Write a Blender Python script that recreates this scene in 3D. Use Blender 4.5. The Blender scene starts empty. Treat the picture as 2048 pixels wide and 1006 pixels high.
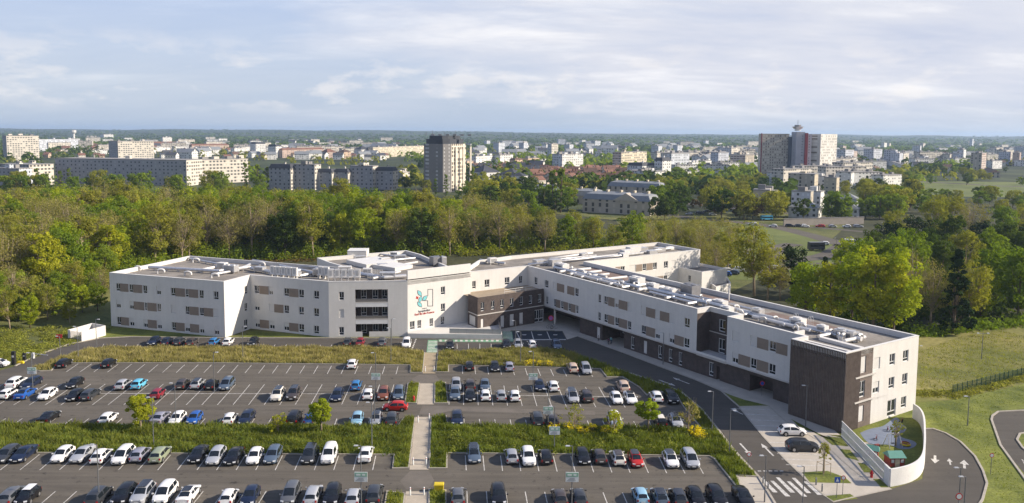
import bpy, bmesh, math, random
import numpy as np
from mathutils import Vector, Matrix
random.seed(7); rng = np.random.default_rng(7)
S = bpy.context.scene
COL = S.collection
rad = math.radians

# ---------------------------------------------------------------- camera
F, H, PITCH, ROLL, HY = 1593.0, 44.5, rad(5.2), 0.0073, 264.5
CY = HY + F*math.tan(PITCH)
RM = Matrix.Rotation(math.pi/2-PITCH, 3, 'X') @ Matrix.Rotation(ROLL, 3, 'Z')
RT = RM.transposed()
cam_d = bpy.data.cameras.new('camera'); cam = bpy.data.objects.new('camera', cam_d); COL.objects.link(cam)
cam.location = (0, 0, H); cam.rotation_euler = RM.to_euler()
cam_d.sensor_width = 36; cam_d.lens = F/2048*36; cam_d.shift_y = -(503-CY)/2048
cam_d.clip_start = 1; cam_d.clip_end = 40000
S.camera = cam

def G(px, py, z=0.0):                 # where the sight line through a pixel of the photo meets the level z
    d = RM @ Vector(((px-1024)/F, -(py-CY)/F, -1)); t = (z-H)/d.z
    return Vector((d.x*t, d.y*t, z))
def W2P(p):
    c = RT @ Vector((p[0], p[1], p[2]-H)); return (1024+F*c.x/-c.z, CY-F*c.y/-c.z)

# ---------------------------------------------------------------- light
SUN_AZ = Vector((1, -0.06, 0)).normalized(); SUN_EL = rad(29.5)
sd = bpy.data.lights.new('sun', 'SUN'); sun = bpy.data.objects.new('sun', sd); COL.objects.link(sun)
sd.energy = 4.3; sd.angle = rad(0.6); sd.color = (1.0, 0.89, 0.75)
tosun = Vector((SUN_AZ.x*math.cos(SUN_EL), SUN_AZ.y*math.cos(SUN_EL), math.sin(SUN_EL)))
sun.rotation_euler = tosun.to_track_quat('Z', 'Y').to_euler(); sun.location = (200, 0, 200)
W = bpy.data.worlds.new('World'); S.world = W; W.use_nodes = True
S.view_settings.view_transform = 'Standard'; S.view_settings.look = 'None'
S.view_settings.exposure = 0.87; S.view_settings.gamma = 1
S.cycles.max_bounces = 6; S.cycles.diffuse_bounces = 3; S.cycles.glossy_bounces = 2
S.cycles.transmission_bounces = 3; S.cycles.transparent_max_bounces = 6; S.cycles.volume_bounces = 0
S.cycles.caustics_reflective = False; S.cycles.caustics_refractive = False
S.cycles.use_adaptive_sampling = True; S.cycles.adaptive_threshold = 0.02

class N:                              # small node-graph helper
    def __init__(s, tree): s.t = tree; s.t.nodes.clear()
    def n(s, typ, **kw):
        nd = s.t.nodes.new(typ)
        for k, v in kw.items():
            if k.startswith('i_'):
                k = k[2:]; inp = nd.inputs[int(k)] if k.isdigit() else nd.inputs[k.replace('_', ' ')]
                if isinstance(v, bpy.types.NodeSocket): s.t.links.new(v, inp)
                else: inp.default_value = v
            else: setattr(nd, k, v)
        return nd
    def m(s, op, a, b=0.0, c=0.0, clamp=False):
        nd = s.n('ShaderNodeMath', operation=op, use_clamp=clamp, i_0=a, i_1=b, i_2=c); return nd.outputs[0]
    def mix(s, f, a, b, bt='MIX'):
        nd = s.n('ShaderNodeMix', data_type='RGBA', blend_type=bt)
        for idx, v in ((0, f), (6, a), (7, b)):
            if isinstance(v, bpy.types.NodeSocket): s.t.links.new(v, nd.inputs[idx])
            else: nd.inputs[idx].default_value = v if idx == 0 else (v[0], v[1], v[2], 1)
        return nd.outputs[2]
    def noise(s, vec, scale, detail=3, rough=.55, dim='3D'):
        nd = s.n('ShaderNodeTexNoise', noise_dimensions=dim, i_Scale=scale, i_Detail=detail, i_Roughness=rough)
        s.t.links.new(vec, nd.inputs['Vector']); return nd.outputs[0]
    def ramp(s, f, stops, interp='LINEAR'):
        nd = s.n('ShaderNodeValToRGB'); nd.color_ramp.interpolation = interp; e = nd.color_ramp.elements
        while len(e) < len(stops): e.new(0.5)
        for el, (p, c) in zip(e, stops):
            el.position = p; el.color = (c, c, c, 1) if isinstance(c, (int, float)) else (c[0], c[1], c[2], 1)
        s.t.links.new(f, nd.inputs[0]); return nd.outputs[0]

# sky: nishita with a high thin cloud sheet seen in perspective
g = N(W.node_tree)
sky = g.n('ShaderNodeTexSky', sky_type='NISHITA', sun_disc=False, sun_elevation=SUN_EL, sun_rotation=math.atan2(SUN_AZ.x, SUN_AZ.y), altitude=100, air_density=1.0, dust_density=1.6, ozone_density=1.2)
tc = g.n('ShaderNodeTexCoord'); sp = g.n('ShaderNodeSeparateXYZ', i_0=tc.outputs['Generated'])
zz = g.m('ADD', g.m('MAXIMUM', sp.outputs[2], 0.0), 0.15)
cv = g.n('ShaderNodeCombineXYZ', i_0=g.m('DIVIDE', sp.outputs[0], zz), i_1=g.m('DIVIDE', sp.outputs[1], zz), i_2=0.0).outputs[0]
mp = g.n('ShaderNodeMapping', i_Scale=(0.62, 1.15, 1.0), i_Location=(3.4, 1.9, 0.0), i_Rotation=(0, 0, .22)); g.t.links.new(cv, mp.inputs[0])
wv = g.n('ShaderNodeTexNoise', i_Scale=.9, i_Detail=3); g.t.links.new(mp.outputs[0], wv.inputs['Vector'])
wm = g.n('ShaderNodeVectorMath', operation='MULTIPLY_ADD'); g.t.links.new(wv.outputs['Color'], wm.inputs[0]); wm.inputs[1].default_value = (.55, .55, .2); g.t.links.new(mp.outputs[0], wm.inputs[2])
n1 = g.noise(wm.outputs[0], 0.85, 9, .56); n2 = g.noise(wm.outputs[0], 0.33, 3, .5); n3 = g.noise(wm.outputs[0], 2.6, 6, .6)
right = g.m('MULTIPLY', sp.outputs[0], .35)
cov = g.ramp(g.m('ADD', g.m('ADD', g.m('MULTIPLY', n1, 0.55), g.m('MULTIPLY', n2, 0.55)), right), [(0.44, 0.0), (0.62, 1.0)])
low = g.ramp(sp.outputs[2], [(0.0, 0.35), (0.055, 1.0)])
cov = g.m('MULTIPLY', g.m('MULTIPLY', g.m('ADD', g.m('MULTIPLY', cov, 0.66), 0.30), low), g.ramp(sp.outputs[2], [(0.25, 1.0), (0.65, 0.3)]))
shade = g.ramp(g.m('ADD', g.m('MULTIPLY', n1, .6), g.m('MULTIPLY', n3, .4)), [(0.36, (7.6, 8.2, 10.0)), (0.52, (9.6, 9.8, 10.8)), (0.66, (13.0, 12.8, 12.9))])
base = g.ramp(sp.outputs[2], [(0.0, (7.0, 8.6, 11.0)), (0.05, (7.6, 9.0, 11.3)), (0.15, (5.9, 7.9, 12.0)), (0.5, (2.0, 3.6, 8.2))])
skyb = g.mix(.75, sky.outputs[0], base)
skyc = g.mix(cov, skyb, shade)
az = g.n('ShaderNodeCombineXYZ', i_0=g.m('MULTIPLY', sp.outputs[0], 7.0), i_1=g.m('MULTIPLY', sp.outputs[2], 17.0), i_2=3.3).outputs[0]
pf = g.ramp(g.noise(az, 1.5, 7, .6), [(.53, 0.0), (.64, 1.0)]); bnd = g.ramp(sp.outputs[2], [(.018, 0.0), (.035, 1.0), (.075, .8), (.12, 0.0)])
skyc = g.mix(g.m('MULTIPLY', g.m('MULTIPLY', pf, bnd), .55), skyc, (12.6, 12.0, 11.6))
bg = g.n('ShaderNodeBackground', i_Color=skyc, i_Strength=0.0445)
g.n('ShaderNodeOutputWorld', i_Surface=bg.outputs[0])

# ---------------------------------------------------------------- materials
MATS = {}
def mat(name, c, rough=.8, var=0.12, scale=.6, c2=None, spec=.3, metal=0.0, bump=0.0, bscale=8.0, fine=0.0, fscale=6.0, coat=0.0, world=True, trans=0.0, streak=0.0, stain=0.0):
    if name in MATS: return MATS[name]
    m = bpy.data.materials.new(name); m.use_nodes = True; g = N(m.node_tree)
    vec = g.n('ShaderNodeNewGeometry').outputs['Position'] if world else g.n('ShaderNodeTexCoord').outputs['Object']
    a = tuple(x*(1-var) for x in c); b = c2 if c2 else tuple(min(1, x*(1+var)) for x in c)
    f = g.ramp(g.noise(vec, scale, 5, .6), [(.34, 0.0), (.66, 1.0)])
    col = g.mix(f, a, b)
    if fine: col = g.mix(1.0, col, g.ramp(g.noise(vec, fscale, 3, .6), [(.3, 1-fine), (.7, 1+fine)]), 'MULTIPLY')
    if streak:
        mp = g.n('ShaderNodeMapping', i_Scale=(1.6, 1.6, .10)); g.t.links.new(vec, mp.inputs[0])
        col = g.mix(1.0, col, g.ramp(g.noise(mp.outputs[0], 1.0, 5, .65), [(.38, 1-streak), (.56, 1.0)]), 'MULTIPLY')
    if stain:
        col = g.mix(1.0, col, g.ramp(g.noise(vec, .9, 6, .7), [(.31, 1-stain*2.4), (.42, 1.0), (.60, 1.0), (.72, 1+stain)]), 'MULTIPLY')
        mp = g.n('ShaderNodeMapping', i_Scale=(.05, .9, 1)); g.t.links.new(vec, mp.inputs[0])
        col = g.mix(1.0, col, g.ramp(g.noise(mp.outputs[0], 1.0, 4, .6), [(.35, 1-stain*.6), (.65, 1+stain*.6)]), 'MULTIPLY')
    p = g.n('ShaderNodeBsdfPrincipled', i_Base_Color=col, i_Roughness=rough, i_Metallic=metal)
    p.inputs['Specular IOR Level'].default_value = spec; p.inputs['Coat Weight'].default_value = coat; p.inputs['Coat Roughness'].default_value = .05
    if trans: p.inputs['Transmission Weight'].default_value = trans
    if bump:
        bn = g.n('ShaderNodeBump', i_Strength=bump, i_Distance=.1, i_Height=g.noise(vec, bscale, 3, .6)); g.t.links.new(bn.outputs[0], p.inputs['Normal'])
    g.n('ShaderNodeOutputMaterial', i_Surface=p.outputs[0]); MATS[name] = m; return m

def leafmat(name, c, c2, tr=.48, hue=.25):
    if name in MATS: return MATS[name]
    m = bpy.data.materials.new(name); m.use_nodes = True; g = N(m.node_tree)
    geo = g.n('ShaderNodeNewGeometry'); oi = g.n('ShaderNodeObjectInfo')
    f = g.m('ADD', g.m('MULTIPLY', geo.outputs['Random Per Island'], .45), g.m('MULTIPLY', oi.outputs['Random'], .55))
    col = g.mix(f, c, c2)
    big = g.ramp(g.noise(geo.outputs['Position'], .35, 3, .6), [(.3, 1-hue), (.7, 1+hue)])
    col = g.mix(1.0, col, big, 'MULTIPLY')
    d = g.n('ShaderNodeBsdfDiffuse', i_Color=g.mix(1.0, col, (1.1, 1.08, 1.0), 'MULTIPLY')); t = g.n('ShaderNodeBsdfTranslucent', i_Color=g.mix(1.0, col, (1.35, 1.4, .6), 'MULTIPLY'))
    mx = g.n('ShaderNodeMixShader', i_0=tr, i_1=d.outputs[0], i_2=t.outputs[0])
    g.n('ShaderNodeOutputMaterial', i_Surface=mx.outputs[0]); MATS[name] = m; return m

def paint(name, c, rough=.28, metal=0.0):
    return mat(name, c, rough, .03, .5, spec=.35, coat=.22, metal=metal, world=False)
def glass(name, c=(.02, .025, .03), rough=.08):
    return mat(name, c, rough, .2, .4, spec=.8)

# ---------------------------------------------------------------- geometry helpers
def tag(o, label=None, cat=None, group=None, kind=None):
    if label: o['label'] = label
    if cat: o['category'] = cat
    if group: o['group'] = group
    if kind: o['kind'] = kind
    return o
def empty(name, loc=(0, 0, 0), rz=0.0, label=None, cat=None, group=None):
    o = bpy.data.objects.new(name, None); COL.objects.link(o); o.location = loc; o.rotation_euler = (0, 0, rz)
    o.empty_display_size = .5
    return tag(o, label, cat, group)
def mesh(name, verts, faces, mats, parent=None, mi=None, smooth=False, sharp=None, loc=None):
    me = bpy.data.meshes.new(name); me.from_pydata([tuple(v) for v in verts], [], faces)
    for m in (mats if isinstance(mats, (list, tuple)) else [mats]): me.materials.append(m)
    if mi is not None: me.polygons.foreach_set('material_index', mi)
    if smooth:
        me.polygons.foreach_set('use_smooth', [True]*len(me.polygons))
        if sharp: me.set_sharp_from_angle(angle=rad(sharp))
    me.update()
    o = bpy.data.objects.new(name, me); COL.objects.link(o)
    if parent: o.parent = parent
    if loc is not None: o.location = loc
    return o
class MB:                             # collects shapes that belong to ONE part
    def __init__(s): s.v = []; s.f = []; s.mi = []
    def add(s, v, f, mi=0):
        k = len(s.v); s.v += [tuple(x) for x in v]; s.f += [tuple(i+k for i in q) for q in f]; s.mi += [mi]*len(f); return s
    def box(s, c, d, rz=0.0, mi=0, taper=0.0):
        cx, cy, cz = c; a, b, h = d[0]/2, d[1]/2, d[2]; ca, sa = math.cos(rz), math.sin(rz); v = []
        for z, k in ((0, 1), (h, 1-taper)):
            for x, y in ((-a, -b), (a, -b), (a, b), (-a, b)):
                x *= k; y *= k; v.append((cx+x*ca-y*sa, cy+x*sa+y*ca, cz+z))
        return s.add(v, [(0, 3, 2, 1), (4, 5, 6, 7), (0, 1, 5, 4), (1, 2, 6, 5), (2, 3, 7, 6), (3, 0, 4, 7)], mi)
    def tube(s, pts, r, n=6, mi=0, cap=True):
        pts = [Vector(p) for p in pts]; rs = r if isinstance(r, (list, tuple)) else [r]*len(pts); v = []; f = []
        for i, p in enumerate(pts):
            d = (pts[min(i+1, len(pts)-1)]-pts[max(i-1, 0)]); d = d.normalized() if d.length > 1e-6 else Vector((0, 0, 1))
            a = d.cross(Vector((0, 0, 1)) if abs(d.z) < .9 else Vector((1, 0, 0))).normalized(); b = d.cross(a)
            for k in range(n):
                t = 2*math.pi*k/n; v.append(p+(a*math.cos(t)+b*math.sin(t))*rs[i])
        for i in range(len(pts)-1):
            for k in range(n):
                q = (k+1) % n; f.append((i*n+k, i*n+q, (i+1)*n+q, (i+1)*n+k))
        if cap: f.append(tuple(range(n))[::-1]); f.append(tuple(range((len(pts)-1)*n, len(pts)*n)))
        return s.add(v, f, mi)
    def prism(s, poly, z0, z1, mi=0, bottom=False):
        n = len(poly); v = [(p[0], p[1], z0) for p in poly]+[(p[0], p[1], z1) for p in poly]
        f = [(i, (i+1) % n, n+(i+1) % n, n+i) for i in range(n)]+[tuple(range(n, 2*n))]
        if bottom: f.append(tuple(range(n))[::-1])
        return s.add(v, f, mi)
    def build(s, name, mats, parent=None, smooth=False, sharp=None, loc=None):
        return mesh(name, s.v, s.f, mats, parent, s.mi, smooth, sharp, loc)
def dup(root, loc=None, rz=None, label=None, group=None, scale=None):
    def cp(o, par):
        c = o.copy(); COL.objects.link(c); c.parent = par
        for ch in o.children: cp(ch, c)
        return c
    r = cp(root, root.parent)
    if loc is not None: r.location = loc
    if rz is not None: r.rotation_euler = (0, 0, rz)
    if scale is not None: r.scale = (scale,)*3 if isinstance(scale, (int, float)) else scale
    if label: r['label'] = label
    if group: r['group'] = group
    return r
def ccw(poly):
    a = sum(poly[i][0]*poly[(i+1) % len(poly)][1]-poly[(i+1) % len(poly)][0]*poly[i][1] for i in range(len(poly)))
    return list(poly) if a > 0 else list(poly)[::-1]
def P(*pts, z=0.0): return ccw([G(x, y, z) for x, y in pts])
def sheet(name, poly, z, m, kind='structure', parent=None):
    bm = bmesh.new(); f = bm.faces.new([bm.verts.new((p[0], p[1], z)) for p in ccw(poly)]); f.normal_update(); bmesh.ops.triangulate(bm, faces=[f])
    me = bpy.data.meshes.new(name); bm.to_mesh(me); bm.free(); me.materials.append(m)
    o = bpy.data.objects.new(name, me); COL.objects.link(o)
    if parent: o.parent = parent
    if kind: o['kind'] = kind
    return o
def offset(poly, d):                  # inward offset of a ccw polygon
    n = len(poly); out = []
    for i in range(n):
        p = Vector(poly[i][:2]); a = (p-Vector(poly[i-1][:2])).normalized(); b = (Vector(poly[(i+1) % n][:2])-p).normalized()
        na = Vector((-a.y, a.x)); nb = Vector((-b.y, b.x)); m = (na+nb); m = m/max(.25, m.dot(na)) if m.length > 1e-4 else na
        out.append(p+m*d)
    return out
def inside(p, poly):
    c = False; n = len(poly); j = n-1
    for i in range(n):
        a, b = poly[i], poly[j]
        if (a[1] > p[1]) != (b[1] > p[1]) and p[0] < (b[0]-a[0])*(p[1]-a[1])/(b[1]-a[1])+a[0]: c = not c
        j = i
    return c
def strip(name, pts, w, z, m, off=0.0, h=0.0, kind='structure', parent=None):   # ribbon of width w along ground points
    pts = [Vector(p[:2]) for p in pts]; L = []; R_ = []
    for i, p in enumerate(pts):
        d = (pts[min(i+1, len(pts)-1)]-pts[max(i-1, 0)]).normalized(); q = Vector((-d.y, d.x))
        L.append(p+q*(off+w/2)); R_.append(p+q*(off-w/2))
    mb = MB(); n = len(pts)
    if h <= 0:
        mb.add([(p.x, p.y, z) for p in R_]+[(p.x, p.y, z) for p in L], [(i, i+1, n+i+1, n+i) for i in range(n-1)])
    else:
        v = [(p.x, p.y, z) for p in R_]+[(p.x, p.y, z) for p in L]+[(p.x, p.y, z+h) for p in R_]+[(p.x, p.y, z+h) for p in L]
        f = []
        for i in range(n-1):
            f += [(i, i+1, 2*n+i+1, 2*n+i), (2*n+i, 2*n+i+1, 3*n+i+1, 3*n+i), (3*n+i, 3*n+i+1, n+i+1, n+i)]
        f += [(0, 2*n, 3*n, n), (n-1, 2*n-1, 4*n-1, 3*n-1)]
        mb.add(v, f)
    o = mb.build(name, m, parent)
    if kind: o['kind'] = kind
    return o
def smoothline(pts, k=4):             # catmull-rom
    pts = [Vector(p[:2]) for p in pts]; out = []
    for i in range(len(pts)-1):
        a, b, c, d = pts[max(i-1, 0)], pts[i], pts[i+1], pts[min(i+2, len(pts)-1)]
        for j in range(k):
            t = j/k; out.append(.5*((2*b)+(c-a)*t+(2*a-5*b+4*c-d)*t*t+(3*b-a-3*c+d)*t**3))
    return out+[pts[-1]]
# ---------------------------------------------------------------- ground, roads, lots
M_asph = mat('asphalt', (.104, .091, .073), .9, .10, .09, fine=.13, fscale=9, bump=.2, stain=.26)
M_asph2 = mat('asphalt_dark', (.078, .069, .058), .88, .10, .11, fine=.12, fscale=9, bump=.2, stain=.12)
M_kerb = mat('kerb_stone', (.36, .325, .27), .85, .12, 1.5)
M_pave = mat('light_paving', (.43, .385, .32), .85, .09, .5, fine=.06)
M_path = mat('concrete_path', (.40, .345, .27), .9, .10, .6, fine=.08)
M_sand = mat('stabilised_sand', (.34, .27, .175), .95, .12, .8, fine=.1)
M_line = mat('road_paint', (.50, .48, .44), .7, .25, 1.8, fine=.25, fscale=5)
M_greenp = mat('green_paint', (.14, .28, .17), .8, .15, 1.0)
M_grass = mat('mown_grass', (.105, .14, .022), .95, .35, .16, c2=(.195, .21, .038), fine=.28, fscale=2.6, bump=.8, bscale=4)
M_grassr = mat('rough_grass', (.085, .105, .025), .95, .3, .05, c2=(.17, .165, .05), fine=.3, fscale=1.4, bump=.9, bscale=3)
M_meadow = mat('dry_meadow', (.13, .155, .030), .95, .3, .045, c2=(.25, .215, .068), fine=.25, fscale=.9, bump=.8, bscale=2.5)
M_wood = mat('woodland_floor', (.030, .038, .012), .95, .4, .05, c2=(.06, .06, .022), fine=.4, fscale=.5)
M_far = mat('distant_woodland', (.018, .032, .010), .95, .45, .006, c2=(.062, .078, .026), fine=.45, fscale=.03, bump=1.0, bscale=.05)

def terrain():
    # one sheet from behind the camera to the horizon; flat where the hospital stands, low wooded hills far away
    ys = [-300, -100, 0, 100, 200, 300, 450, 650, 900, 1200, 1600, 2000, 2500, 3000, 3600, 4300, 5000, 5800, 6700, 7700, 8800, 10000, 11500, 13000]
    nx = 90; v = []; f = []
    for j, y in enumerate(ys):
        for i in range(nx+1):
            x = (i/nx*2-1)*max(900, abs(y)*1.05+300)
            t = max(0, min(1, (y-2200)/6500)); t = t*t*(3-2*t)
            hz = t*(43+7*math.sin(x*.00042+1.2+y*.0002)+5*math.sin(x*.0011+y*.0004)+3*math.sin(x*.0027+2+y*.001))+(4*t*math.sin(x*.006+y*.002) if y > 2200 else 0)
            if y > 9500: hz = t*30
            v.append((x, y, hz-.03 if y < 2000 else hz))
    for j in range(len(ys)-1):
        for i in range(nx):
            a = j*(nx+1)+i; f.append((a, a+1, a+nx+2, a+nx+1))
    me_mi = [1 if ys[k//nx] >= 450 else 0 for k in range(len(f))]
    o = mesh('ground', v, f, [M_grassr, M_far], None, me_mi, smooth=True); o['kind'] = 'structure'
terrain()

sheet('parking_lot', P((-260, 745), (0, 745), (30, 733), (60, 738), (110, 722), (820, 728), (1110, 733), (1215, 740), (1300, 775), (1362, 784), (1402, 858), (1420, 900), (1500, 985), (1540, 1060), (1620, 1200), (-400, 1200)), .004, M_asph)
sheet('access_road', P((-260, 745), (-260, 735), (0, 741), (30, 732.5), (75, 710), (140, 688), (163, 684), (198, 677), (260, 674), (450, 676), (815, 677), (1005, 679), (1022, 662), (1125, 662), (1134, 679), (1155, 672.7),
   (1245, 705), (1318, 733), (1391, 760), (1442, 782), (1478, 815), (1526, 873), (1573, 922), (1615, 962), (1648, 991), (1666, 1004), (1746, 986), (1783, 978), (1845, 958), (1849, 930), (1849, 900), (1846, 858), (1866, 858), (1892, 867), (1921, 884),
   (1950, 913), (1966, 942), (1974, 967), (1965, 1000), (1930, 1050), (1850, 1120), (1680, 1200), (1620, 1120), (1570, 1040), (1518, 955), (1467, 900), (1435, 858), (1402, 818), (1362, 784), (1318, 766), (1231, 737), (1127, 700), (1060, 694),
   (860, 708), (800, 698), (200, 698), (150, 706), (56, 740), (40, 745)), .010, M_asph2)
# repair patches and the old joint in the lot
M_patch = mat('asphalt_patch', (.135, .118, .098), .92, .12, .4, fine=.1)
sheet('asphalt_patch', P((838, 750), (872, 750), (880, 762), (868, 767), (834, 767), (822, 758)), .009, M_patch)
sheet('asphalt_patch', P((845, 811), (890, 812), (1190, 822), (1190, 830), (900, 822), (865, 830), (838, 828)), .009, M_patch)
sheet('asphalt_patch', P((820, 942), (858, 942), (868, 960), (858, 976), (812, 978), (800, 962)), .009, M_patch)

# footways
sheet('footway', P((1005, 664), (1055, 650), (1085, 640), (1100, 655), (1134, 679), (1155, 672.7), (1245, 705), (1318, 733), (1391, 760), (1442, 782), (1500, 806), (1536, 812), (1569, 842), (1610, 868), (1680, 870), (1600, 800), (1200, 600), (1050, 600), (985, 640)), .006, M_pave)
sheet('footway', P((1478, 813), (1536, 810), (1569, 840), (1605, 862), (1648, 868), (1685, 876), (1781, 977), (1746, 985), (1666, 1003), (1648, 991), (1615, 962), (1573, 922), (1526, 873)), .014, M_pave)
sheet('footway', P((1474, 952), (1518, 955), (1570, 1040), (1620, 1120), (1590, 1150), (1500, 1004), (1486, 980)), .014, M_pave)
sheet('plaza', P((815, 676), (1005, 679), (1022, 661), (1125, 661), (1090, 640), (1000, 640), (940, 640), (815, 660)), .003, M_pave)
def kerb(name, pts, w=.18, h=.13, z=0.0, closed=False):
    q = [G(x, y) for x, y in pts]
    return strip(name, q, w, z, M_kerb, h=h)
kerb('kerb', [(30, 732.5), (75, 710), (140, 688), (163, 684), (198, 677), (260, 674), (450, 676), (815, 677)], .3)
kerb('kerb', [(1155, 672.7), (1245, 705), (1318, 733), (1391, 760), (1442, 782), (1478, 814)], .25)
kerb('kerb', [(1478, 814), (1526, 873), (1573, 922), (1615, 962), (1648, 991), (1666, 1004), (1746, 986), (1783, 978)], .22, .04, .012)
kerb('kerb', [(1231, 737), (1318, 766), (1362, 784), (1402, 818), (1435, 858), (1467, 900), (1518, 955), (1570, 1040)], .3)
kerb('kerb', [(1846, 858), (1866, 858), (1892, 867), (1921, 884), (1950, 913), (1966, 942), (1974, 967), (1965, 1000), (1930, 1050)], .28)
kerb('kerb', [(1478, 813), (1536, 811), (1569, 841), (1605, 863), (1648, 887), (1700, 935), (1738, 965)], .2, .02, .016)

# banks: kerbed islands with rough grass
BANKS = {
 'A': [(56, 740), (80, 743), (103, 742), (118, 727), (400, 726.5), (650, 729), (819.5, 731), (819.5, 746), (846, 746), (850, 706), (800, 696), (500, 695), (200, 696), (150, 706), (75, 733)],
 'B': [(875, 706), (1060, 696), (1127, 701), (1231, 738), (1318, 767), (1362, 785), (1402, 819), (1435, 859), (1402, 858), (1364, 811), (1352, 789), (1308, 782), (1294, 792), (1278, 775), (1245, 755), (1213, 755), (1200, 738.5), (1040, 734), (898, 731), (898, 745), (871, 745)],
 'C': [(-300, 848), (0, 849), (795, 852), (807, 836.5), (831, 836.5), (818.5, 937), (784, 938), (787.5, 910.5), (400, 908.5), (80, 907), (-300, 905)],
 'D': [(861, 835), (893, 832), (896, 850), (1395, 857), (1402, 859), (1435, 859), (1467, 901), (1518, 955), (1474, 952), (1486, 982), (1500, 1004), (1540, 1075), (1530, 1075), (1478, 982), (1427, 918), (1418, 913.5), (1180, 910), (895, 907.5), (895, 938), (857, 938)],
 'E': [(815, 767.4), (840, 767), (834, 808), (809, 807)],
 'F': [(869, 767), (880, 764), (892, 765.5), (897, 807.4), (868, 807.4)],
 'G': [(773, 983), (811, 988), (800, 1075), (758, 1075)],
 'I': [(857, 979), (893, 981), (893, 1075), (856, 1075)]}
BP = {}
for k, pts in BANKS.items():
    q = P(*pts); BP[k] = q
    i = offset(q, .16); mb = MB(); n = len(q)
    mb.add([(p[0], p[1], 0) for p in q]+[(p[0], p[1], .15) for p in q]+[(p[0], p[1], .15) for p in i], [(a, (a+1) % n, n+(a+1) % n, n+a) for a in range(n)]+[(n+a, n+(a+1) % n, 2*n+(a+1) % n, 2*n+a) for a in range(n)])
    o = mb.build('kerb', M_kerb); o['kind'] = 'structure'
    sheet('grass_verge', i, .145, M_grass if k in 'CDEFGI' else M_grassr)
sheet('footpath', P((847, 705), (874, 705), (870.5, 747), (845.5, 747)), .02, M_sand)
sheet('footpath', P((840.5, 767), (868.5, 767), (867.5, 809), (834.5, 809)), .02, M_path)
sheet('footpath', P((831.5, 834), (860.5, 834), (857, 939.5), (819, 939.5)), .02, M_path)
sheet('footpath', P((812, 983), (856.5, 983), (856, 1075), (801, 1075)), .02, M_path)

# parking bay lines
def bays(t0, t1, b0, b1, n, i0=0, i1=None, skip=(), name='parking_line'):
    T0, T1, B0, B1 = G(*t0), G(*t1), G(*b0), G(*b1); mb = MB(); i1 = n if i1 is None else i1
    for i in range(i0, i1+1):
        if i in skip: continue
        a = T0.lerp(T1, i/n) if 0 <= i/n <= 1 else T0+(T1-T0)*(i/n); b = B0+(B1-B0)*(i/n)
        d = (b-a).normalized(); s = Vector((-d.y, d.x, 0))*.055
        mb.add([(p.x, p.y, .016) for p in (a-s, b-s, b+s, a+s)], [(0, 1, 2, 3)])
    o = mb.build(name, M_line); o['kind'] = 'structure'
bays((156.7, 727.5), (796.3, 733), (132.5, 743.8), (792, 748.5), 24)
bays((924.8, 732.3), (1126.4, 739), (925.3, 747.5), (1133.4, 752.7), 8, 0, 10)
bays((94.4, 768), (787.8, 769.3), (27, 810.3), (776, 809), 24, -5, 24)
bays((899.6, 769.5), (1197.8, 774.4), (898, 809.5), (1221, 814.5), 11, 0, 13)
bays((44.7, 837.2), (805, 837.5), (14, 857), (803, 857), 23, -4, 22)
bays((928, 837.8), (1267.3, 842.4), (928.8, 856), (1276, 860), 11, 0, 14)
bays((79, 909), (751.4, 911.8), (40, 940), (745.3, 940.2), 18, -3, 18)
bays((930.6, 911.3), (1388, 914), (932.5, 940.6), (1406.8, 947.6), 13, 0, 13)
bays((111, 982.7), (532.5, 982.5), (70, 1018), (510, 1018), 10, -3, 15)
bays((933.8, 982.2), (1245, 985.4), (935, 1018), (1260, 1020), 8, 0, 14)
bays((345, 688.5), (800, 690), (340, 697), (795, 699), 20, -6, 18)
def mark(name, *quads, m=None, z=.022):
    mb = MB()
    for q in quads:
        pts = ccw([G(x, y) for x, y in q]); mb.add([(p.x, p.y, z) for p in pts], [tuple(range(len(pts)))])
    o = mb.build(name, m or M_line); o['kind'] = 'structure'; return o
# centre line of the double row
mark('parking_line', [(180, 787.3), (809, 788.2), (809, 787.6), (180, 786.7)], [(905, 789), (1245, 794), (1245, 793.4), (905, 788.4)], z=.013)
# arrows (shaft + head), px end points
def arrow(a, b, w=.16, hw=.5, hl=.35):
    A, B = G(*a), G(*b); d = (B-A); L = d.length; d.normalize(); s = Vector((-d.y, d.x, 0)); C = A+d*(L*(1-hl))
    mb = MB(); mb.add([(p.x, p.y, .022) for p in (A-s*w, C-s*w, C+s*w, A+s*w)], [(0, 1, 2, 3)])
    mb.add([(p.x, p.y, .022) for p in (C-s*hw, B, C+s*hw)], [(0, 1, 2)])
    o = mb.build('road_arrow', M_line); o['kind'] = 'structure'
arrow((1547, 912), (1522, 887), .13, .42); arrow((1480, 887), (1503, 912), .13, .42)
arrow((1318, 760), (1351, 772), .13, .45); arrow((1379, 768), (1345, 755), .13, .45)
arrow((1484, 818), (1460, 818), .1, .4, .5); arrow((1486, 829), (1462, 818), .1, .4, .5)
arrow((1870, 911), (1870, 927), .16, .55, .5); arrow((1929, 937), (1928, 920), .16, .55, .5); arrow((1901, 930), (1898, 917), .1, .35, .5)
# zebra crossing
zq = []
for x0, y0, x1, y1 in ((1522, 956, 1551, 985), (1544, 962, 1576, 993), (1555, 955, 1586, 985.5), (1577, 963, 1610, 993.5), (1587, 956, 1618, 986.5), (1610, 963, 1640, 990)):
    zq.append([(x0-3.5, y0), (x0+3.5, y0), (x1+4.5, y1), (x1-5, y1)])
mark('zebra_crossing', *zq, z=.024)
mark('stop_line', *[[(1515+k*11, 941.5), (1522+k*11, 941.5), (1523+k*11, 943), (1516+k*11, 943)] for k in range(5)])
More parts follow.
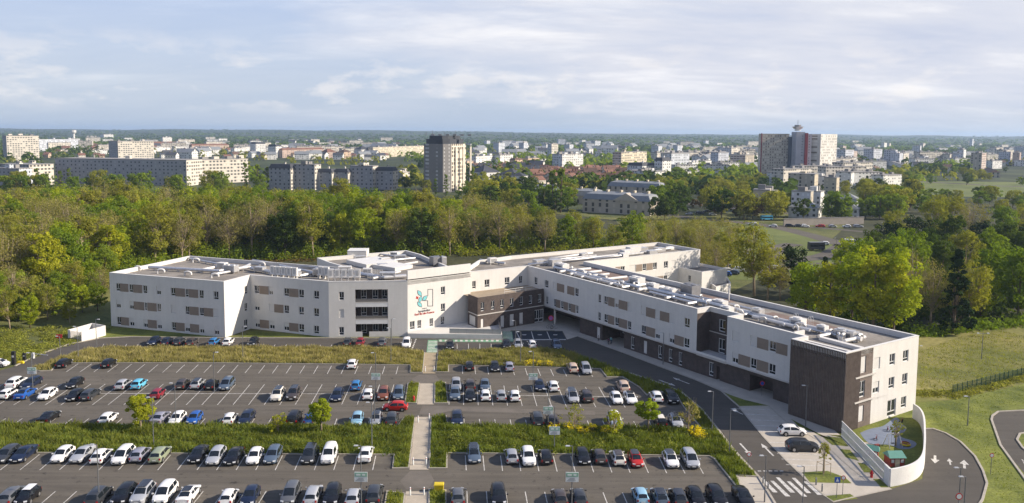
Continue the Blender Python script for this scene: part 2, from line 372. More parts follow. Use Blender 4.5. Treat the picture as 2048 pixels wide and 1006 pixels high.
# green crossing in front of the hospital
mark('crossing_ground', [(856, 680), (875, 680), (874, 705), (853, 705)], [(877, 679), (1003, 680), (1004, 684.5), (877, 683.5)], [(1005, 663), (1024, 663), (1027, 683), (1006, 683)], m=M_greenp, z=.018)
mark('crossing_stripe', *[[(857-k*.33, 682.5+k*2.9), (875, 682.5+k*2.9), (875, 683.6+k*2.9), (857-k*.33, 683.6+k*2.9)] for k in range(8)], *[[(879+k*10.3, 679.8), (884+k*10.3, 679.8), (884+k*10.3, 683), (879+k*10.3, 683)] for k in range(12)],
     *[[(1006, 664+k*2.6), (1023+k*.4, 664+k*2.6), (1023+k*.4, 665+k*2.6), (1006, 665+k*2.6)] for k in range(7)])
# blue-grey bays by the entrance
M_bay = mat('bay_surface', (.035, .042, .05), .9, .1, .4)
sheet('disabled_bay', P((1022, 663), (1123, 663), (1132, 678), (1026, 678)), .017, M_bay)
mark('parking_line', [(1031, 663), (1033, 663), (1041, 678), (1039, 678)], [(1062, 663), (1063.5, 663), (1068, 678), (1066, 678)], [(1093, 663), (1094.5, 663), (1101, 678), (1099, 678)], [(1028, 679), (1132, 678.4), (1132, 680), (1028, 680.4)], z=.024)
mark('wheelchair_mark', *[[(x, 669), (x+9, 669), (x+8, 670.5), (x+1, 670.5)] for x in (1044, 1075, 1106)], z=.024)
mark('parking_line', *[[(x, y), (x+1.7, y), (x-3, y+6), (x-5, y+6)] for x, y in ((822, 679),)], *[[(831-k*1.3, 678+k*3.2), (833.5-k*1.3, 678+k*3.2), (832.8-k*1.3, 680+k*3.2), (830.2-k*1.3, 680+k*3.2)] for k in range(7)], z=.024)
# lines of the visitor bays
mark('parking_line', *[[(1481+k*8.8+3, 817+k*11.2), (1540+k*17, 819+k*11.5), (1540+k*17, 819.8+k*11.5), (1481+k*8.8+3, 818+k*11.2)] for k in range(11) if k not in (5,)], z=.024)

# lawns
sheet('lawn', P((200, 676), (260, 672.5), (448, 674), (440, 670), (222, 655), (190, 655)), .02, M_grass)
sheet('lawn', P((480, 674), (657, 675), (657, 673), (505, 662)), .02, M_grass)
sheet('lawn', P((1446, 785), (1490, 800), (1540, 812), (1477, 813)), .03, M_grass)
sheet('lawn', P((1582, 838), (1640, 872), (1683, 876), (1697, 893), (1664, 890), (1638, 868), (1600, 856)), .03, M_grass)
for q in ([(1604, 945), (1655, 942), (1690, 955), (1703, 967), (1620, 965)], [(1650, 992), (1700, 988), (1716, 998), (1668, 1003)], [(1679, 898), (1700, 900), (1718, 922), (1692, 915)], [(1715, 925), (1730, 928), (1748, 945), (1728, 945)], [(1746, 958), (1760, 958), (1778, 975), (1762, 975)]):
    sheet('lawn', P(*q), .03, M_grass)
sheet('meadow', P((1820, 665), (1980, 640), (2250, 660), (2350, 760), (2048, 768), (1900, 800), (1815, 806)), .02, M_meadow)
sheet('lawn', P((1815, 806), (1900, 800), (2048, 768), (2350, 780), (2500, 1100), (2048, 1120), (1930, 1050), (1965, 1000), (1974, 967), (1966, 942), (1950, 913), (1921, 884), (1892, 867), (1866, 858), (1844, 856)), .008, M_grass)
RD = smoothline([G(*p) for p in ((2400, 1300), (2130, 1060), (2060, 960), (2013, 895), (1990, 845), (2000, 827), (2048, 824), (2200, 824))], 5)
sheet('side_road', P((1983, 836), (1996, 822), (2060, 818), (2300, 830), (2400, 1150), (2200, 1150), (2060, 960), (2001, 891)), .014, M_asph2)
strip('kerb', [G(*p) for p in ((2300, 1260), (2130, 1065), (2051, 960), (2001, 891), (1983, 840), (1985, 832), (1996, 824), (2060, 821), (2300, 833))], .3, 0, M_kerb, h=.15)
sheet('lawn', P((2035, 876), (2040, 868), (2060, 866), (2200, 880), (2200, 1000), (2075, 915), (2046, 895)), .03, M_grass)
strip('kerb', [G(*p) for p in ((2200, 1010), (2075, 917), (2046, 897), (2034, 880), (2040, 868), (2060, 865), (2200, 878))], .3, 0, M_kerb, h=.15)
mark('road_arrow', [(2043, 918), (2049, 930), (2052, 925)], [(2046, 922), (2049, 921), (2056, 932), (2052, 933)])
# woodland floor behind and left of the hospital
sheet('woodland_floor', P((-900, 600), (0, 615), (140, 600), (230, 575), (900, 575), (1250, 575), (1290, 500), (1230, 440), (900, 405), (-200, 385), (-900, 395)), .012, M_wood)
sheet('woodland_floor', P((1450, 620), (1600, 660), (1830, 665), (1980, 640), (2250, 660), (2500, 640), (2500, 470), (2048, 410), (1750, 400), (1640, 500), (1450, 590)), .012, M_wood)
# roads and greens of the roundabout beyond the trees
M_grassf = mat('far_mown_grass', (.105, .135, .032), .95, .25, .03, c2=(.15, .17, .045), fine=.15, fscale=.6)
sheet('green', P((1290, 470), (1340, 447), (1480, 440), (1640, 470), (1720, 520), (1560, 560), (1350, 560)), .03, M_grassf)
def farroad(pts, w, m=M_asph): strip('road', smoothline([G(*p) for p in pts], 5), w, .06, m)
farroad(((1200, 425), (1330, 430), (1420, 440), (1500, 447), (1560, 456), (1625, 472), (1700, 492), (1800, 505), (1950, 520)), 9)
farroad(((1690, 490), (1650, 512), (1570, 520), (1540, 512), (1560, 495), (1590, 488)), 8)
farroad(((1500, 545), (1600, 530), (1690, 528), (1760, 505)), 8)
farroad(((1560, 452), (1640, 456), (1720, 463), (1800, 470)), 5)
sheet('green', P((1700, 380), (1850, 362), (2300, 368), (2300, 398), (1950, 394), (1850, 392)), .05, M_grassf)
farroad(((1580, 360), (1750, 366), (1850, 364), (2000, 372), (2300, 380)), 12)
farroad(((1300, 400), (1420, 412), (1560, 425), (1700, 440)), 7)
# ---------------------------------------------------------------- hospital
M_white = mat('white_render', (.615, .592, .556), .85, .03, .35, fine=.02, fscale=1.5, streak=.045)
M_cop = mat('parapet_cap', (.66, .64, .60), .5, .05, .5)
M_pan = mat('taupe_panel', (.235, .185, .145), .75, .06, .8)
M_brown = mat('brown_cladding', (.082, .064, .057), .8, .18, 1.2, fine=.12, fscale=5)
M_deck = mat('roof_membrane', (.20, .18, .155), .95, .2, .18, c2=(.28, .25, .215), fine=.15, fscale=2)
M_deck2 = mat('roof_membrane_red', (.20, .145, .12), .95, .2, .3, fine=.12)
M_frame = mat('window_frame', (.68, .67, .65), .5, .03)
M_shut = mat('roller_shutter', (.58, .56, .53), .6, .03)
M_pane = glass('window_glass', (.018, .022, .028))
M_duct = mat('galvanised_duct', (.56, .55, .54), .38, .12, 1.4, metal=.55)
M_ductw = mat('white_duct', (.62, .60, .57), .55, .06, 1.0)
M_steel = mat('grey_steel', (.25, .25, .26), .5, .1, 1.0, metal=.6)
M_dark = mat('dark_void', (.02, .018, .018), .8)
M_screen = mat('slatted_cladding', (.15, .12, .104), .8, .15, 1.2, fine=.12, fscale=5)
M_conc = mat('smooth_concrete', (.50, .47, .43), .85, .07, .5)
M_deckwood = mat('timber_deck', (.30, .24, .17), .9, .12, 1.0)

FZ = (0.45, 4.3, 8.15); WH = 1.85
root = empty('hospital_building', G(820, 600), 0, 'long white three-storey hospital with taupe panels and brown ground floor behind the car park', 'hospital')
root.location = (0, 0, 0)
# window prototypes: 1 m wide x 1 m tall unit, scaled to size
def win_protos():
    mb = MB(); t = .07
    for x0, x1, z0, z1 in ((0, t, 0, 1), (1-t, 1, 0, 1), (t, 1-t, 0, t*.8), (t, 1-t, 1-t*.8, 1), (.47, .53, .30, 1-t*.8), (t, 1-t, .27, .31)):
        mb.box(((x0+x1)/2, .17, z0), (x1-x0, .10, z1-z0))
    f = mb.build('window', M_frame); p = MB().box((.5, .20, .03), (.94, .02, .94)).build('pane', M_pane, f); return f
WP = win_protos()
def sh_proto(name, frac):
    mb = MB(); t = .07
    for x0, x1, z0, z1 in ((0, t, 0, 1), (1-t, 1, 0, 1), (t, 1-t, 0, t*.8), (.47, .53, t*.8, 1-frac)) if frac < .9 else ((0, t, 0, 1), (1-t, 1, 0, 1), (t, 1-t, 0, t*.5)):
        mb.box(((x0+x1)/2, .17, z0), (x1-x0, .10, max(z1-z0, .01)))
    f = mb.build(name, M_frame); MB().box((.5, .20, .03), (.94, .02, .94)).build('pane', M_pane, f)
    MB().box((.5, .13, 1-frac), (.86, .05, frac-.01)).build('shutter', M_shut, f); return f
SPH = sh_proto('shuttered_window', .55); SPF = sh_proto('shuttered_window', .94)
PROTOS = [WP, SPH, SPF]
def put_window(kind, a, ang, u, z, w, h, parent):
    src = {'w': WP, 'h': SPH, 'b': SPF, 'd': WP}[kind]
    o = dup(src); o.parent = parent; o.location = (a.x+math.cos(ang)*u, a.y+math.sin(ang)*u, z); o.rotation_euler = (0, 0, ang); o.scale = (w, 1, h)
    return o
def UX(a, b, px, z):                  # distance along the facade a-b at which photo column px falls
    lo, hi = -5.0, (b-a).length+5; d = (b-a).normalized()
    for _ in range(30):
        mid = (lo+hi)/2; p = a+d*mid
        if W2P((p.x, p.y, z))[0] < px: lo = mid
        else: hi = mid
    return lo
def facade(a, b, z0, z1, m, wins=(), parent=None, name='wall', reveal=.2):
    """wall sheet from a to b (left to right as seen from outside) with real openings; wins: (u0,u1,za,zb,kind)"""
    a = Vector((a[0], a[1], 0)); b = Vector((b[0], b[1], 0)); L = (b-a).length; ang = math.atan2(b.y-a.y, b.x-a.x)
    holes = [w for w in wins if w[4] != 'p']; us = sorted({0.0, L, *[round(x, 3) for w in holes for x in w[:2]]}); zs = sorted({z0, z1, *[x for w in holes for x in w[2:4]]})
    us = [u for u in us if 0 <= u <= L]; zs = [z for z in zs if z0 <= z <= z1]; mb = MB()
    def pt(u, y, z): return (a.x+math.cos(ang)*u-math.sin(ang)*y, a.y+math.sin(ang)*u+math.cos(ang)*y, z)
    for i in range(len(us)-1):
        for j in range(len(zs)-1):
            cu, cz = (us[i]+us[i+1])/2, (zs[j]+zs[j+1])/2
            if any(w[0] < cu < w[1] and w[2] < cz < w[3] for w in holes): continue
            mb.add([pt(us[i], 0, zs[j]), pt(us[i+1], 0, zs[j]), pt(us[i+1], 0, zs[j+1]), pt(us[i], 0, zs[j+1])], [(0, 1, 2, 3)])
    for w in holes:
        r = reveal if w[4] in 'whbd' else 0
        if not r: continue
        q = [(w[0], w[2]), (w[1], w[2]), (w[1], w[3]), (w[0], w[3])]
        for k in range(4):
            (u1, y1), (u2, y2) = q[k], q[(k+1) % 4]
            mb.add([pt(u1, 0, y1), pt(u2, 0, y2), pt(u2, r+.05, y2), pt(u1, r+.05, y1)], [(3, 2, 1, 0)])
    o = mb.build(name, m, parent or root)
    for w in wins:
        if w[4] in 'whbd': put_window(w[4], a, ang, w[0], w[2], w[1]-w[0], w[3]-w[2], parent or root)
        if w[4] == 'p':
            q = MB(); q.add([pt(w[0], -.03, w[2]), pt(w[1], -.03, w[2]), pt(w[1], -.03, w[3]), pt(w[0], -.03, w[3]), pt(w[0], .01, w[2]), pt(w[1], .01, w[2]), pt(w[1], .01, w[3]), pt(w[0], .01, w[3])],
                  [(0, 1, 2, 3), (1, 5, 6, 2), (4, 0, 3, 7), (3, 2, 6, 7), (4, 5, 1, 0)])
            q.build('facade_panel', M_pan, parent or root)
    return o
def wl(a, b, ox, sc, rows, zb=FZ, wh=WH):
    """rows: {floor: 'kind x0 x1, ...'} in columns of a zoom with origin ox and scale sc"""
    a = Vector((a[0], a[1], 0)); b = Vector((b[0], b[1], 0)); out = []
    for fl, s in rows.items():
        for it in s.split(','):
            k, x0, x1 = it.split(); z = zb[fl]
            u0, u1 = UX(a, b, ox+float(x0)/sc, z+1), UX(a, b, ox+float(x1)/sc, z+1)
            out.append((u0, u1, z, z+wh, k))
    out.sort(key=lambda w: (w[2], w[0])); res = []
    for w in out:                     # keep neighbours from touching exactly
        if res and res[-1][2] == w[2] and w[0] < res[-1][1]+.02: w = (res[-1][1]+.02,)+w[1:]
        res.append(w)
    return res
HT, DK = 12.2, 11.35
def R2(px, py, z=HT): v = G(px, py, z); return Vector((v.x, v.y, 0))
def dirv(deg): return Vector((math.cos(rad(deg)), math.sin(rad(deg)), 0))
# --- left wing
L0, L1 = R2(218.6, 545.6), R2(447.6, 563.5); Nn = L1+dirv(70)*8.6; F2 = R2(657, 563.5); F3 = R2(815, 562.3); T1 = R2(941, 547)
Lb = L0+dirv(72)*26.2; Q1 = R2(718, 538.4); Q2 = R2(634, 516); Q3 = R2(812, 501); Q4 = R2(841.4, 509); T1b = T1+dirv(126)*7
LP = [L0, L1, Nn, F2, F3, T1, T1b, Q4, Q3, Q2, R2(659, 525.5), R2(700, 536.6), Lb]
facade(L0, L1, 0, DK, M_white, wl(L0, L1, 190, 4.192, {
 2: 'w 175 210,p 211 280,w 285 318,p 320 395,w 400 437,h 515 552,w 635 672,p 673 755,w 757 782,p 785 865,w 873 910,w 993 1035',
 1: 'h 178 215,h 288 323,p 325 412,w 415 437,p 440 517,w 520 553,b 637 677,w 757 790,p 792 870,w 875 911,p 913 990,b 992 1035',
 0: 'w 183 216,p 217 285,h 290 328,h 408 441,p 443 518,h 522 560,w 643 677,p 678 752,h 755 795,p 797 873,h 877 915,h 1000 1040'}))
facade(L1, Nn, 0, DK, M_white, wl(L1, Nn, 190, 4.192, {2: 'w 1255 1280', 1: 'w 1255 1280'})+[(6.3, 7.6, .1, 2.5, 'd')])
facade(Nn, F2, 0, DK, M_white, wl(Nn, F2, 480, 4.192, {
 2: 'w 120 161,p 163 240,h 242 275,w 368 410,p 412 490,w 492 535,w 618 662', 1: 'h 122 163,b 243 283,p 287 365,w 370 410,w 493 535,w 618 662',
 0: 'h 125 165,p 167 243,h 247 290,h 368 410,p 412 490,w 492 537,w 618 662'}))
# balcony wing
ba, bb = UX(F2, F3, 480+968/4.192, 6), UX(F2, F3, 480+1240/4.192, 6)
da, db = UX(F2, F3, 480+1027/4.192, 1), UX(F2, F3, 480+1083/4.192, 1)
w3 = wl(F2, F3, 480, 4.192, {2: 'w 830 872', 1: 'b 830 872', 0: 'w 830 872'})
facade(F2, F3, 0, DK, M_white, w3+[(ba, bb, 1.2, 10.45, 'o'), (da, db, 0, 1.2, 'o')])
ang = math.atan2(F3.y-F2.y, F3.x-F2.x)
bal = empty('balcony', (F2.x, F2.y, 0), ang); bal.parent = root
c = (ba+bb)/2; wb = bb-ba
mb = MB()
for z in (3.75, 7.45): mb.box((c, 1.5, z), (wb, 3.0, .25))
mb.build('slab', M_conc, bal)
MB().box((c, 3.1, 0), (wb+.3, .2, 10.7)).box((ba-.1, 1.6, .0), (.18, 3, 10.7)).box((bb+.1, 1.6, 0), (.18, 3, 10.7)).build('back_wall', M_brown, bal)
MB().box((c, 1.6, 10.46), (wb, 3.1, .2)).build('soffit', M_white, bal)
for z in (2.85, 6.6):
    MB().box((c, .06, z), (wb-.02, .08, .92)).build('balustrade', M_frame, bal)
for z in (3.78, 7.52):
    q = MB().box((c, .06, z+.02), (wb-.02, .03, .75)); q.build('glass_guard', mat('guard_glass', (.16, .15, .14), .15, .05, spec=.6), bal)
    MB().tube([(ba, .06, z+.85), (bb, .06, z+.85)], .03).build('handrail', M_steel, bal)
for z in (.15, 4.05, 7.75):
    for u in (ba+.9, ba+3.4, bb-1.5):
        o = put_window('d', Vector((F2.x, F2.y, 0)), ang, 0, 0, 1.2, 2.1, bal); o.location = (u, 2.8, z); o.rotation_euler = (0, 0, 0)
# logo wing
w4 = wl(F3, T1, 780, 4.192, {2: 'w 427 462', 1: 'w 427 462', 0: 'w 167 207,w 230 262,w 332 362,w 427 458'})
w4 = [(a, b, (z if z > 3 else 1.35), (z+WH if z > 3 else 3.2), k) for a, b, z, _, k in w4]
TT = 14.3
facade(F3, T1, 0, 12.15, M_white, w4)
# raised sign wall of the logo wing
d34 = (T1-F3).normalized(); n34 = Vector((-d34.y, d34.x, 0))
mb = MB(); mid = (F3+T1)/2+n34*.1; a34 = math.atan2(d34.y, d34.x)
mb.box((mid.x, mid.y, 12.55), ((T1-F3).length, .35, 1.95), a34); mb.build('parapet_screen', M_white, root)
mid2 = (F3+T1)/2+n34*.5; MB().box((mid2.x, mid2.y, 12.15), ((T1-F3).length-.1, .3, .42), a34).build('shadow_joint', M_dark, root)
# --- entrance link and right wing
IC = R2(1055.5, 532); dw = dirv(-56.6); nw = dirv(33.4)
W1 = IC+dw*55.4; U1 = IC-dirv(33.5)*16.2; U0 = U1-dirv(33.5)*3; A_ = R2(1687.6, 708)
LW = (A_-IC).dot(dw)
We = IC+dw*LW; TA = We-nw*3.3; B_ = TA+nw*19.4; C_ = B_-dw*86; E_ = R2(1389, 497.3)
nD = (E_-C_).dot(nw); D_ = C_; E_ = D_+nw*nD
Fb = E_-dw*16.9; Hb = R2(1021, 512)
tw0 = (R2(1578, 679.3)-IC).dot(dw); TW0 = IC+dw*tw0; TW0o = TW0-nw*3.3
facade(T1+dirv(126)*.0, T1+dirv(126)*2.5, 0, DK, M_white)
facade(U1-dirv(33.5)*3.0, IC, 0, DK, M_white, wl(U1-dirv(33.5)*3, IC, 780, 4.192, {2: 'w 690 720,w 793 834,w 962 1002,w 1082 1112'}))
r1 = wl(IC, W1, 1040, 3.352, {
 2: 'w 95 116,w 165 190,b 222 244,p 248 297,p 317 364,w 367 392,w 525 543,w 562 587,p 590 634,h 636 660,p 662 720,b 722 748,b 812 842,p 845 906,b 908 936,p 938 1001,b 1003 1037,w 1100 1137',
 1: 'w 172 188,w 225 239,p 240 270,w 272 290,p 292 322,w 323 339,p 340 372,w 374 391,w 522 541,w 562 587,p 590 632,w 634 661,p 662 718,w 720 745,w 812 843,p 845 905,h 907 937,h 1000 1034,p 1035 1097,w 1098 1135'})
facade(IC, W1, 3.95, DK, M_white, r1)
# recessed brown bay
W1r = W1+nw*3.4; r2a = (R2(1451, 634)-IC).dot(dw); W2 = IC+dw*r2a; W2r = W2+nw*3.4
facade(W1, W1r, 3.95, DK, M_brown); L2r = (W2r-W1r).length
qa_, qb_ = UX(W1r, W2r, 1437, 6), UX(W1r, W2r, 1449.5, 6)
facade(W1r, W2r, 3.95, DK, M_brown, [(qa_, qb_, 4.05, 6.8, 'd'), (qa_, qb_, 8.1, 10.4, 'd')])
facade(W2r, W2, 3.95, DK, M_brown)
mb = MB(); q = ccw([W1, W2, W2r, W1r]); mb.prism([Vector(p[:2]) for p in q], 3.55, 4.0, bottom=True); mb.build('terrace_floor', M_conc, root)
mid = (W1+W2)/2; MB().box((mid.x, mid.y, 4.0), (L2r, .15, .35), rad(-56.6)).build('terrace_kerb', M_cop, root)
mid = (W1r+W2r)/2-nw*.05; MB().box((mid.x, mid.y, 7.6), (L2r, .08, .16), rad(-56.6)).build('string_course', M_conc, root)
facade(W2, TW0, 3.95, DK, M_white, wl(W2, TW0, 1360, 3.144, {2: 'b 330 373,b 442 483,p 485 556,w 560 603,p 605 676', 1: 'h 328 365,p 367 440,w 442 479,p 482 555,w 557 600'}))
# ground floor under the right wing, set back
g0, g1 = IC+nw*.5, We+nw*.5
ox, sc = 1040, 3.352
def UG(px): return UX(g0, g1, px, 1)
pa, pb = UG(1127), UG(1159.5); qa, qb = UG(1204.5), UG(1248); ea, eb = UG(1499), UG(1546)
gw = [(pa, pb, 0, 3.3, 'o')] if False else []
gw += [(UG(1040+515/sc), UG(1040+536/sc), .1, 2.6, 'b')] + [(UG(1040+x0/sc), UG(1040+x1/sc), .35, 2.9, k) for x0, x1, k in ((742, 765, 'w'), (828, 850, 'b'), (925, 950, 'w'), (995, 1020, 'w'), (1062, 1086, 'w'), (1266, 1296, 'w'))]
gw += [(UG(1433), UG(1439.5), 0, 2.5, 'o'), (0.4, UG(1159.5), 0, 3.2, 'o'), (qa, qb, 0, 3.35, 'o'), (ea, eb, 0, 3.0, 'o')]
facade(g0, g1, 0, 3.95, M_brown, gw)
for (u0, u1, dp) in ((.4, UG(1159.5), 7), (qa, qb, 5), (ea, eb, 3.2), (UG(1433), UG(1439.5), .5)):
    a = g0+dw*u0; b = g0+dw*u1; mb = MB()
    q = [a, b, b+nw*dp, a+nw*dp]
    for i in (1, 2, 3):
        p, r = q[i], q[(i+1) % 4]; mb.add([(p.x, p.y, 0), (r.x, r.y, 0), (r.x, r.y, 3.9), (p.x, p.y, 3.9)], [(0, 1, 2, 3)])
    mb.build('porch_wall', M_brown, root)
a = g0+dw*(ea+2.2)+nw*3.1; put_window('d', a, rad(-56.6), 0, .1, 2.6, 2.5, root); put_window('d', a+dw*-2.0, rad(-56.6), 0, .1, 1.6, 2.5, root)
for u, w in ((qa+1, 1.6), (qb-3.2, 1.3)): put_window('w', g0+dw*u+nw*4.8, rad(-56.6), 0, 1.2, w, 1.8, root)
# soffit of the overhang
MB().prism([Vector(p[:2]) for p in ccw([IC-nw*.02, We-nw*.02, We+nw*8, IC+nw*8])], 3.75, 3.94, bottom=True).build('soffit', M_conc, root)
mid = (IC+W2)/2; 
for s, e in ((IC, TW0),):
    mid = (s+e)/2-nw*.04; MB().box((mid.x, mid.y, 3.72), ((e-s).length, .12, .26), rad(-56.6)).build('edge_trim', M_conc, root)
p = IC+dw*10.5-nw*0+nw*.6; MB().tube([(p.x, p.y, 0), (p.x, p.y, 3.8)], .28, 12).build('column', M_conc, root)
# tower block of slatted cladding at the near end
facade(TW0o, TA, 0, 11.0, M_screen)
facade(TW0, TW0o, 0, 11.0, M_brown)
mb = MB(); Lt = (TA-TW0o).length; n = int(Lt/.28)
for i in range(n+1):
    p = TW0o+dw*(Lt*i/n)-nw*.08; mb.box((p.x, p.y, .05), (.09, .12, 12.1), rad(-56.6))
for z in (3.9, 7.9, 11.2, 12.05):
    p = (TW0o+TA)/2-nw*.0; mb.box((p.x, p.y, z), (Lt, .06, .1), rad(-56.6))
for i in range(12):
    p = TW0-nw*(3.3*i/11); mb.box((p.x, p.y, 11.0), (.09, .09, 1.15), rad(-56.6))
mb.build('timber_screen', M_screen, root)
AB = TA+nw*6.9
wAB = []
uw = UX(TA, AB, 1360+1130/3.144, 9); uw2 = UX(TA, AB, 1360+1168/3.144, 9)
for z, k in ((.9, 'b'), (4.7, 'w'), (8.5, 'b')): wAB.append((uw, uw2, z, z+2.6 if z > 1 else z+2.5, k))
facade(TA, AB, 0, 12.1, M_screen, wAB, reveal=.35)
for z in (4.05, 7.9):
    p = TA+nw*(uw+1.4)-dirv(123.4)*0+dw*.12; MB().box((p.x, p.y, z), (5.2, .25, .2), rad(33.4)).build('ledge', M_conc, root)
mb = MB()
for i in range(16):
    p = TA+nw*(uw*i/15)+dw*.06; mb.box((p.x, p.y, .05), (.09, .1, 12.0), rad(33.4))
mb.build('timber_screen', M_screen, root)
wB = wl(AB, B_, 1360, 3.144, {2: 'b 1218 1258,w 1318 1352,w 1402 1437', 1: 'h 1213 1252,w 1312 1347,w 1397 1430', 0: 'w 1390 1422'}, zb=(.9, 4.7, 8.5))
u0, u1 = UX(AB, B_, 1360+1303/3.144, 1.5), UX(AB, B_, 1360+1357/3.144, 1.5)
facade(AB, B_, 0, DK, M_white, wB+[(u0, u1, .15, 2.9, 'd')])
# back faces (seen from a step to the side)
facade(B_, C_, 0, DK, M_white)
wD = wl(D_, E_, 1040, 3.352, {2: 'p 640 675,w 677 702,b 733 776,p 778 820,w 823 846,p 848 890,w 893 918,w 965 992,b 1017 1042', 1: 'w 893 915,p 920 960,w 965 987'})
facade(D_, E_, 0, DK, M_white, wD)
facade(E_, Fb, 0, DK, M_white); facade(Fb, Hb, 0, DK, M_white)
facade(U0+dirv(126)*0, U0, 0, DK, M_white) if False else None
for a, b in ((T1b, Q4), (Q4, Q3), (Q3, Q2), (Q2, R2(659, 525.5)), (R2(659, 525.5), R2(700, 536.6)), (R2(700, 536.6), Lb), (Lb, L0)):
    facade(b, a, 0, DK, M_white) if False else facade(a, b, 0, DK, M_white)
RP = [U0, IC, W1, W1r, W2r, W2, TW0, TW0o, TA, B_, D_, E_, Fb, Hb, R2(957, 521)]
facade(Hb, R2(957, 521), 0, DK, M_white)
def roof(poly, name='roof', hp=HT, dz=DK, m=M_deck, t=.4):
    q = [Vector((p[0], p[1])) for p in ccw(poly)]; i = offset(q, t); n = len(q)
    sheet(name, i, dz, m, kind=None, parent=root)
    mb = MB(); V = [(p.x, p.y, dz) for p in q]+[(p.x, p.y, hp) for p in q]+[(p.x, p.y, hp) for p in i]+[(p.x, p.y, dz) for p in i]; f = []
    for a in range(n):
        b = (a+1) % n; f += [(a, b, n+b, n+a), (n+a, n+b, 2*n+b, 2*n+a), (2*n+a, 2*n+b, 3*n+b, 3*n+a)]
    mb.add(V, f); mb.build('parapet', M_white, root)
    mb = MB(); o = offset(q, -.04); ii = offset(q, t+.04)
    V = [(p.x, p.y, hp+.002) for p in o]+[(p.x, p.y, hp+.07) for p in o]+[(p.x, p.y, hp+.07) for p in ii]+[(p.x, p.y, hp+.002) for p in ii]; f = []
    for a in range(n):
        b = (a+1) % n; f += [(a, b, n+b, n+a), (n+a, n+b, 2*n+b, 2*n+a), (2*n+a, 2*n+b, 3*n+b, 3*n+a)]
    mb.add(V, f); mb.build('parapet_cap', M_cop, root)
roof(LP); roof(RP)
# low link roof between logo wing and right wing, dividing upstands, red membrane strips
def upstand(pts, h=.85, w=.35, m=M_white):
    for (x0, y0), (x1, y1) in zip(pts[:-1], pts[1:]):
        a, b = R2(x0, y0), R2(x1, y1); c = (a+b)/2; MB().box((c.x, c.y, DK), ((b-a).length, w, h), math.atan2(b.y-a.y, b.x-a.x)).build('upstand', m, root)
def pw(s, e, off0, off1): return IC+dw*s+nw*off0, IC+dw*e+nw*off1
def deckstrip(s0, s1, o0, o1, m, z=.012):
    sheet('roof_strip', [IC+dw*s0+nw*o0, IC+dw*s1+nw*o0, IC+dw*s1+nw*o1, IC+dw*s0+nw*o1], DK+z, m, kind=None, parent=root)
deckstrip(6, 26, 10, 15.3, M_deck2); deckstrip(40, 52, 9.5, 14.5, M_deck2); deckstrip(62, 78, 8, 13, M_deck2)
# entrance block
E0, E1 = R2(955.3, 595.7, 7.9), R2(1087.7, 577.3, 7.9); EL = R2(936.2, 588.5, 7.9)
de = (E1-E0).normalized(); ne = Vector((-de.y, de.x, 0))
ew = [(UX(E0, E1, 780+a/4.192, 5.5), UX(E0, E1, 780+b/4.192, 5.5), 4.75, 6.75, 'w') for a, b in ((762, 790), (848, 875), (925, 953), (1007, 1035), (1087, 1115), (1165, 1192), (1240, 1268))]
ew += [(UX(E0, E1, 780+a/4.192, 1.5), UX(E0, E1, 780+b/4.192, 1.5), .3 if k == 'b' else .1, 3.0, k) for a, b, k in ((762, 785, 'b'), (928, 957, 'b'), (1005, 1038, 'b'), (1085, 1115, 'b'))]
ud = UX(E0, E1, 780+1213/4.192, 1.5); ue = UX(E0, E1, 780+1287/4.192, 1.5)
ew += [(ud, (ud+ue)/2-.02, .05, 3.1, 'd'), ((ud+ue)/2+.02, ue, .05, 3.1, 'd')]
facade(E0, E1, 0, 7.5, M_brown, ew)
facade(EL, E0, 0, 7.5, M_brown, [(.5, (E0-EL).length-1.1, 1.2, 3.4, 'b')])
ent = [EL, E0, E1, IC+dw*2, IC+ne*1, EL+ne*4]
sheet('roof', ent, 7.5, M_deckwood, kind=None, parent=root)
for s, e in ((EL, E0), (E0, E1)):
    c = (s+e)/2; a = math.atan2(e.y-s.y, e.x-s.x); nn = Vector((-math.sin(a), math.cos(a), 0))
    c2 = c+nn*.1; MB().box((c2.x, c2.y, 7.5), ((e-s).length, .2, .4), a).build('parapet', M_brown, root)
    c2 = c-nn*.03; MB().box((c2.x, c2.y, 3.85), ((e-s).length+.05, .1, .2), a).build('string_course', M_conc, root)
mb = MB()
for t in (.45, .62, .78): 
    p = E0.lerp(E1, t)+ne*1.6; mb.tube([(p.x, p.y, 7.5), (p.x, p.y, 8.5)], .03)
p, q = E0.lerp(E1, .45)+ne*1.6, E0.lerp(E1, .97)+ne*1.6
mb.tube([(p.x, p.y, 8.5), (q.x, q.y, 8.5)], .04); mb.tube([(p.x, p.y, 8.0), (q.x, q.y, 8.0)], .03)
mb.build('roof_guard_rail', M_frame, root)
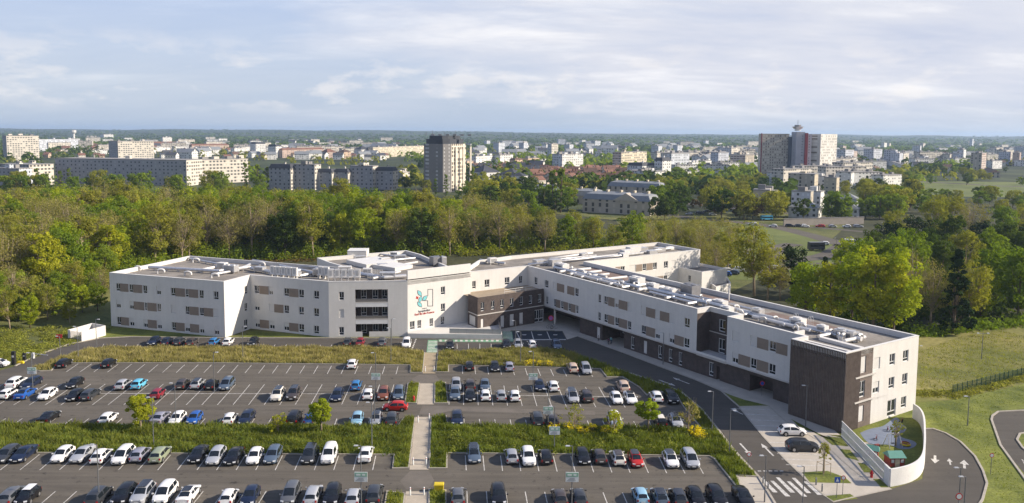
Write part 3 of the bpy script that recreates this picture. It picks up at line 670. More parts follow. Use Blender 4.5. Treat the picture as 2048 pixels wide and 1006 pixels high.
# terrace in front of the logo wing
t0, t1 = G(815.5, 676.4), G(1004, 678.6); t0 = Vector((t0.x, t0.y, 0)); t1 = Vector((t1.x, t1.y, 0))
ter = [t0, t1, t1+Vector((-.6, 9, 0)), E0-ne*.05, EL-de*.1, T1+d34*.0, F3+n34*.0]
MB().prism([Vector(p[:2]) for p in ccw(ter)], 0, 1.05).build('terrace', mat('terrace_render', (.58, .56, .52), .85, .05, .6), root)
mb = MB(); a = t0+Vector((9, .25, 0)); b = t1+Vector((-.2, .2, 0)); c = b+Vector((-.7, 8, 0))
for s, e in ((a, b), (b, c)):
    m_ = (s+e)/2; mb.box((m_.x, m_.y, 1.1), ((e-s).length, .03, 1.0), math.atan2(e.y-s.y, e.x-s.x))
mb.build('glass_guard', mat('guard_glass_light', (.42, .40, .37), .2, .05, spec=.6), root)
mb = MB()
for s, e in ((a, b), (b, c)):
    mb.tube([(s.x, s.y, 2.15), (e.x, e.y, 2.15)], .03); k = max(2, int((e-s).length/1.6))
    for i in range(k+1): p = s.lerp(e, i/k); mb.tube([(p.x, p.y, 1.0), (p.x, p.y, 2.15)], .025)
mb.build('handrail', M_steel, root)
# annex behind the right wing, seen over the roof
an = [R2(1341, 530.7, 8), R2(1404, 544, 8), R2(1454.7, 536.7, 8), R2(1387.5, 524, 8)]
for i in range(4): facade(an[i], an[(i+1) % 4], 0, 7.3, M_white, [(7, 8, 4.6, 6.4, 'w')] if i == 0 else ())
def lowroof(poly, z, hp):
    q = [Vector((p[0], p[1])) for p in ccw(poly)]; i = offset(q, .35); n = len(q); sheet('roof', i, z, M_deck, kind=None, parent=root)
    mb = MB(); V = [(p.x, p.y, z) for p in q]+[(p.x, p.y, hp) for p in q]+[(p.x, p.y, hp) for p in i]+[(p.x, p.y, z) for p in i]; f = []
    for a in range(n):
        b = (a+1) % n; f += [(a, b, n+b, n+a), (n+a, n+b, 2*n+b, 2*n+a), (2*n+a, 2*n+b, 3*n+b, 3*n+a)]
    mb.add(V, f); mb.build('parapet', M_white, root)
lowroof(an, 7.3, 8.0)
# low external block with stair to the right of the annex
an2 = [R2(1408, 557, 4.5), R2(1432, 574, 4.5), R2(1462, 566, 4.5), R2(1450, 545, 4.5)]
for i in range(4): facade(an2[i], an2[(i+1) % 4], 0, 4.0, M_white)
lowroof(an2, 4.0, 4.5)
# penthouse boxes on the left back wing
def rbox(name, x0, y0, x1, y1, h, dpt, m, z=DK, cap=True):
    a, b = R2(x0, y0, z), R2(x1, y1, z); an_ = math.atan2(b.y-a.y, b.x-a.x); n_ = Vector((-math.sin(an_), math.cos(an_), 0)); c = (a+b)/2+n_*dpt/2
    o = MB().box((c.x, c.y, z), ((b-a).length, dpt, h), an_).build(name, m, root)
    if cap: MB().box((c.x, c.y, z+h+.002), ((b-a).length+.1, dpt+.1, .07), an_).build('roof_cap', M_cop, root)
    return o
rbox('penthouse', 695, 516.5, 733, 516.5, 1.9, 5, M_white)
rbox('penthouse', 693, 527, 733, 537, .9, 9, M_white); rbox('penthouse', 745, 536, 790, 543, .8, 6, M_white)
# letters and emblem on the logo wing
txt = empty('hospital_logo', (F3.x, F3.y, 0), a34); txt.parent = root
M_cyan = mat('logo_cyan', (.18, .48, .50), .6, .02); M_lgrey = mat('logo_grey', (.12, .12, .13), .6, .02); M_lred = mat('logo_red', (.42, .035, .02), .6, .02); M_lor = mat('logo_orange', (.60, .13, .04), .6, .02)
def LU(px, py):                        # zoom-3 pixel -> (u, z) on the logo facade
    x, y = 780+px/4.192, 480+py/4.192; d = RM @ Vector(((x-1024)/F, -(y-CY)/F, -1)); o_ = Vector((0, 0, H)); nn = n34
    t = (F3-o_).dot(nn)/d.dot(nn); p = o_+d*t; return ((p-F3).dot(d34), p.z)
def flat(name, m, polys, y=-.05):
    mb = MB()
    for q in polys:
        k = len(q); mb.add([(u, y, z) for u, z in q]+[(u, 0.0, z) for u, z in q], [tuple(range(k))]+[(i, k+i, k+(i+1) % k, (i+1) % k) for i in range(k)])
    return mb.build(name, m, txt)
def leaf(cx, cy, L, w, a, inner=0.0):
    a = rad(a); pts = []
    for s in (1, -1):
        for i in range(7):
            t = i/7 if s > 0 else 1-i/7; pts.append(((t-.5)*L*(1-inner), s*math.sin(math.pi*t)*w*(1-inner*1.6)/2))
    return [LU(cx+x*math.cos(a)-y*math.sin(a), cy+x*math.sin(a)+y*math.cos(a)) for x, y in pts]
lv = [(248, 446, 62, 34, 55), (292, 487, 62, 34, -48), (254, 497, 62, 30, -70), (248, 540, 62, 34, 50)]
flat('leaf_outline', M_lgrey, [leaf(*l) for l in lv], -.03); flat('leaf', M_cyan, [leaf(*l, .16) for l in lv], -.06)
flat('flower', M_lred, [[LU(228+13*math.cos(t*math.pi/4+.3)*(1 if t % 2 else .62), 483+15*math.sin(t*math.pi/4+.3)*(1 if t % 2 else .62)) for t in range(8)][::-1]], -.05)
def bar(x0, y0, x1, y1): return [LU(x0, y1), LU(x1, y1), LU(x1, y0), LU(x0, y0)]
flat('letter_outline', M_lgrey, [bar(316, 411, 360, 415), bar(356, 415, 360, 552), bar(314, 551, 360, 555), bar(314, 508, 318, 551), bar(275, 506, 318, 510), bar(316, 415, 319, 455), bar(316, 455, 319, 470)], -.05)
def text(body, x, y, hpx, m, wpx):
    cu = bpy.data.curves.new('lettering', 'FONT'); cu.body = body; cu.size = 1; cu.extrude = .03; ob = bpy.data.objects.new('lettering', cu)
    COL.objects.link(ob); bpy.context.view_layer.update(); dg = bpy.context.evaluated_depsgraph_get(); me = bpy.data.meshes.new_from_object(ob.evaluated_get(dg)); bpy.data.objects.remove(ob)
    xs = [v.co.x for v in me.vertices]; wd = max(xs)-min(xs); u0, z0 = LU(x, y); u1, z1 = LU(x+wpx, y); _, z2 = LU(x, y-hpx)
    o = bpy.data.objects.new('lettering', me); COL.objects.link(o); me.materials.clear(); me.materials.append(m); o.parent = txt
    o.rotation_euler = (rad(90), 0, 0); o.scale = ((u1-u0)/wd, (z2-z0)/.72, 1); o.location = (u0, -.05, z0); return o
text('centre', 268, 578, 8, M_lgrey, 40); text('hospitalier', 238, 606, 17, M_lgrey, 100); text('Sud Île-de-France', 206, 634, 18, M_lred, 164)

# --- roof plant
def RPt(px, py, z=DK): v = G(px, py, z); return Vector((v.x, v.y, z))
def duct(pts, r=.32, z=.55, m=None, legs=True, name='air_duct'):
    P_ = [RPt(*p)+Vector((0, 0, z)) for p in pts]; mb = MB(); mb.tube(P_, r, 8)
    if legs:
        for a, b in zip(P_[:-1], P_[1:]):
            k = max(1, int((b-a).length/3))
            for i in range(k): q = a.lerp(b, (i+.5)/k); mb.box((q.x, q.y, DK), (.5, .12, z))
    return mb.build(name, m or M_duct, root, smooth=True, sharp=40)
def hood(px, py, s=1.0, rz=0.0, m=None):   # swan-neck roof outlet
    p = RPt(px, py); mb = MB(); a = Vector((math.cos(rz), math.sin(rz), 0)); pts = [p+a*(-.9*s)]
    for i in range(7): t = math.pi*i/6; pts.append(p+Vector((0, 0, .75*s))+a*(-.9*s*math.cos(t))+Vector((0, 0, .45*s*math.sin(t))))
    pts.append(p+a*(.9*s)+Vector((0, 0, .3)))
    mb.tube(pts, .27*s, 8); return mb.build('roof_outlet', m or M_ductw, root, smooth=True, sharp=50)
def unit(px, py, w, d, h, rz, m=None, fans=0, legs=.4):
    p = RPt(px, py); mb = MB(); mb.box((p.x, p.y, DK+legs), (w, d, h), rz)
    for sx in (-1, 1):
        for sy in (-1, 1): mb.box((p.x+math.cos(rz)*sx*(w/2-.15)-math.sin(rz)*sy*(d/2-.1), p.y+math.sin(rz)*sx*(w/2-.15)+math.cos(rz)*sy*(d/2-.1), DK), (.12, .12, legs), rz)
    for k in range(fans):
        u = (k+.5)/fans*w-w/2; mb.tube([(p.x+math.cos(rz)*u, p.y+math.sin(rz)*u, DK+legs+h), (p.x+math.cos(rz)*u, p.y+math.sin(rz)*u, DK+legs+h+.18)], .38, 10)
    o = mb.build('ventilation_unit', m or M_ductw, root)
    q = MB(); 
    for k in range(5): q.box((p.x+math.sin(rz)*(d/2+.02), p.y-math.cos(rz)*(d/2+.02), DK+legs+.15+k*(h-.3)/5), (w*.8, .03, (h-.3)/9), rz)
    q.build('grille', M_steel, o); return o
def rack(px, py, n, rz):                   # upright condensers on a frame
    p = RPt(px, py); mb = MB(); c, s = math.cos(rz), math.sin(rz)
    for k in range(n):
        x = p.x+c*k*1.45; y = p.y+s*k*1.45; mb.box((x, y, DK+1.0), (1.25, .55, 1.75), rz); mb.box((x-c*.5, y-s*.5, DK), (.14, .9, 1.0), rz); mb.box((x+c*.5, y+s*.5, DK), (.1, .3, 1.0), rz)
    mb.box((p.x+c*(n-1)*.72, p.y+s*(n-1)*.72, DK+.9), (n*1.45, .9, .1), rz)
    o = mb.build('condenser_rack', M_ductw, root); q = MB()
    for k in range(n):
        x = p.x+c*k*1.45+s*.29; y = p.y+s*k*1.45-c*.29; q.box((x, y, DK+1.25), (.55, .03, 1.2), rz)
    q.build('grille', mat('condenser_grille', (.38, .38, .38), .5, .1), o); return o
random.seed(3)
a1 = rad(-19)
duct([(298, 540), (440, 548), (500, 540)], .38, .7); duct([(430, 553), (470, 546), (500, 533)], .3); duct([(400, 546), (436, 538)], .35, .6, M_ductw)
duct([(376, 520), (450, 534)], .25, .5); duct([(502, 541), (560, 552), (600, 546)], .42, .6); duct([(560, 535), (640, 552), (720, 559)], .3)
duct([(600, 556), (640, 549), (640, 540)], .3); duct([(720, 553), (770, 560), (812, 557)], .45, .6); duct([(745, 562), (800, 548)], .3)
duct([(640, 541), (700, 547), (745, 553)], .22); duct([(505, 524), (560, 532), (640, 540)], .2)
for x, y in ((276, 541), (322, 547), (376, 552), (430, 556), (392, 525), (462, 545), (524, 533), (545, 548), (655, 552), (700, 556)): hood(x, y, .85, random.uniform(-.3, .3))
unit(462, 546, 3.2, 1.8, 1.5, a1, M_duct, 2); unit(445, 539, 2.2, 1.5, 1.3, a1); unit(590, 556, 2.6, 1.4, 1.0, a1, M_duct); unit(640, 553, 3.0, 1.6, 1.4, a1, M_duct, 2)
unit(775, 558, 3.5, 1.8, 1.2, .1, M_duct); unit(735, 550, 2.0, 1.4, 1.2, .1); unit(520, 545, 2.5, 1.5, 1.0, a1, M_duct)
rack(546, 556, 5, a1); rack(662, 562.5, 5, .06); rack(642, 557.5, 2, a1)
p = RPt(735, 560)
mb = MB()
for k in range(7): mb.box((p.x+k*.55, p.y+.3, DK), (.06, .06, 2.4))
for k in range(6): mb.box((p.x+1.65, p.y+.3, DK+.3+k*.4), (3.4, .05, .05))
mb.build('roof_ladder', M_frame, root)
for x, y, w in ((690, 545, 3), (720, 520, 3), (770, 525, 2.4), (800, 520, 3), (765, 535, 2.2), (790, 512, 2)): unit(x, y, w, 1.6, random.uniform(.5, 1.1), random.uniform(-.3, .6), random.choice([M_duct, M_ductw]))
duct([(735, 519), (790, 524), (830, 520)], .25); duct([(745, 526), (800, 534), (835, 528)], .25, .5, M_ductw); duct([(760, 512), (812, 520)], .22)
unit(872, 531, 2.6, 2.2, 1.9, .6, M_steel); unit(885, 531, 1.2, 2.0, 1.9, .6, M_duct)
unit(985, 528, 2.2, 1.4, 1.2, .6, M_ductw); duct([(960, 524), (1010, 531)], .3)
# right wing: everything laid out along the wing axis
rw = rad(-56.6)
def along(s, o, z=0): p = IC+dw*s+nw*o; return Vector((p.x, p.y, DK+z))
def wduct(s0, o0, s1, o1, r=.3, z=.6, m=None):
    a, b = along(s0, o0, z), along(s1, o1, z); mb = MB(); mb.tube([a, b], r, 8); k = max(1, int((b-a).length/3))
    for i in range(k): q = a.lerp(b, (i+.5)/k); mb.box((q.x, q.y, DK), (.5, .12, z))
    return mb.build('air_duct', m or M_duct, root, smooth=True, sharp=40)
def wunit(s, o, w, d, h, m=None, fans=0):
    p = along(s, o); mb = MB(); mb.box((p.x, p.y, DK+.35), (w, d, h), rw, taper=0)
    for f_ in range(fans): u = (f_+.5)/fans*w-w/2; q = p+dw*u; mb.tube([(q.x, q.y, DK+.35+h), (q.x, q.y, DK+.5+h)], min(d, w/fans)*.38, 10)
    for sx in (-1, 1): q = p+dw*(sx*(w/2-.2)); mb.box((q.x, q.y, DK), (.15, d*.9, .35), rw)
    o_ = mb.build('ventilation_unit', m or M_ductw, root); q = MB().box((p.x-nw.x*(d/2+.02), p.y-nw.y*(d/2+.02), DK+.5), (w*.7, .03, h*.6), rw); q.build('grille', M_steel, o_); return o_
LWm = LW
wduct(4, 5, 34, 5.5, .36, .7); wduct(12, 4, 30, 4, .28, .6, M_ductw); wduct(36, 6, 58, 6, .42, .8); wduct(38, 4.4, 50, 4.4, .25); wduct(58, 7, 84, 7, .34, .6, M_ductw); wduct(60, 6.2, 80, 6.2, .2, .5)
wduct(32, 9, 62, 9.5, .25); wduct(6, 8, 20, 8, .3, .6, M_ductw); wduct(64, 5, 76, 5, .3, .6, M_ductw)
for s, o0, o1, r in ((9, 3, 12, .3), (13, 3, 12, .3), (17, 3, 11, .26), (22, 3.5, 12, .3), (27, 3, 12.5, .32), (31, 3, 10, .28), (35, 4, 11, .35), (44, 3.2, 8, .3), (50, 3, 9, .28), (62, 5, 9, .26), (71, 4.5, 9, .26), (79, 3, 10, .3), (83, 4, 9, .3)): wduct(s, o0, s+.3, o1, r, .55, random.choice([M_duct, M_ductw]))
for s, o_, w, d, h, f_ in ((5, 6.5, 3.5, 2, 1.3, 2), (29, 9, 3, 2.2, 1.5, 2), (35, 8, 2.4, 1.6, 1.2, 1), (41, 7.2, 3, 1.8, 1.2, 2), (54, 7.5, 2.8, 1.6, 1.1, 1), (58, 5, 2.2, 1.5, .9, 1), (63, 7.5, 2, 1.4, 1.2, 1), (72, 7, 2.4, 1.6, 1.3, 1), (81, 7.5, 3.6, 1.8, 1.0, 2), (77, 6.8, 1.6, 1.2, 1.1, 1)): wunit(s, o_, w, d, h, random.choice([M_duct, M_ductw]), f_)
o = wunit(43.5, 10.5, 3.2, 2.6, 2.1, M_steel, 2)
for k in range(26):
    s = random.uniform(3, 84); q = along(s, random.uniform(4, 9.5)); 
    a_ = random.uniform(0, 3); v = Vector((math.cos(a_), math.sin(a_), 0)); pts = [q-v*.6]+[q+Vector((0, 0, .8))-v*.6*math.cos(t)+Vector((0, 0, .35*math.sin(t))) for t in (0, .8, 1.57, 2.3, 3.14)]+[q+v*.6+Vector((0, 0, .3))]
    MB().tube(pts, random.uniform(.16, .27), 7).build('roof_outlet', random.choice([M_duct, M_ductw]), root, smooth=True, sharp=50)
for s0, o_ in ((70, 8.5), (73, 8.5)):     # caged roof ladders
    q = along(s0, o_); mb = MB()
    for t in (0, 1):
        for k in range(2): mb.tube([q+dw*(t*.6)+nw*k*.5, q+dw*(t*.6)+nw*k*.5+Vector((0, 0, 1.7))], .03, 5)
    for k in range(2):
        mb.tube([q+nw*k*.5+Vector((0, 0, 1.7)), q+dw*.3+nw*k*.5+Vector((0, 0, 2.0)), q+dw*.6+nw*k*.5+Vector((0, 0, 1.7))], .03, 5)
    mb.build('roof_ladder', M_frame, root)
def wup(s0, o0, s1, o1, h=.8, w=.3):
    a, b = along(s0, o0), along(s1, o1); c = (a+b)/2; MB().box((c.x, c.y, DK), ((b-a).length, w, h), math.atan2(b.y-a.y, b.x-a.x)).build('upstand', M_white, root)
wup(LW-12, .35, LW-12, 3.0, 1.0); wup(LW-9, 3.2, LW-1.5, 3.0, .5, .9); wup(LW-9.5, -.2, LW-1, .1, .35, .6)
# back wing plant
def bway(t, o, z=0): p = D_+nw*t-dw*o; return Vector((p.x, p.y, DK+z))
for t0_, o0, t1_, o1, r in ((-14, 5, 20, 6, .35), (-10, 8, 10, 8, .25), (6, 4, 24, 5, .3), (24, 6, 38, 8, .3), (-4, 10, 12, 12, .3)):
    MB().tube([bway(t0_, o0, .6), bway(t1_, o1, .6)], r, 8).build('air_duct', random.choice([M_duct, M_ductw]), root, smooth=True)
for t, o_, w, d, h in ((-10, 6, 3, 2, 1.4), (-7, 3.5, 3, 2, 1.6), (20, 7, 3.5, 2, 1.5), (17, 5, 2, 2, 1.1), (25, 10, 4, 2, 1.6), (28, 6, 3, 2, .9), (33, 8, 3, 2, 1.0), (38, 9, 2, 1.6, .8), (8, 11, 2, 1.5, 1), (30, 12, 3, 2, .8)):
    p = bway(t, o_); MB().box((p.x, p.y, DK+.01), (w, d, h), rad(33.4)).build('ventilation_unit', random.choice([M_duct, M_ductw]), root)
p = G(1229, 574, DK)
q = along(50.5, 14); MB().tube([(q.x, q.y, DK), (q.x, q.y, DK+2.6)], .16, 8).tube([(q.x, q.y, DK+2.6), (q.x+.3, q.y, DK+2.8)], .2, 8).build('flue', M_ductw, root)
for o in PROTOS:
    for ch in list(o.children): bpy.data.objects.remove(ch)
    bpy.data.objects.remove(o)
# white bin enclosure by the access road
er = empty('bin_enclosure', G(175, 678), 0, 'white flat walled bin enclosure beside the access road left of the hospital', 'enclosure')
c1, c2, c3, c4 = G(163, 684), G(211, 671), G(185, 666), G(137, 680); er.location = (c1.x, c1.y, 0)
def ew_(a, b, h, m, w=.2, name='wall', z=0):
    c = (a+b)/2; return MB().box((c.x-c1.x, c.y-c1.y, z), ((b-a).length, w, h), math.atan2(b.y-a.y, b.x-a.x)).build(name, m, er)
ew_(c1, c2, 2.2, M_white); ew_(c2, c3, 2.2, M_white); ew_(c3, c4, 2.2, M_white); ew_(c4, c4.lerp(c1, .2), 2.2, M_white)
mb = MB(); 
for i in range(12):
    p = c4.lerp(c1, .2+.78*i/11)-c1; mb.box((p.x, p.y, .1), (.1, .06, 2.0))
mb.build('gate', M_conc, er)
# ---------------------------------------------------------------- cars
M_tyre = mat('tyre_rubber', (.018, .018, .018), .85, .1, 3, world=False)
M_rim = mat('alloy_rim', (.38, .38, .39), .35, .1, 3, metal=.7, world=False)
M_trim = mat('black_trim', (.02, .02, .021), .6, .1, 3, world=False)
M_cglass = mat('car_glass', (.010, .013, .016), .05, .1, .5, spec=.55, world=False)
M_head = mat('headlight_lens', (.62, .64, .66), .12, .05, 3, spec=.9, world=False)
M_tail = mat('taillight_lens', (.30, .012, .010), .2, .05, 3, spec=.8, world=False)
M_plate = mat('number_plate', (.62, .62, .58), .5, .03, 3, world=False)
PAINT = {'white': (.74, .73, .71), 'cream white': (.68, .63, .55), 'silver': (.42, .43, .45), 'light grey': (.33, .34, .36), 'grey': (.12, .125, .135), 'dark grey': (.034, .037, .043), 'black': (.008, .008, .010),
 'navy blue': (.010, .017, .042), 'blue': (.018, .085, .32), 'mid blue': (.03, .16, .38), 'light blue': (.11, .42, .60), 'pale blue': (.24, .42, .55), 'slate blue': (.075, .105, .15), 'red': (.42, .022, .018), 'dark red': (.22, .018, .03),
 'brown': (.17, .058, .034), 'beige': (.50, .38, .30), 'sage green': (.25, .28, .19), 'taupe': (.055, .045, .042), 'lilac grey': (.30, .30, .36)}
PM = {k: paint('paint_'+k.replace(' ', '_'), v, .3, .25 if k in ('silver', 'light grey', 'grey', 'lilac grey') else 0.0) for k, v in PAINT.items()}
# side profile per type: L, W, list of stations (x from front, hood/top height, belt height), greenhouse x-range
TYPES = {
 'hatchback': dict(L=4.0, W=1.74, H=1.48, hood=.92, belt=.93, cowl=.98, rf=1.62, rr=3.45, tail=3.88, deck=.95, nose=.68),
 'small car': dict(L=3.6, W=1.64, H=1.48, hood=.95, belt=.94, cowl=.78, rf=1.35, rr=3.15, tail=3.52, deck=.98, nose=.72),
 'saloon': dict(L=4.6, W=1.80, H=1.45, hood=.92, belt=.94, cowl=1.20, rf=1.95, rr=3.30, tail=4.05, deck=1.02, nose=.68),
 'estate car': dict(L=4.65, W=1.80, H=1.50, hood=.92, belt=.94, cowl=1.15, rf=1.88, rr=4.15, tail=4.52, deck=.98, nose=.68),
 'SUV': dict(L=4.45, W=1.86, H=1.66, hood=1.04, belt=1.05, cowl=1.05, rf=1.68, rr=3.90, tail=4.30, deck=1.08, nose=.82),
 'minivan': dict(L=4.5, W=1.84, H=1.66, hood=.98, belt=1.02, cowl=.72, rf=1.62, rr=4.05, tail=4.40, deck=1.02, nose=.72),
 'small van': dict(L=4.4, W=1.83, H=1.84, hood=1.10, belt=1.12, cowl=.95, rf=1.45, rr=4.28, tail=4.36, deck=1.10, nose=.85)}
def car_proto(kind):
    T = TYPES[kind]; L, Wd, Ht = T['L'], T['W']/2, T['H']; r = .33 if kind not in ('SUV', 'small van') else .36
    cowl, rf, rr, tail = T['cowl'], T['rf'], T['rr'], T['tail']; bp = (rf+rr)/2-.05
    # x, half width, top z, belt z, roof? (greenhouse amount 0..1)
    st = [(0.0, .66, T['nose']-.10, T['nose']-.14, 0), (.10, .84, T['nose']+.02, T['nose']-.04, 0), (.35, .96, T['nose']+.13, T['nose']+.04, 0), (cowl*.75, .99, T['hood']-.02, T['hood']-.09, 0), (cowl, 1.0, T['hood']+.03, T['belt']-.02, 0),
          (rf, .97, Ht-.07, T['belt'], 1), (rf+.35, .99, Ht-.015, T['belt'], 1), (bp, 1.0, Ht, T['belt']+.01, 1), (bp+.09, 1.0, Ht, T['belt']+.01, 1), (rr-.45, .98, Ht-.035, T['belt']+.03, 1), (rr, .93, Ht-.12, T['belt']+.04, 1)]
    if kind == 'saloon': st += [(tail, .97, T['deck']+.02, T['deck']-.04, 0), (L-.10, .93, T['deck']-.02, T['deck']-.08, 0), (L, .86, T['deck']-.10, T['deck']-.16, 0)]
    else: st += [(tail, .95, T['deck']+.03, T['deck']-.03, 0), (L-.05, .88, T['deck']-.15, T['deck']-.20, 0), (L, .78, T['deck']-.32, T['deck']-.38, 0)]
    rings = []
    for x, k, zt, zb, gh in st:
        w = Wd*k; lo = .22 if .3 < x < L-.3 else .30
        if gh: ring = [(.92*w, lo), (w, .36), (w*1.0, .62), (w*.97, zb), (w*.765, zt-.12), (w*.67, zt-.035), (w*.40, zt+.015), (0, zt+.035)]
        else: ring = [(.92*w, lo), (w, min(.36, zb-.15)), (w*1.0, min(.62, zb-.05)), (w*.96, zb), (w*.86, zt-.03), (w*.68, zt+.005), (w*.38, zt+.035), (0, zt+.045)]
        full = [(-y, z) for y, z in ring]+[(y, z) for y, z in ring[-2::-1]]
        rings.append([(x-L/2, y, z) for y, z in full])
    n = len(rings[0]); body, glass_ = [], []; V = [p for rg in rings for p in rg]
    ig = {0: 4, 1: 5}; nst = len(st); i_c = 4; i_rf = 5; i_rr = 10
    for i in range(nst-1):
        for j in range(n-1):
            a, b = i*n+j, i*n+j+1; q = (a, b, b+n, a+n)
            side = j in (3, n-5); top = 4 < j < n-6 or (j in (4, n-6)); inner = 5 <= j <= n-7
            g_ = False
            if i == i_c: g_ = (inner) or side            # windscreen + front quarter
            elif i_rf <= i < i_rr: g_ = side and not (i == 7)
            elif i == i_rr: g_ = inner
            if kind == 'small van' and i >= 8 and side: g_ = False
            (glass_ if g_ else body).append(q)
    body.append(tuple(range(n))); body.append(tuple(range((nst-1)*n, nst*n))[::-1])
    root_ = empty('parked_car', (0, 0, 0))
    def sub(name, faces, m, par, off=0.0):
        used = sorted({k for f in faces for k in f}); mp_ = {k: i for i, k in enumerate(used)}
        return mesh(name, [V[k] for k in used], [tuple(mp_[k] for k in f) for f in faces], m, par, smooth=True, sharp=38)
    bo = sub('body', body, PM['white'], root_); bo.material_slots[0].link = 'OBJECT'
    sub('windows', glass_, M_cglass, root_)
    q = MB(); q.box((0, 0, .20), (L-.35, T['W']*.9, .12))                                     # underside and bumper grille, wheel arches
    q.box((-L/2+.02, 0, .34), (.06, T['W']*.62, .16)); q.box((L/2-.02, 0, .30), (.06, T['W']*.6, .10))
    for wx in (-L/2+.82, L/2-.78):
        for s in (-1, 1): q.tube([(wx, s*(Wd-.10), r), (wx, s*(Wd+.008), r)], r+.06, 14)
    q.build('trim', M_trim, root_)
    for wx in (-L/2+.82, L/2-.78):
        for s in (-1, 1):
            w = MB().tube([(0, -.10, 0), (0, .11, 0)], r, 14).build('wheel', M_tyre, root_); w.location = (wx, s*(Wd-.08), r)
            MB().tube([(0, s*.02, 0), (0, s*.118, 0)], r*.62, 10).build('rim', M_rim, w)
    for s in (-1, 1):
        MB().box((-L/2+.12, s*Wd*.66, T['nose']-.14), (.22, .36, .15), s*-.35).build('headlight', M_head, root_)
        MB().box((L/2-.09, s*Wd*.78, T['deck']-.38), (.16, .22, .26), s*.2).build('taillight', M_tail, root_)
        m_ = MB().box((cowl+.25-L/2, s*(Wd+.10), T['belt']-.0), (.12, .20, .14)).build('mirror', PM['white'], root_); m_.material_slots[0].link = 'OBJECT'
    MB().box((-L/2-.01, 0, .40), (.03, .50, .11)).build('number_plate', M_plate, root_)
    MB().box((L/2+.01, 0, .52), (.03, .50, .11)).build('number_plate', M_plate, root_)
    return root_
CP = {k: car_proto(k) for k in TYPES}
M_roofpanel = mat('glass_roof', (.018, .018, .020), .1, .1, .5, spec=.8, world=False)
NAMES_ = {}
def put_car(kind, col, pos, rz, label, group, roof=None, sc=1.0):
    o = dup(CP[kind], pos, rz, label, group); o['category'] = 'van' if kind == 'small van' else 'car'
    for ch in o.children:
        if ch.name.startswith(('body', 'mirror')): ch.material_slots[0].link = 'OBJECT'; ch.material_slots[0].material = PM[col]
    if roof:
        T = TYPES[kind]; L, Wd, Ht = T['L'], T['W']/2, T['H']; x0, x1 = T['rf']-L/2, T['rr']-L/2; w = Wd*.60
        if roof == 'black': pass
        m = {'black': M_roofpanel, 'white': PM['white'], 'cream': PM['cream white'], 'brown': PM['taupe']}[roof]
        q = MB(); q.add([(x0+.05, -w, Ht+.0), (x1-.02, -w, Ht-.03), (x1-.02, -w*.4, Ht+.0), (x0+.05, -w*.4, Ht+.02), (x1-.02, w*.4, Ht+.0), (x0+.05, w*.4, Ht+.02), (x1-.02, w, Ht-.03), (x0+.05, w, Ht+.0)],
              [(0, 1, 2, 3), (3, 2, 4, 5), (5, 4, 6, 7)])
        v = q.v; q.v = [(a, b, c+.03) for a, b, c in v]; q.build('roof_panel', m, o)
    o.scale = (sc, sc, sc)
    return o
ORD = ['first', 'second', 'third', 'fourth', 'fifth', 'sixth', 'seventh', 'eighth', 'ninth', 'tenth', 'eleventh', 'twelfth', 'thirteenth', 'fourteenth', 'fifteenth', 'sixteenth', 'seventeenth', 'eighteenth', 'nineteenth']
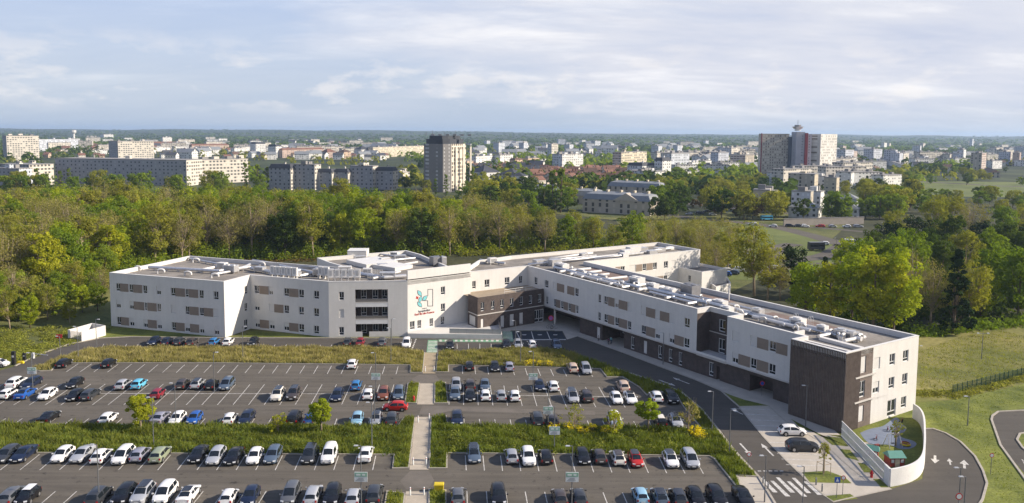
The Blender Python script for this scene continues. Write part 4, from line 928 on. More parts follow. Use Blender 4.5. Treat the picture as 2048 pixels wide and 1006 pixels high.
# rows: (phrase, [(kind, colour, px, py of the near bumper, f = nose / r = tail towards the viewer, roof)])
h_, s_, v_, e_, m_, k_, u_ = 'hatchback', 'saloon', 'small van', 'estate car', 'minivan', 'small car', 'SUV'
ROWS = [
 ('far row, left lot', [(h_, 'black', 118, 738.2, 'r'), (h_, 'black', 208.6, 738.2, 'r'), (h_, 'white', 702, 740, 'r')]),
 ('far row, right lot', [(h_, 'black', 939, 743.9, 'r'), (h_, 'black', 990.5, 745.7, 'f'), (h_, 'lilac grey', 1019.7, 745.4, 'r'), (e_, 'beige', 1148.5, 748.6, 'r'), (m_, 'light grey', 1175, 751.4, 'f')]),
 ('second row, left lot', [(u_, 'white', 18.9, 780, 'r'), (e_, 'navy blue', 49, 781, 'f'), (h_, 'black', 139, 780, 'f'), (h_, 'silver', 237, 782.6, 'r'), (h_, 'light blue', 269.3, 781.6, 'r'), (h_, 'taupe', 358, 781.6, 'r'), (h_, 'silver', 388.2, 780.9, 'r', 'black'), (h_, 'black', 416.5, 782.4, 'r'), (m_, 'slate blue', 446.8, 783.3, 'f'), (k_, 'mid blue', 710, 784, 'r')]),
 ('second row, right lot', [(u_, 'light grey', 912.5, 785, 'f'), (u_, 'taupe', 941, 785, 'r'), (h_, 'slate blue', 970.5, 784, 'f'), (h_, 'navy blue', 1080.5, 784.7, 'f'), (h_, 'white', 1109, 786, 'r'), (u_, 'beige', 1251, 788, 'r')]),
 ('third row, left lot', [(k_, 'white', 4, 801.5, 'r'), (s_, 'blue', 36.5, 802.4, 'r', 'black'), (h_, 'white', 83, 803.3, 'f'), (h_, 'black', 138.8, 805.5, 'f'), (e_, 'dark grey', 168, 804.3, 'r'), (k_, 'dark red', 308, 801, 'r'), (u_, 'cream white', 550, 805.6, 'f', 'black'), (u_, 'taupe', 582, 803.5, 'f', 'black'), (e_, 'navy blue', 670.7, 806, 'f'), (h_, 'white', 734, 802.6, 'r'), (u_, 'brown', 765, 803.5, 'f'), (m_, 'slate blue', 795.8, 802.6, 'f')]),
 ('third row, right lot', [(u_, 'slate blue', 910, 803.6, 'f'), (h_, 'black', 940.8, 806, 'f'), (h_, 'white', 971.6, 804.8, 'r'), (h_, 'light grey', 1003.8, 805.4, 'r'), (h_, 'white', 1031, 806, 'r'), (m_, 'silver', 1148.5, 808.8, 'f', 'black'), (u_, 'taupe', 1176.8, 808, 'r'), (h_, 'white', 1237, 811.5, 'f'), (s_, 'white', 1266, 811.5, 'f', 'black'), (h_, 'white', 1317, 808, 'r'), (u_, 'black', 1348, 811, 'f')]),
 ('fourth row, left lot', [(s_, 'black', 83, 852, 'r'), (h_, 'white', 205.5, 853, 'r'), (s_, 'lilac grey', 310, 853.5, 'r'), (h_, 'white', 346, 854, 'f'), (k_, 'blue', 382, 852.5, 'f'), (k_, 'white', 454, 853.5, 'r'), (e_, 'navy blue', 486, 854, 'f'), (m_, 'black', 583, 853, 'r'), (k_, 'blue', 617, 853.5, 'r'), (h_, 'pale blue', 711.5, 855, 'f'), (h_, 'light grey', 750, 855, 'f', 'black'), (u_, 'dark grey', 782, 856, 'r')]),
 ('fourth row, right lot', [(u_, 'navy blue', 914, 856, 'f'), (m_, 'dark grey', 1077.5, 856, 'r'), (h_, 'taupe', 1108.5, 857, 'r'), (u_, 'white', 1235, 858, 'f'), (k_, 'black', 1325, 858, 'r', 'cream'), (h_, 'silver', 1357, 859, 'f', 'black')]),
 ('fifth row, left lot', [(e_, 'dark grey', -5, 931, 'f'), (s_, 'navy blue', 30.2, 929.3, 'f'), (h_, 'white', 111.4, 929.3, 'f'), (s_, 'silver', 150, 930, 'f'), (h_, 'white', 190, 931.6, 'r'), (m_, 'white', 233.2, 933.2, 'f'), (h_, 'lilac grey', 269.3, 928.4, 'r'), (e_, 'sage green', 308, 930.2, 'r'), (s_, 'black', 386.3, 930.2, 'f'), (e_, 'silver', 422.2, 934.2, 'f'), (s_, 'black', 459, 934.2, 'f'), (h_, 'white', 502.7, 933, 'f'), (e_, 'slate blue', 538.5, 932, 'f'), (m_, 'dark grey', 614, 931.6, 'f', 'black'), (v_, 'white', 653.7, 932, 'f'), (s_, 'white', 728, 929.2, 'r')]),
 ('fifth row, right lot', [(e_, 'slate blue', 949, 930.2, 'f', 'black'), (h_, 'light grey', 1025.4, 931.6, 'r'), (u_, 'white', 1059.4, 936, 'f'), (h_, 'black', 1094.3, 932.7, 'r'), (h_, 'black', 1170, 933, 'f'), (h_, 'taupe', 1203, 932, 'r'), (h_, 'cream white', 1240.8, 935, 'r', 'brown'), (k_, 'red', 1276.7, 938.5, 'f', 'black'), (h_, 'white', 1347.5, 939.5, 'f', 'black'), (m_, 'silver', 1388.3, 940.4, 'f')]),
 ('nearest row, left lot', [(e_, 'grey', 5, 1017, 'r'), (k_, 'black', 40, 1015, 'f', 'white'), (m_, 'dark grey', 181, 1019, 'r'), (u_, 'black', 234, 1016, 'f'), (u_, 'silver', 272, 1014, 'f', 'black'), (m_, 'white', 317.4, 1012, 'f'), (s_, 'white', 364.6, 1015, 'r', 'black'), (k_, 'white', 449.6, 1017, 'r'), (h_, 'navy blue', 493, 1016, 'f'), (m_, 'grey', 574.4, 1014, 'f'), (e_, 'silver', 619.7, 1016, 'r'), (u_, 'black', 659.4, 1017, 'f'), (h_, 'silver', 702.8, 1018, 'r'), (u_, 'dark grey', 745.3, 1015, 'r')]),
 ('nearest row, right lot', [(h_, 'grey', 916, 1016, 'r'), (u_, 'black', 999, 1017, 'f'), (h_, 'taupe', 1123.6, 1019, 'r'), (h_, 'dark grey', 1162.5, 1018, 'r'), (k_, 'pale blue', 1287, 1014, 'r'), (h_, 'slate blue', 1326, 1017, 'r', 'black'), (h_, 'dark grey', 1363.6, 1018, 'r', 'black'), (h_, 'black', 1399.7, 1018, 'f'), (u_, 'black', 1443, 1020, 'f'), (s_, 'black', 1497.8, 1020, 'f')]),
 ('row beside access road', [(h_, 'navy blue', 301.4, 693, 'f'), (h_, 'navy blue', 327.8, 693, 'r'), (h_, 'dark grey', 352, 693, 'r'), (h_, 'taupe', 378, 694, 'r'), (k_, 'mid blue', 423, 694, 'r'), (h_, 'white', 451.5, 694, 'r'), (h_, 'black', 501.7, 694, 'f'), (h_, 'dark grey', 693.4, 694, 'r'), (h_, 'dark red', 719, 694, 'r'), (e_, 'grey', 763, 695, 'r'), (m_, 'white', 812, 698, 'f'), (h_, 'black', 899.5, 701, 'f'), (h_, 'black', 1014, 699, 'f'), (e_, 'light grey', 1038, 700, 'f'), (k_, 'white', 1066, 699, 'r'), (e_, 'slate blue', 1116, 701, 'f')])]
VPX = 900
for phrase, cars in ROWS:
    for i, c in enumerate(cars):
        kind, col, px, py, fr = c[:5]; roof = c[5] if len(c) > 5 else None
        if px > 1290 and '5' not in phrase: vp = 985
        else: vp = VPX if px < 1000 else VPX+(px-1000)*.12
        nb = G(px, py); d = (G(px+(vp-px)*.25, py+(265-py)*.25)-nb).normalized()
        T = TYPES[kind]; c0 = nb+d*(T['L']/2); ang = math.atan2(d.y, d.x)+(math.pi if fr == 'r' else 0) + random.uniform(-.02, .02)
        if fr == 'f': ang = math.atan2(d.y, d.x)
        else: ang = math.atan2(-d.y, -d.x)
        rt = {'black': 'black-roofed ', 'white': 'white-roofed ', 'cream': 'cream-roofed ', 'brown': 'brown-roofed ', None: ''}[roof]
        lab = f"{rt}{col} {kind}, {'nose' if fr == 'f' else 'tail'} forward, {ORD[i]} from left, {phrase}"
        put_car(kind, col, (c0.x, c0.y, .012), ang+random.uniform(-.015, .015), lab, 'cars parked in the hospital car park', roof)
def side_car(kind, col, px, py, facing, lab, group='cars standing apart from the rows', z=.012, sc=1.0, roof=None, tilt=0.0):
    p = G(px, py); return put_car(kind, col, (p.x, p.y, z), (0 if facing == 'l' else math.pi)+tilt, lab, group, roof, sc)
side_car('hatchback', 'red', 790.5, 820, 'l', 'bright red hatchback crossing the aisle sideways behind the third row')
side_car('hatchback', 'white', 1584, 869, 'r', 'white hatchback parked sideways on the light paving by the brown tower', z=.03)
side_car('SUV', 'dark grey', 1604, 900, 'r', 'dark grey SUV parked sideways on the light paving before the garden wall', z=.03)
side_car('small car', 'white', -2, 733, 'r', 'white small car at the left edge leaving by the ticket barrier')
# cars beyond the trees, by the roundabout
far = [('white', 1306, 424.5), ('dark grey', 1372, 421), ('silver', 1378, 430), ('navy blue', 1400, 428), ('dark grey', 1412, 425), ('white', 1425, 431), ('white', 1505, 450.5), ('pale blue', 1532, 440), ('white', 1546, 454.5), ('black', 1580, 454), ('dark grey', 1594, 454.3), ('white', 1610, 454.6), ('red', 1640, 454.8), ('silver', 1665, 455.2), ('white', 1693, 455.3), ('silver', 1716, 455.2), ('white', 1648, 490), ('dark grey', 1556, 539), ('white', 1545, 540), ('silver', 1489, 512), ('light grey', 1460, 538), ('white', 1456, 545), ('slate blue', 1466, 549), ('white', 1478, 543), ('blue', 1448, 552)]
for i, (col, x, y) in enumerate(far):
    side_car('hatchback' if i % 3 else 'estate car', col, x, y, 'lr'[i % 2], f"{col} car beyond the hospital roof, {ORD[i] if i < 19 else ['twentieth','twenty-first','twenty-second','twenty-third','twenty-fourth','twenty-fifth'][i-19]} along the roundabout roads", 'distant cars by the roundabout', z=.09, tilt=random.uniform(-.3, .1))
for k, o in CP.items():
    for ch in list(o.children):
        for c2 in list(ch.children): bpy.data.objects.remove(c2)
        bpy.data.objects.remove(ch)
    bpy.data.objects.remove(o)
# ---------------------------------------------------------------- vegetation
LM = {'bright': leafmat('leaf_bright', (.165, .235, .018), (.31, .34, .028)), 'green': leafmat('leaf_green', (.10, .165, .018), (.205, .25, .032)),
 'dark': leafmat('leaf_dark', (.040, .075, .014), (.09, .12, .024), .3), 'olive': leafmat('leaf_olive', (.17, .185, .032), (.29, .275, .05)), 'yellow': leafmat('leaf_yellow', (.23, .27, .022), (.36, .35, .032)),
 'bud': leafmat('leaf_bud', (.18, .17, .055), (.27, .245, .075), .35), 'conifer': leafmat('leaf_conifer', (.016, .032, .013), (.036, .055, .020), .1), 'rust': leafmat('leaf_rust', (.11, .065, .025), (.15, .11, .035), .25),
 'straw': leafmat('grass_straw', (.22, .20, .085), (.34, .29, .14), .35, .3), 'blade': leafmat('grass_blade', (.12, .155, .028), (.215, .225, .048), .4, .35), 'flower': leafmat('yellow_flower', (.62, .50, .02), (.75, .62, .04), .3, .1), 'dryblade': leafmat('grass_mixed', (.17, .20, .032), (.31, .28, .075), .35, .35),
 'stem': leafmat('herb_green', (.075, .115, .024), (.17, .195, .040), .35, .4)}
M_bark = mat('bark', (.13, .10, .072), .95, .3, 2.0, world=False); M_barkl = mat('pale_bark', (.27, .215, .15), .95, .25, 1.5, world=False)
def cards(name, C, Nrm, size, m, parent=None, asp=1.0, quad=True, loc=None):
    """many small leaf faces; C centres (n,3), Nrm face normals (n,3), size (n,)"""
    n = len(C); r = rng.normal(size=(n, 3)); Nrm = Nrm/np.maximum(1e-6, np.linalg.norm(Nrm, axis=1))[:, None]
    T = np.cross(Nrm, r); T /= np.maximum(1e-6, np.linalg.norm(T, axis=1))[:, None]; B = np.cross(Nrm, T)
    s = np.asarray(size)[:, None]*.5
    V = np.stack([C-T*s, C-B*s*asp, C+T*s, C+B*s*asp], 1).reshape(-1, 3)
    me = bpy.data.meshes.new(name); me.vertices.add(4*n); me.vertices.foreach_set('co', V.ravel().astype(np.float32))
    me.loops.add(4*n); me.loops.foreach_set('vertex_index', np.arange(4*n, dtype=np.int32)); me.polygons.add(n)
    me.polygons.foreach_set('loop_start', np.arange(0, 4*n, 4, dtype=np.int32)); me.polygons.foreach_set('loop_total', np.full(n, 4, dtype=np.int32))
    me.materials.append(m); me.update(calc_edges=True); me.validate()
    o = bpy.data.objects.new(name, me); COL.objects.link(o)
    if parent: o.parent = parent
    if loc is not None: o.location = loc
    return o
def sph(n):
    v = rng.normal(size=(n, 3)); return v/np.linalg.norm(v, axis=1)[:, None]
def tree_proto(h, rx, m, base=.3, nclump=60, nleaf=3000, leaf=.45, shape='round', bark=None, name='tree', bare=0.0, spread=1.0, branches=10, lean=.06):
    """trunk and limbs + a crown made of leaf clumps spread through an uneven volume"""
    root_ = empty(name); tr = MB(); hb = h*base; top = h*.86
    lx, ly = random.uniform(-lean, lean)*h, random.uniform(-lean, lean)*h
    r0 = h*.012+.06
    tr.tube([(0, 0, 0), (lx*.2, ly*.2, hb), (lx*.6, ly*.6, h*.6), (lx, ly, top)], [r0*1.25, r0, r0*.6, r0*.15], 7)
    cz = (h+hb)/2; rz = (h-hb)/2; cl = []
    while len(cl) < nclump:
        v = sph(1)[0]; rr = random.uniform(.35, 1)**.6
        if shape == 'cone':
            t = random.random(); w = rx*(1-t)**.8*random.uniform(.55, 1); a = random.uniform(0, 6.28); p = np.array([w*math.cos(a), w*math.sin(a), hb+t*(h-hb)])
        elif shape == 'column':
            t = random.random(); w = rx*(math.sin(math.pi*min(1, t*.85+.12))**.6)*random.uniform(.5, 1); a = random.uniform(0, 6.28); p = np.array([w*math.cos(a), w*math.sin(a), hb+t*(h-hb)])
        else:
            p = np.array([v[0]*rx*rr, v[1]*rx*rr, cz+v[2]*rz*rr]); p[:2] *= 1+.25*math.sin(3*math.atan2(v[1], v[0])+h)
            if shape == 'umbrella' and p[2] < cz-rz*.3: p[2] += rz*.8
        cl.append(p+np.array([lx*.6, ly*.6, 0]))
    cl = np.array(cl); nb = branches
    for k in range(nb):
        p = cl[k % len(cl)]; s = random.uniform(.25, .75); z0 = hb*.85+(p[2]-hb)*s*.55
        a = np.array([lx*z0/h, ly*z0/h, max(hb*.7, z0)]); mid = (a+p)/2+np.array([0, 0, random.uniform(-.03, .08)*h])
        tr.tube([tuple(a), tuple(mid), tuple(p)], [r0*.42, r0*.26, r0*.06], 5, cap=False)
        if bare:
            for _ in range(5):
                e = p+sph(1)[0]*rx*.42+np.array([0, 0, .05*h]); tr.tube([tuple(mid), tuple((mid+e)/2+sph(1)[0]*.3), tuple(e)], [r0*.16, r0*.1, .02], 3, cap=False)
    tr.build('trunk', bark or M_bark, root_, smooth=True)
    cr = rx*(.30 if shape != 'cone' else .22)*spread; per = nleaf//nclump
    C = []; Nn_ = []
    for p in cl:
        d = sph(per); k = rng.uniform(.45, 1, per)[:, None]**.5; sc_ = cr*random.uniform(.6, 1.25)
        q = p+d*k*sc_*np.array([1, 1, .72]); C.append(q); Nn_.append(d+np.array([0, 0, .35])+rng.normal(size=(per, 3))*.45)
    C = np.concatenate(C); Nn_ = np.concatenate(Nn_); C[:, 2] = np.maximum(C[:, 2], .15)
    cards('crown', C, Nn_, rng.uniform(.6, 1.35, len(C))*leaf, m, root_)
    return root_
random.seed(11); rng = np.random.default_rng(11)
TP = {}
for i in range(3): TP['bright%d' % i] = tree_proto(19+i, 5.4, LM['bright'], .10, 84, 6800, .50, name='forest_tree', branches=9)
for i in range(3): TP['green%d' % i] = tree_proto(20+i, 5.8, LM['green'], .10, 88, 7000, .50, name='forest_tree', branches=9)
for i in range(2): TP['dark%d' % i] = tree_proto(19+i, 5.4, LM['dark'], .12, 80, 6200, .5, name='forest_tree')
for i in range(3): TP['olive%d' % i] = tree_proto(20+i*.7, 5.6, LM['olive'], .22, 84, 5600, .44, bark=M_barkl, name='forest_tree', bare=1, branches=12)
for i in range(4): TP['bud%d' % i] = tree_proto(20+i*.6, 5.6, LM['bud'], .24, 76, 3400, .34, bark=M_barkl, name='budding_tree', bare=1, branches=20, spread=1.25)
for i in range(2): TP['tall%d' % i] = tree_proto(22+i, 5.2, LM['olive'], .50, 40, 3000, .48, 'umbrella', M_barkl, name='tall_forked_tree', bare=1, branches=9)
for i in range(2): TP['yellow%d' % i] = tree_proto(17+i, 4.6, LM['yellow'], .08, 80, 6400, .44, name='forest_tree')
TP['con0'] = tree_proto(17, 3.6, LM['conifer'], .08, 70, 3200, .5, 'cone', name='conifer_tree', branches=20)
TP['con1'] = tree_proto(14, 5.0, LM['conifer'], .12, 60, 3200, .5, name='pine_tree', branches=14)
TP['pop0'] = tree_proto(21, 1.9, LM['green'], .06, 60, 2400, .5, 'column', name='poplar_tree')
for i in range(3): TP['bush%d' % i] = tree_proto(4.5+i, 2.6, LM[('green', 'bright', 'olive')[i]], .05, 26, 1100, .42, name='bush', branches=6)
USED_T = {}
def plant(key, x, y, s=1.0, label=None, cat='tree', group=None, z=0.0, sz=None):
    o = dup(TP[key], (x, y, z), random.uniform(0, 6.28), label, group, (s, s, s*(sz or 1))); o['category'] = cat; return o
# forest
FOR_L = {'bright': 'leafy bright green tree standing in the wood behind the hospital', 'green': 'full mid green tree standing in the wood behind the hospital', 'dark': 'dense dark green tree standing in the wood behind the hospital',
 'olive': 'olive green tree with pale forked trunk in the wood behind the hospital', 'bud': 'nearly bare brownish tree just coming into bud in the wood', 'tall': 'tall pale trunked tree with high sparse crown in the wood', 'yellow': 'yellow green young tree at the edge of the wood behind the hospital'}
def frontY(px):                        # foot of the wood, as a photo row
    pts = [(-300, 640), (0, 612), (110, 598), (190, 560), (300, 545), (420, 524), (560, 519), (900, 512), (1250, 500), (1300, 470)]
    for (a, ya), (b, yb) in zip(pts[:-1], pts[1:]):
        if a <= px <= b: return ya+(yb-ya)*(px-a)/(b-a)
    return 600
def backD(px): return 352 if px < 640 else 352-(px-640)*.05 if px < 1000 else 334-(px-1000)*.12
cand = []
yy = 185.0
while yy < 352:
    xx = -250.0
    while xx < 75:
        x = xx+random.uniform(-2.6, 2.6); y = yy+random.uniform(-2.6, 2.6); p = W2P((x, y, 0))
        if -90 < p[0] < 1285 and p[1] < frontY(p[0])-1 and y < backD(p[0]): cand.append((x, y, p))
        xx += 7.9 if yy < 262 else 9.4
    yy += 7.4 if yy < 262 else 8.6
print('forest candidates', len(cand))
cnt = {}
for x, y, p in cand:
    fx = p[0]; u = random.random(); n_ = .5+.5*math.sin(x*.07+2)*math.cos(y*.06+1)
    edge = p[1] > frontY(fx)-9
    if fx < 330: w = dict(bud=.30, olive=.24, bright=.20, green=.12, tall=.03, yellow=.11)
    elif fx < 900: w = dict(green=.34, bright=.26, dark=.07, olive=.16, tall=.03, bud=.10, yellow=.04)
    else: w = dict(olive=.34, bud=.34, green=.16, dark=.06, bright=.1)
    keys = list(w); ws = np.array([w[k]*(1+1.2*math.sin(x*.05*(i+1)+y*.04+i*2)) for i, k in enumerate(keys)]).clip(.02); ws /= ws.sum()
    k = keys[rng.choice(len(keys), p=ws)]
    var = {'bright': 3, 'green': 3, 'dark': 2, 'olive': 3, 'bud': 4, 'tall': 2, 'yellow': 2}[k]; s = random.uniform(.82, 1.08)
    if fx > 830: s *= max(.55, 1-(fx-830)/1000)
    if 600 < fx < 760 and y > 320: s *= 1.06
    if cnt.get('n', 0) >= 420: continue
    cnt['n'] = cnt.get('n', 0)+1
    plant('%s%d' % (k, random.randrange(var)), x, y, s, FOR_L[k], group='%s trees of the wood' % k)
print('forest', cnt)
# undergrowth along the foot of the wood
def scatter(name, pts, m, h=(1.5, 3.5), w=1.5, per=60, leaf=.45, kind='stuff', label=None):
    C = []; Nn_ = []
    for x, y in pts:
        hh = random.uniform(*h); ww = w*random.uniform(.7, 1.4); d = sph(per); d[:, 2] = abs(d[:, 2])
        C.append(np.array([x, y, 0])+d*np.array([ww, ww, hh])*rng.uniform(.6, 1, per)[:, None]); Nn_.append(d+rng.normal(size=(per, 3))*.4)
    o = cards(name, np.concatenate(C), np.concatenate(Nn_), rng.uniform(.6, 1.4, per*len(pts))*leaf, m); o['kind'] = kind
    if label: o['label'] = label
    return o
def along_front(x0, x1, step, back=0, jit=3):
    out = []; x = x0
    while x < x1:
        y = frontY(x)+random.uniform(-1, .3)*jit-back; g_ = G(x, y); out.append((g_.x, g_.y)); x += step*random.uniform(.6, 1.4)
    return out
scatter('undergrowth', along_front(-60, 900, 7, 0, 8)+along_front(-40, 1250, 7, 7, 8), LM['green'], (2.5, 8), 2.6, 120, .5)
scatter('undergrowth', along_front(-60, 1250, 7, 5, 9), LM['bright'], (2.5, 9), 2.2, 110, .5)
scatter('undergrowth', along_front(-60, 1250, 7, 12, 12), LM['olive'], (4, 11), 2.2, 110, .45)
scatter('undergrowth', along_front(-60, 260, 6, -16, 14), LM['blade'], (1, 2.6), 2.0, 80, .45)
scatter('undergrowth', along_front(560, 1290, 9, 0, 5), LM['olive'], (1.5, 4), 2.2, 90, .5)
scatter('undergrowth', along_front(380, 640, 8, -5, 4), LM['rust'], (.6, 1.3), 1.8, 50, .35)
scatter('undergrowth', [(G(x, y).x, G(x, y).y) for x, y in [(random.uniform(-60, 215), random.uniform(655, 728)) for _ in range(420)] if y < 738-x*.36 and y > 640], LM['dryblade'], (.3, .9), 1.3, 90, .20)
# left slope shrubs
for x, y, k, s in ((20, 640, 'bush0', 1.4), (60, 636, 'bush2', 1.5), (108, 628, 'bush0', 1.2), (-20, 655, 'bush1', 1.6), (150, 618, 'bush1', 1.1), (185, 600, 'bush0', 1.1), (90, 612, 'bush2', 1.5), (15, 616, 'bush1', 1.7), (50, 604, 'bush0', 1.5), (135, 640, 'bush2', .8)):
    p = G(x, y); plant(k, p.x, p.y, s, 'rounded %s bush on the grassy slope below the wood' % {'bush0': 'mid green', 'bush1': 'bright green', 'bush2': 'olive green'}[k], 'bush', 'bushes on the slope left of the hospital')
for x, y, k, s in ((150, 600, 'olive0', .55), (185, 592, 'bright1', .5), (205, 600, 'bud1', .45), (120, 618, 'green0', .5), (165, 625, 'bright0', .36), (95, 640, 'olive1', .42), (195, 622, 'green2', .34), (60, 655, 'bright2', .38), (20, 660, 'olive2', .45), (-15, 640, 'green1', .6), (140, 648, 'olive0', .26), (210, 575, 'green1', .6), (30, 630, 'bud2', .6)):
    p = G(x, y); plant(k, p.x, p.y, s, 'low tree of the thicket running down the slope left of the hospital', 'tree', 'thicket trees left of the hospital')
# trees right of the wood and beyond the back wing (x, foot y, prototype, scale, z scale)
RT_ = [
 (1262, 512, 'green1', .80, 'dense round dark green tree standing behind the back wing roof'),
 (1508, 592, 'olive2', .98, 'tall yellowish tree with open crown just right of the back wing'), (1535, 600, 'olive1', .72, 'olive tree leaning beside the tall open crowned tree'), (1582, 585, 'con1', .98, 'dark broad pine beside the roundabout road'),
 (1560, 600, 'bud1', .5, 'brownish budding shrub tree below the dark broad pine'), (1610, 640, 'bright0', .80, 'fresh light green tree, leftmost behind the long roof'), (1660, 648, 'yellow0', .90, 'light green upright tree, second behind the long roof'),
 (1650, 600, 'con0', .68, 'dark conifer between the light green trees and the road'), (1688, 572, 'bright1', .72, 'slender green tree rising beside the far road bend'), (1700, 655, 'bright2', .92, 'broad light green tree, third behind the long roof'),
 (1745, 668, 'yellow1', 1.12, 'large yellow green maple behind the near end of the long roof'), (1785, 672, 'bright1', .98, 'bright green maple right of the large yellow green maple'), (1720, 600, 'green2', .80, 'mid green tree behind the row of light green trees'),
 (1770, 600, 'green0', .90, 'round mid green tree in the middle of the right wood'), (1820, 640, 'bud2', .82, 'grey brown budding tree among the green ones of the right wood'), (1815, 590, 'green1', .90, 'full green tree behind the grey brown budding one'),
 (1860, 655, 'bud0', .72, 'budding thorn tree at the edge of the dry meadow'), (1905, 665, 'con0', 1.10, 'tall dark spruce at the edge of the dry meadow'), (1935, 655, 'olive0', .80, 'olive tree right of the tall dark spruce'), (1960, 640, 'bright0', .66, 'light green tree by the right side of the dark spruce'),
 (1990, 620, 'green2', .82, 'round green tree near the right edge above the meadow'), (2035, 640, 'green0', .92, 'large green tree at the right picture edge above the meadow'), (2080, 640, 'olive2', .95, 'olive tree just past the right picture edge'),
 (1880, 580, 'dark0', .85, 'dark green tree deep in the right wood'), (1930, 570, 'olive1', .80, 'olive crowned tree deep in the right wood'), (1985, 565, 'green1', .82, 'green crowned tree deep in the right wood'), (2040, 565, 'dark1', .85, 'dark tree near the right edge deep in the wood'),
 (1740, 548, 'dark0', .82, 'dark tree left of the curved street lamp'), (1775, 520, 'con1', 1.0, 'dark broad pine behind the curved street lamp'), (1790, 505, 'olive0', .85, 'yellow olive tree crowning the dark pine'), (1830, 515, 'con1', 1.1, 'dark pine right of the curved street lamp'),
 (1860, 498, 'olive2', 1.0, 'large olive tree on the skyline of the right wood'), (1905, 492, 'olive1', 1.0, 'olive brown tree right of the large olive one'), (1940, 500, 'bud3', .95, 'brown budding tree on the skyline of the right wood'), (1905, 530, 'dark1', .95, 'dark spreading tree in the hollow of the right wood'),
 (1960, 520, 'con1', 1.0, 'dark pine in the hollow of the right wood'), (2000, 500, 'green0', .9, 'green tree above the hollow of the right wood'), (2045, 495, 'olive0', .9, 'olive tree at the right edge above the hollow'), (2010, 535, 'dark0', .9, 'dark tree at the right end of the hollow'),
 (2060, 525, 'con1', 1.0, 'dark pine past the right edge of the hollow'), (1850, 555, 'dark1', .85, 'dark tree below the right pines'), (1800, 560, 'green2', .75, 'green tree below the curved street lamp'),
 (1430, 560, 'bud1', .62, 'brown budding tree behind the back wing corner'), (1400, 530, 'bud0', .6, 'bare brown tree behind the back wing end wall'), (1455, 545, 'olive2', .6, 'olive shrub tree behind the parked cars of the annex'), (1350, 505, 'bud2', .62, 'bare brown tree above the back wing roof'),
 (1320, 498, 'olive1', .5, 'olive scrub tree above the back wing roof'), (1380, 505, 'olive0', .5, 'olive scrub tree right above the back wing corner'), (1420, 505, 'bud3', .6, 'brown scrub tree between back wing and green'), (1460, 510, 'bud1', .55, 'brown scrub tree at the edge of the roundabout green'),
 (1300, 520, 'bud0', .6, 'bare brown tree right of the dense round tree'), (1440, 520, 'olive2', .5, 'olive scrub tree at the edge of the roundabout green')]
for x, y, k, s, lab in RT_:
    p = G(x, y); plant(k, p.x, p.y, s, lab, 'tree')
scatter('undergrowth', [(p.x, p.y) for p in (G(x+random.uniform(-6, 6), y+random.uniform(-4, 3)) for x, y in zip(np.linspace(1830, 2120, 60), np.linspace(672, 640, 60)))], LM['green'], (1, 3.2), 2.0, 90, .42)
scatter('undergrowth', [(p.x, p.y) for p in (G(random.uniform(1600, 1840), random.uniform(590, 668)) for _ in range(90))], LM['dark'], (1, 3), 2.2, 70, .5)
scatter('undergrowth', [(p.x, p.y) for p in (G(random.uniform(1840, 2100), random.uniform(500, 640)) for _ in range(160))], LM['dark'], (2, 5), 3.2, 80, .7)
scatter('undergrowth', [(p.x, p.y) for p in (G(random.uniform(1240, 1480), random.uniform(445, 540)) for _ in range(330))], LM['bud'], (2, 6), 3.0, 90, .5)
scatter('undergrowth', [(p.x, p.y) for p in (G(random.uniform(1240, 1420), random.uniform(445, 540)) for _ in range(110))], LM['olive'], (2, 6), 2.8, 90, .5)
# planted street trees and shrubs in the banks
def small_tree(x, y, h, w, m, lab, name='young_tree', base=.3, n=1500, leaf=.26, shape='round', bare=0, bark=None, cat='tree', grp=None):
    o = tree_proto(h, w, m, base, 64 if n > 2000 else 30, n, leaf, shape, bark or M_barkl, name, bare, 1.0, 8, .02); p = G(x, y); o.location = (p.x, p.y, .14); tag(o, lab, cat, grp); return o
small_tree(282, 861, 5.6, 1.75, LM['yellow'], 'round light green young tree on the left middle bank', base=.16, n=6500, leaf=.20)
small_tree(643, 868, 5.0, 1.5, LM['bright'], 'round green young tree on the middle bank right of the yellow shrub', base=.3, n=5600, leaf=.19)
small_tree(1296, 863, 4.8, 1.5, LM['bright'], 'round green young tree on the right middle bank', base=.34, n=5600, leaf=.19)
small_tree(556, 868, 3.2, 1.3, LM['yellow'], 'loose yellow green shrub left of the round young tree', 'shrub', .05, 700, .2, bare=1, cat='shrub')
small_tree(1149, 862, 4.0, 1.8, LM['olive'], 'thin olive shrub tree with see-through crown over the right bank', 'shrub_tree', .2, 500, .2, bare=1)
small_tree(1228, 872, 4.2, 1.5, LM['yellow'], 'yellow green shrub in front of the white SUV on the right bank', 'shrub', .05, 1000, .22, bare=1, cat='shrub')
small_tree(1376, 866, 4.8, 1.7, LM['bud'], 'sparse brownish young tree by the lower corner of the right lot', base=.2, n=650, leaf=.2, bare=1)
small_tree(1647, 948, 4.2, .9, LM['olive'], 'staked sapling on the grass square beside the zebra crossing', 'sapling', .4, 420, .18, bare=1)
small_tree(1791, 893, 3.6, .9, LM['olive'], 'thin sapling inside the walled playground garden', 'sapling', .35, 420, .18, bare=1)
small_tree(1388, 872, 1.6, .9, LM['flower'], 'yellow flowering broom below the sparse brownish tree', 'flowering_shrub', .05, 500, .16, cat='shrub')
for x, y in ((1138, 862), (1185, 865), (1212, 868), (1165, 868), (1106, 864), (1400, 878)):
    small_tree(x, y, 1.1, 1.0, LM['flower'], 'low clump of yellow flowers on the crest of the right middle bank', 'flower_clump', .02, 300, .16, cat='flowers', grp='yellow flower clumps on the right bank')
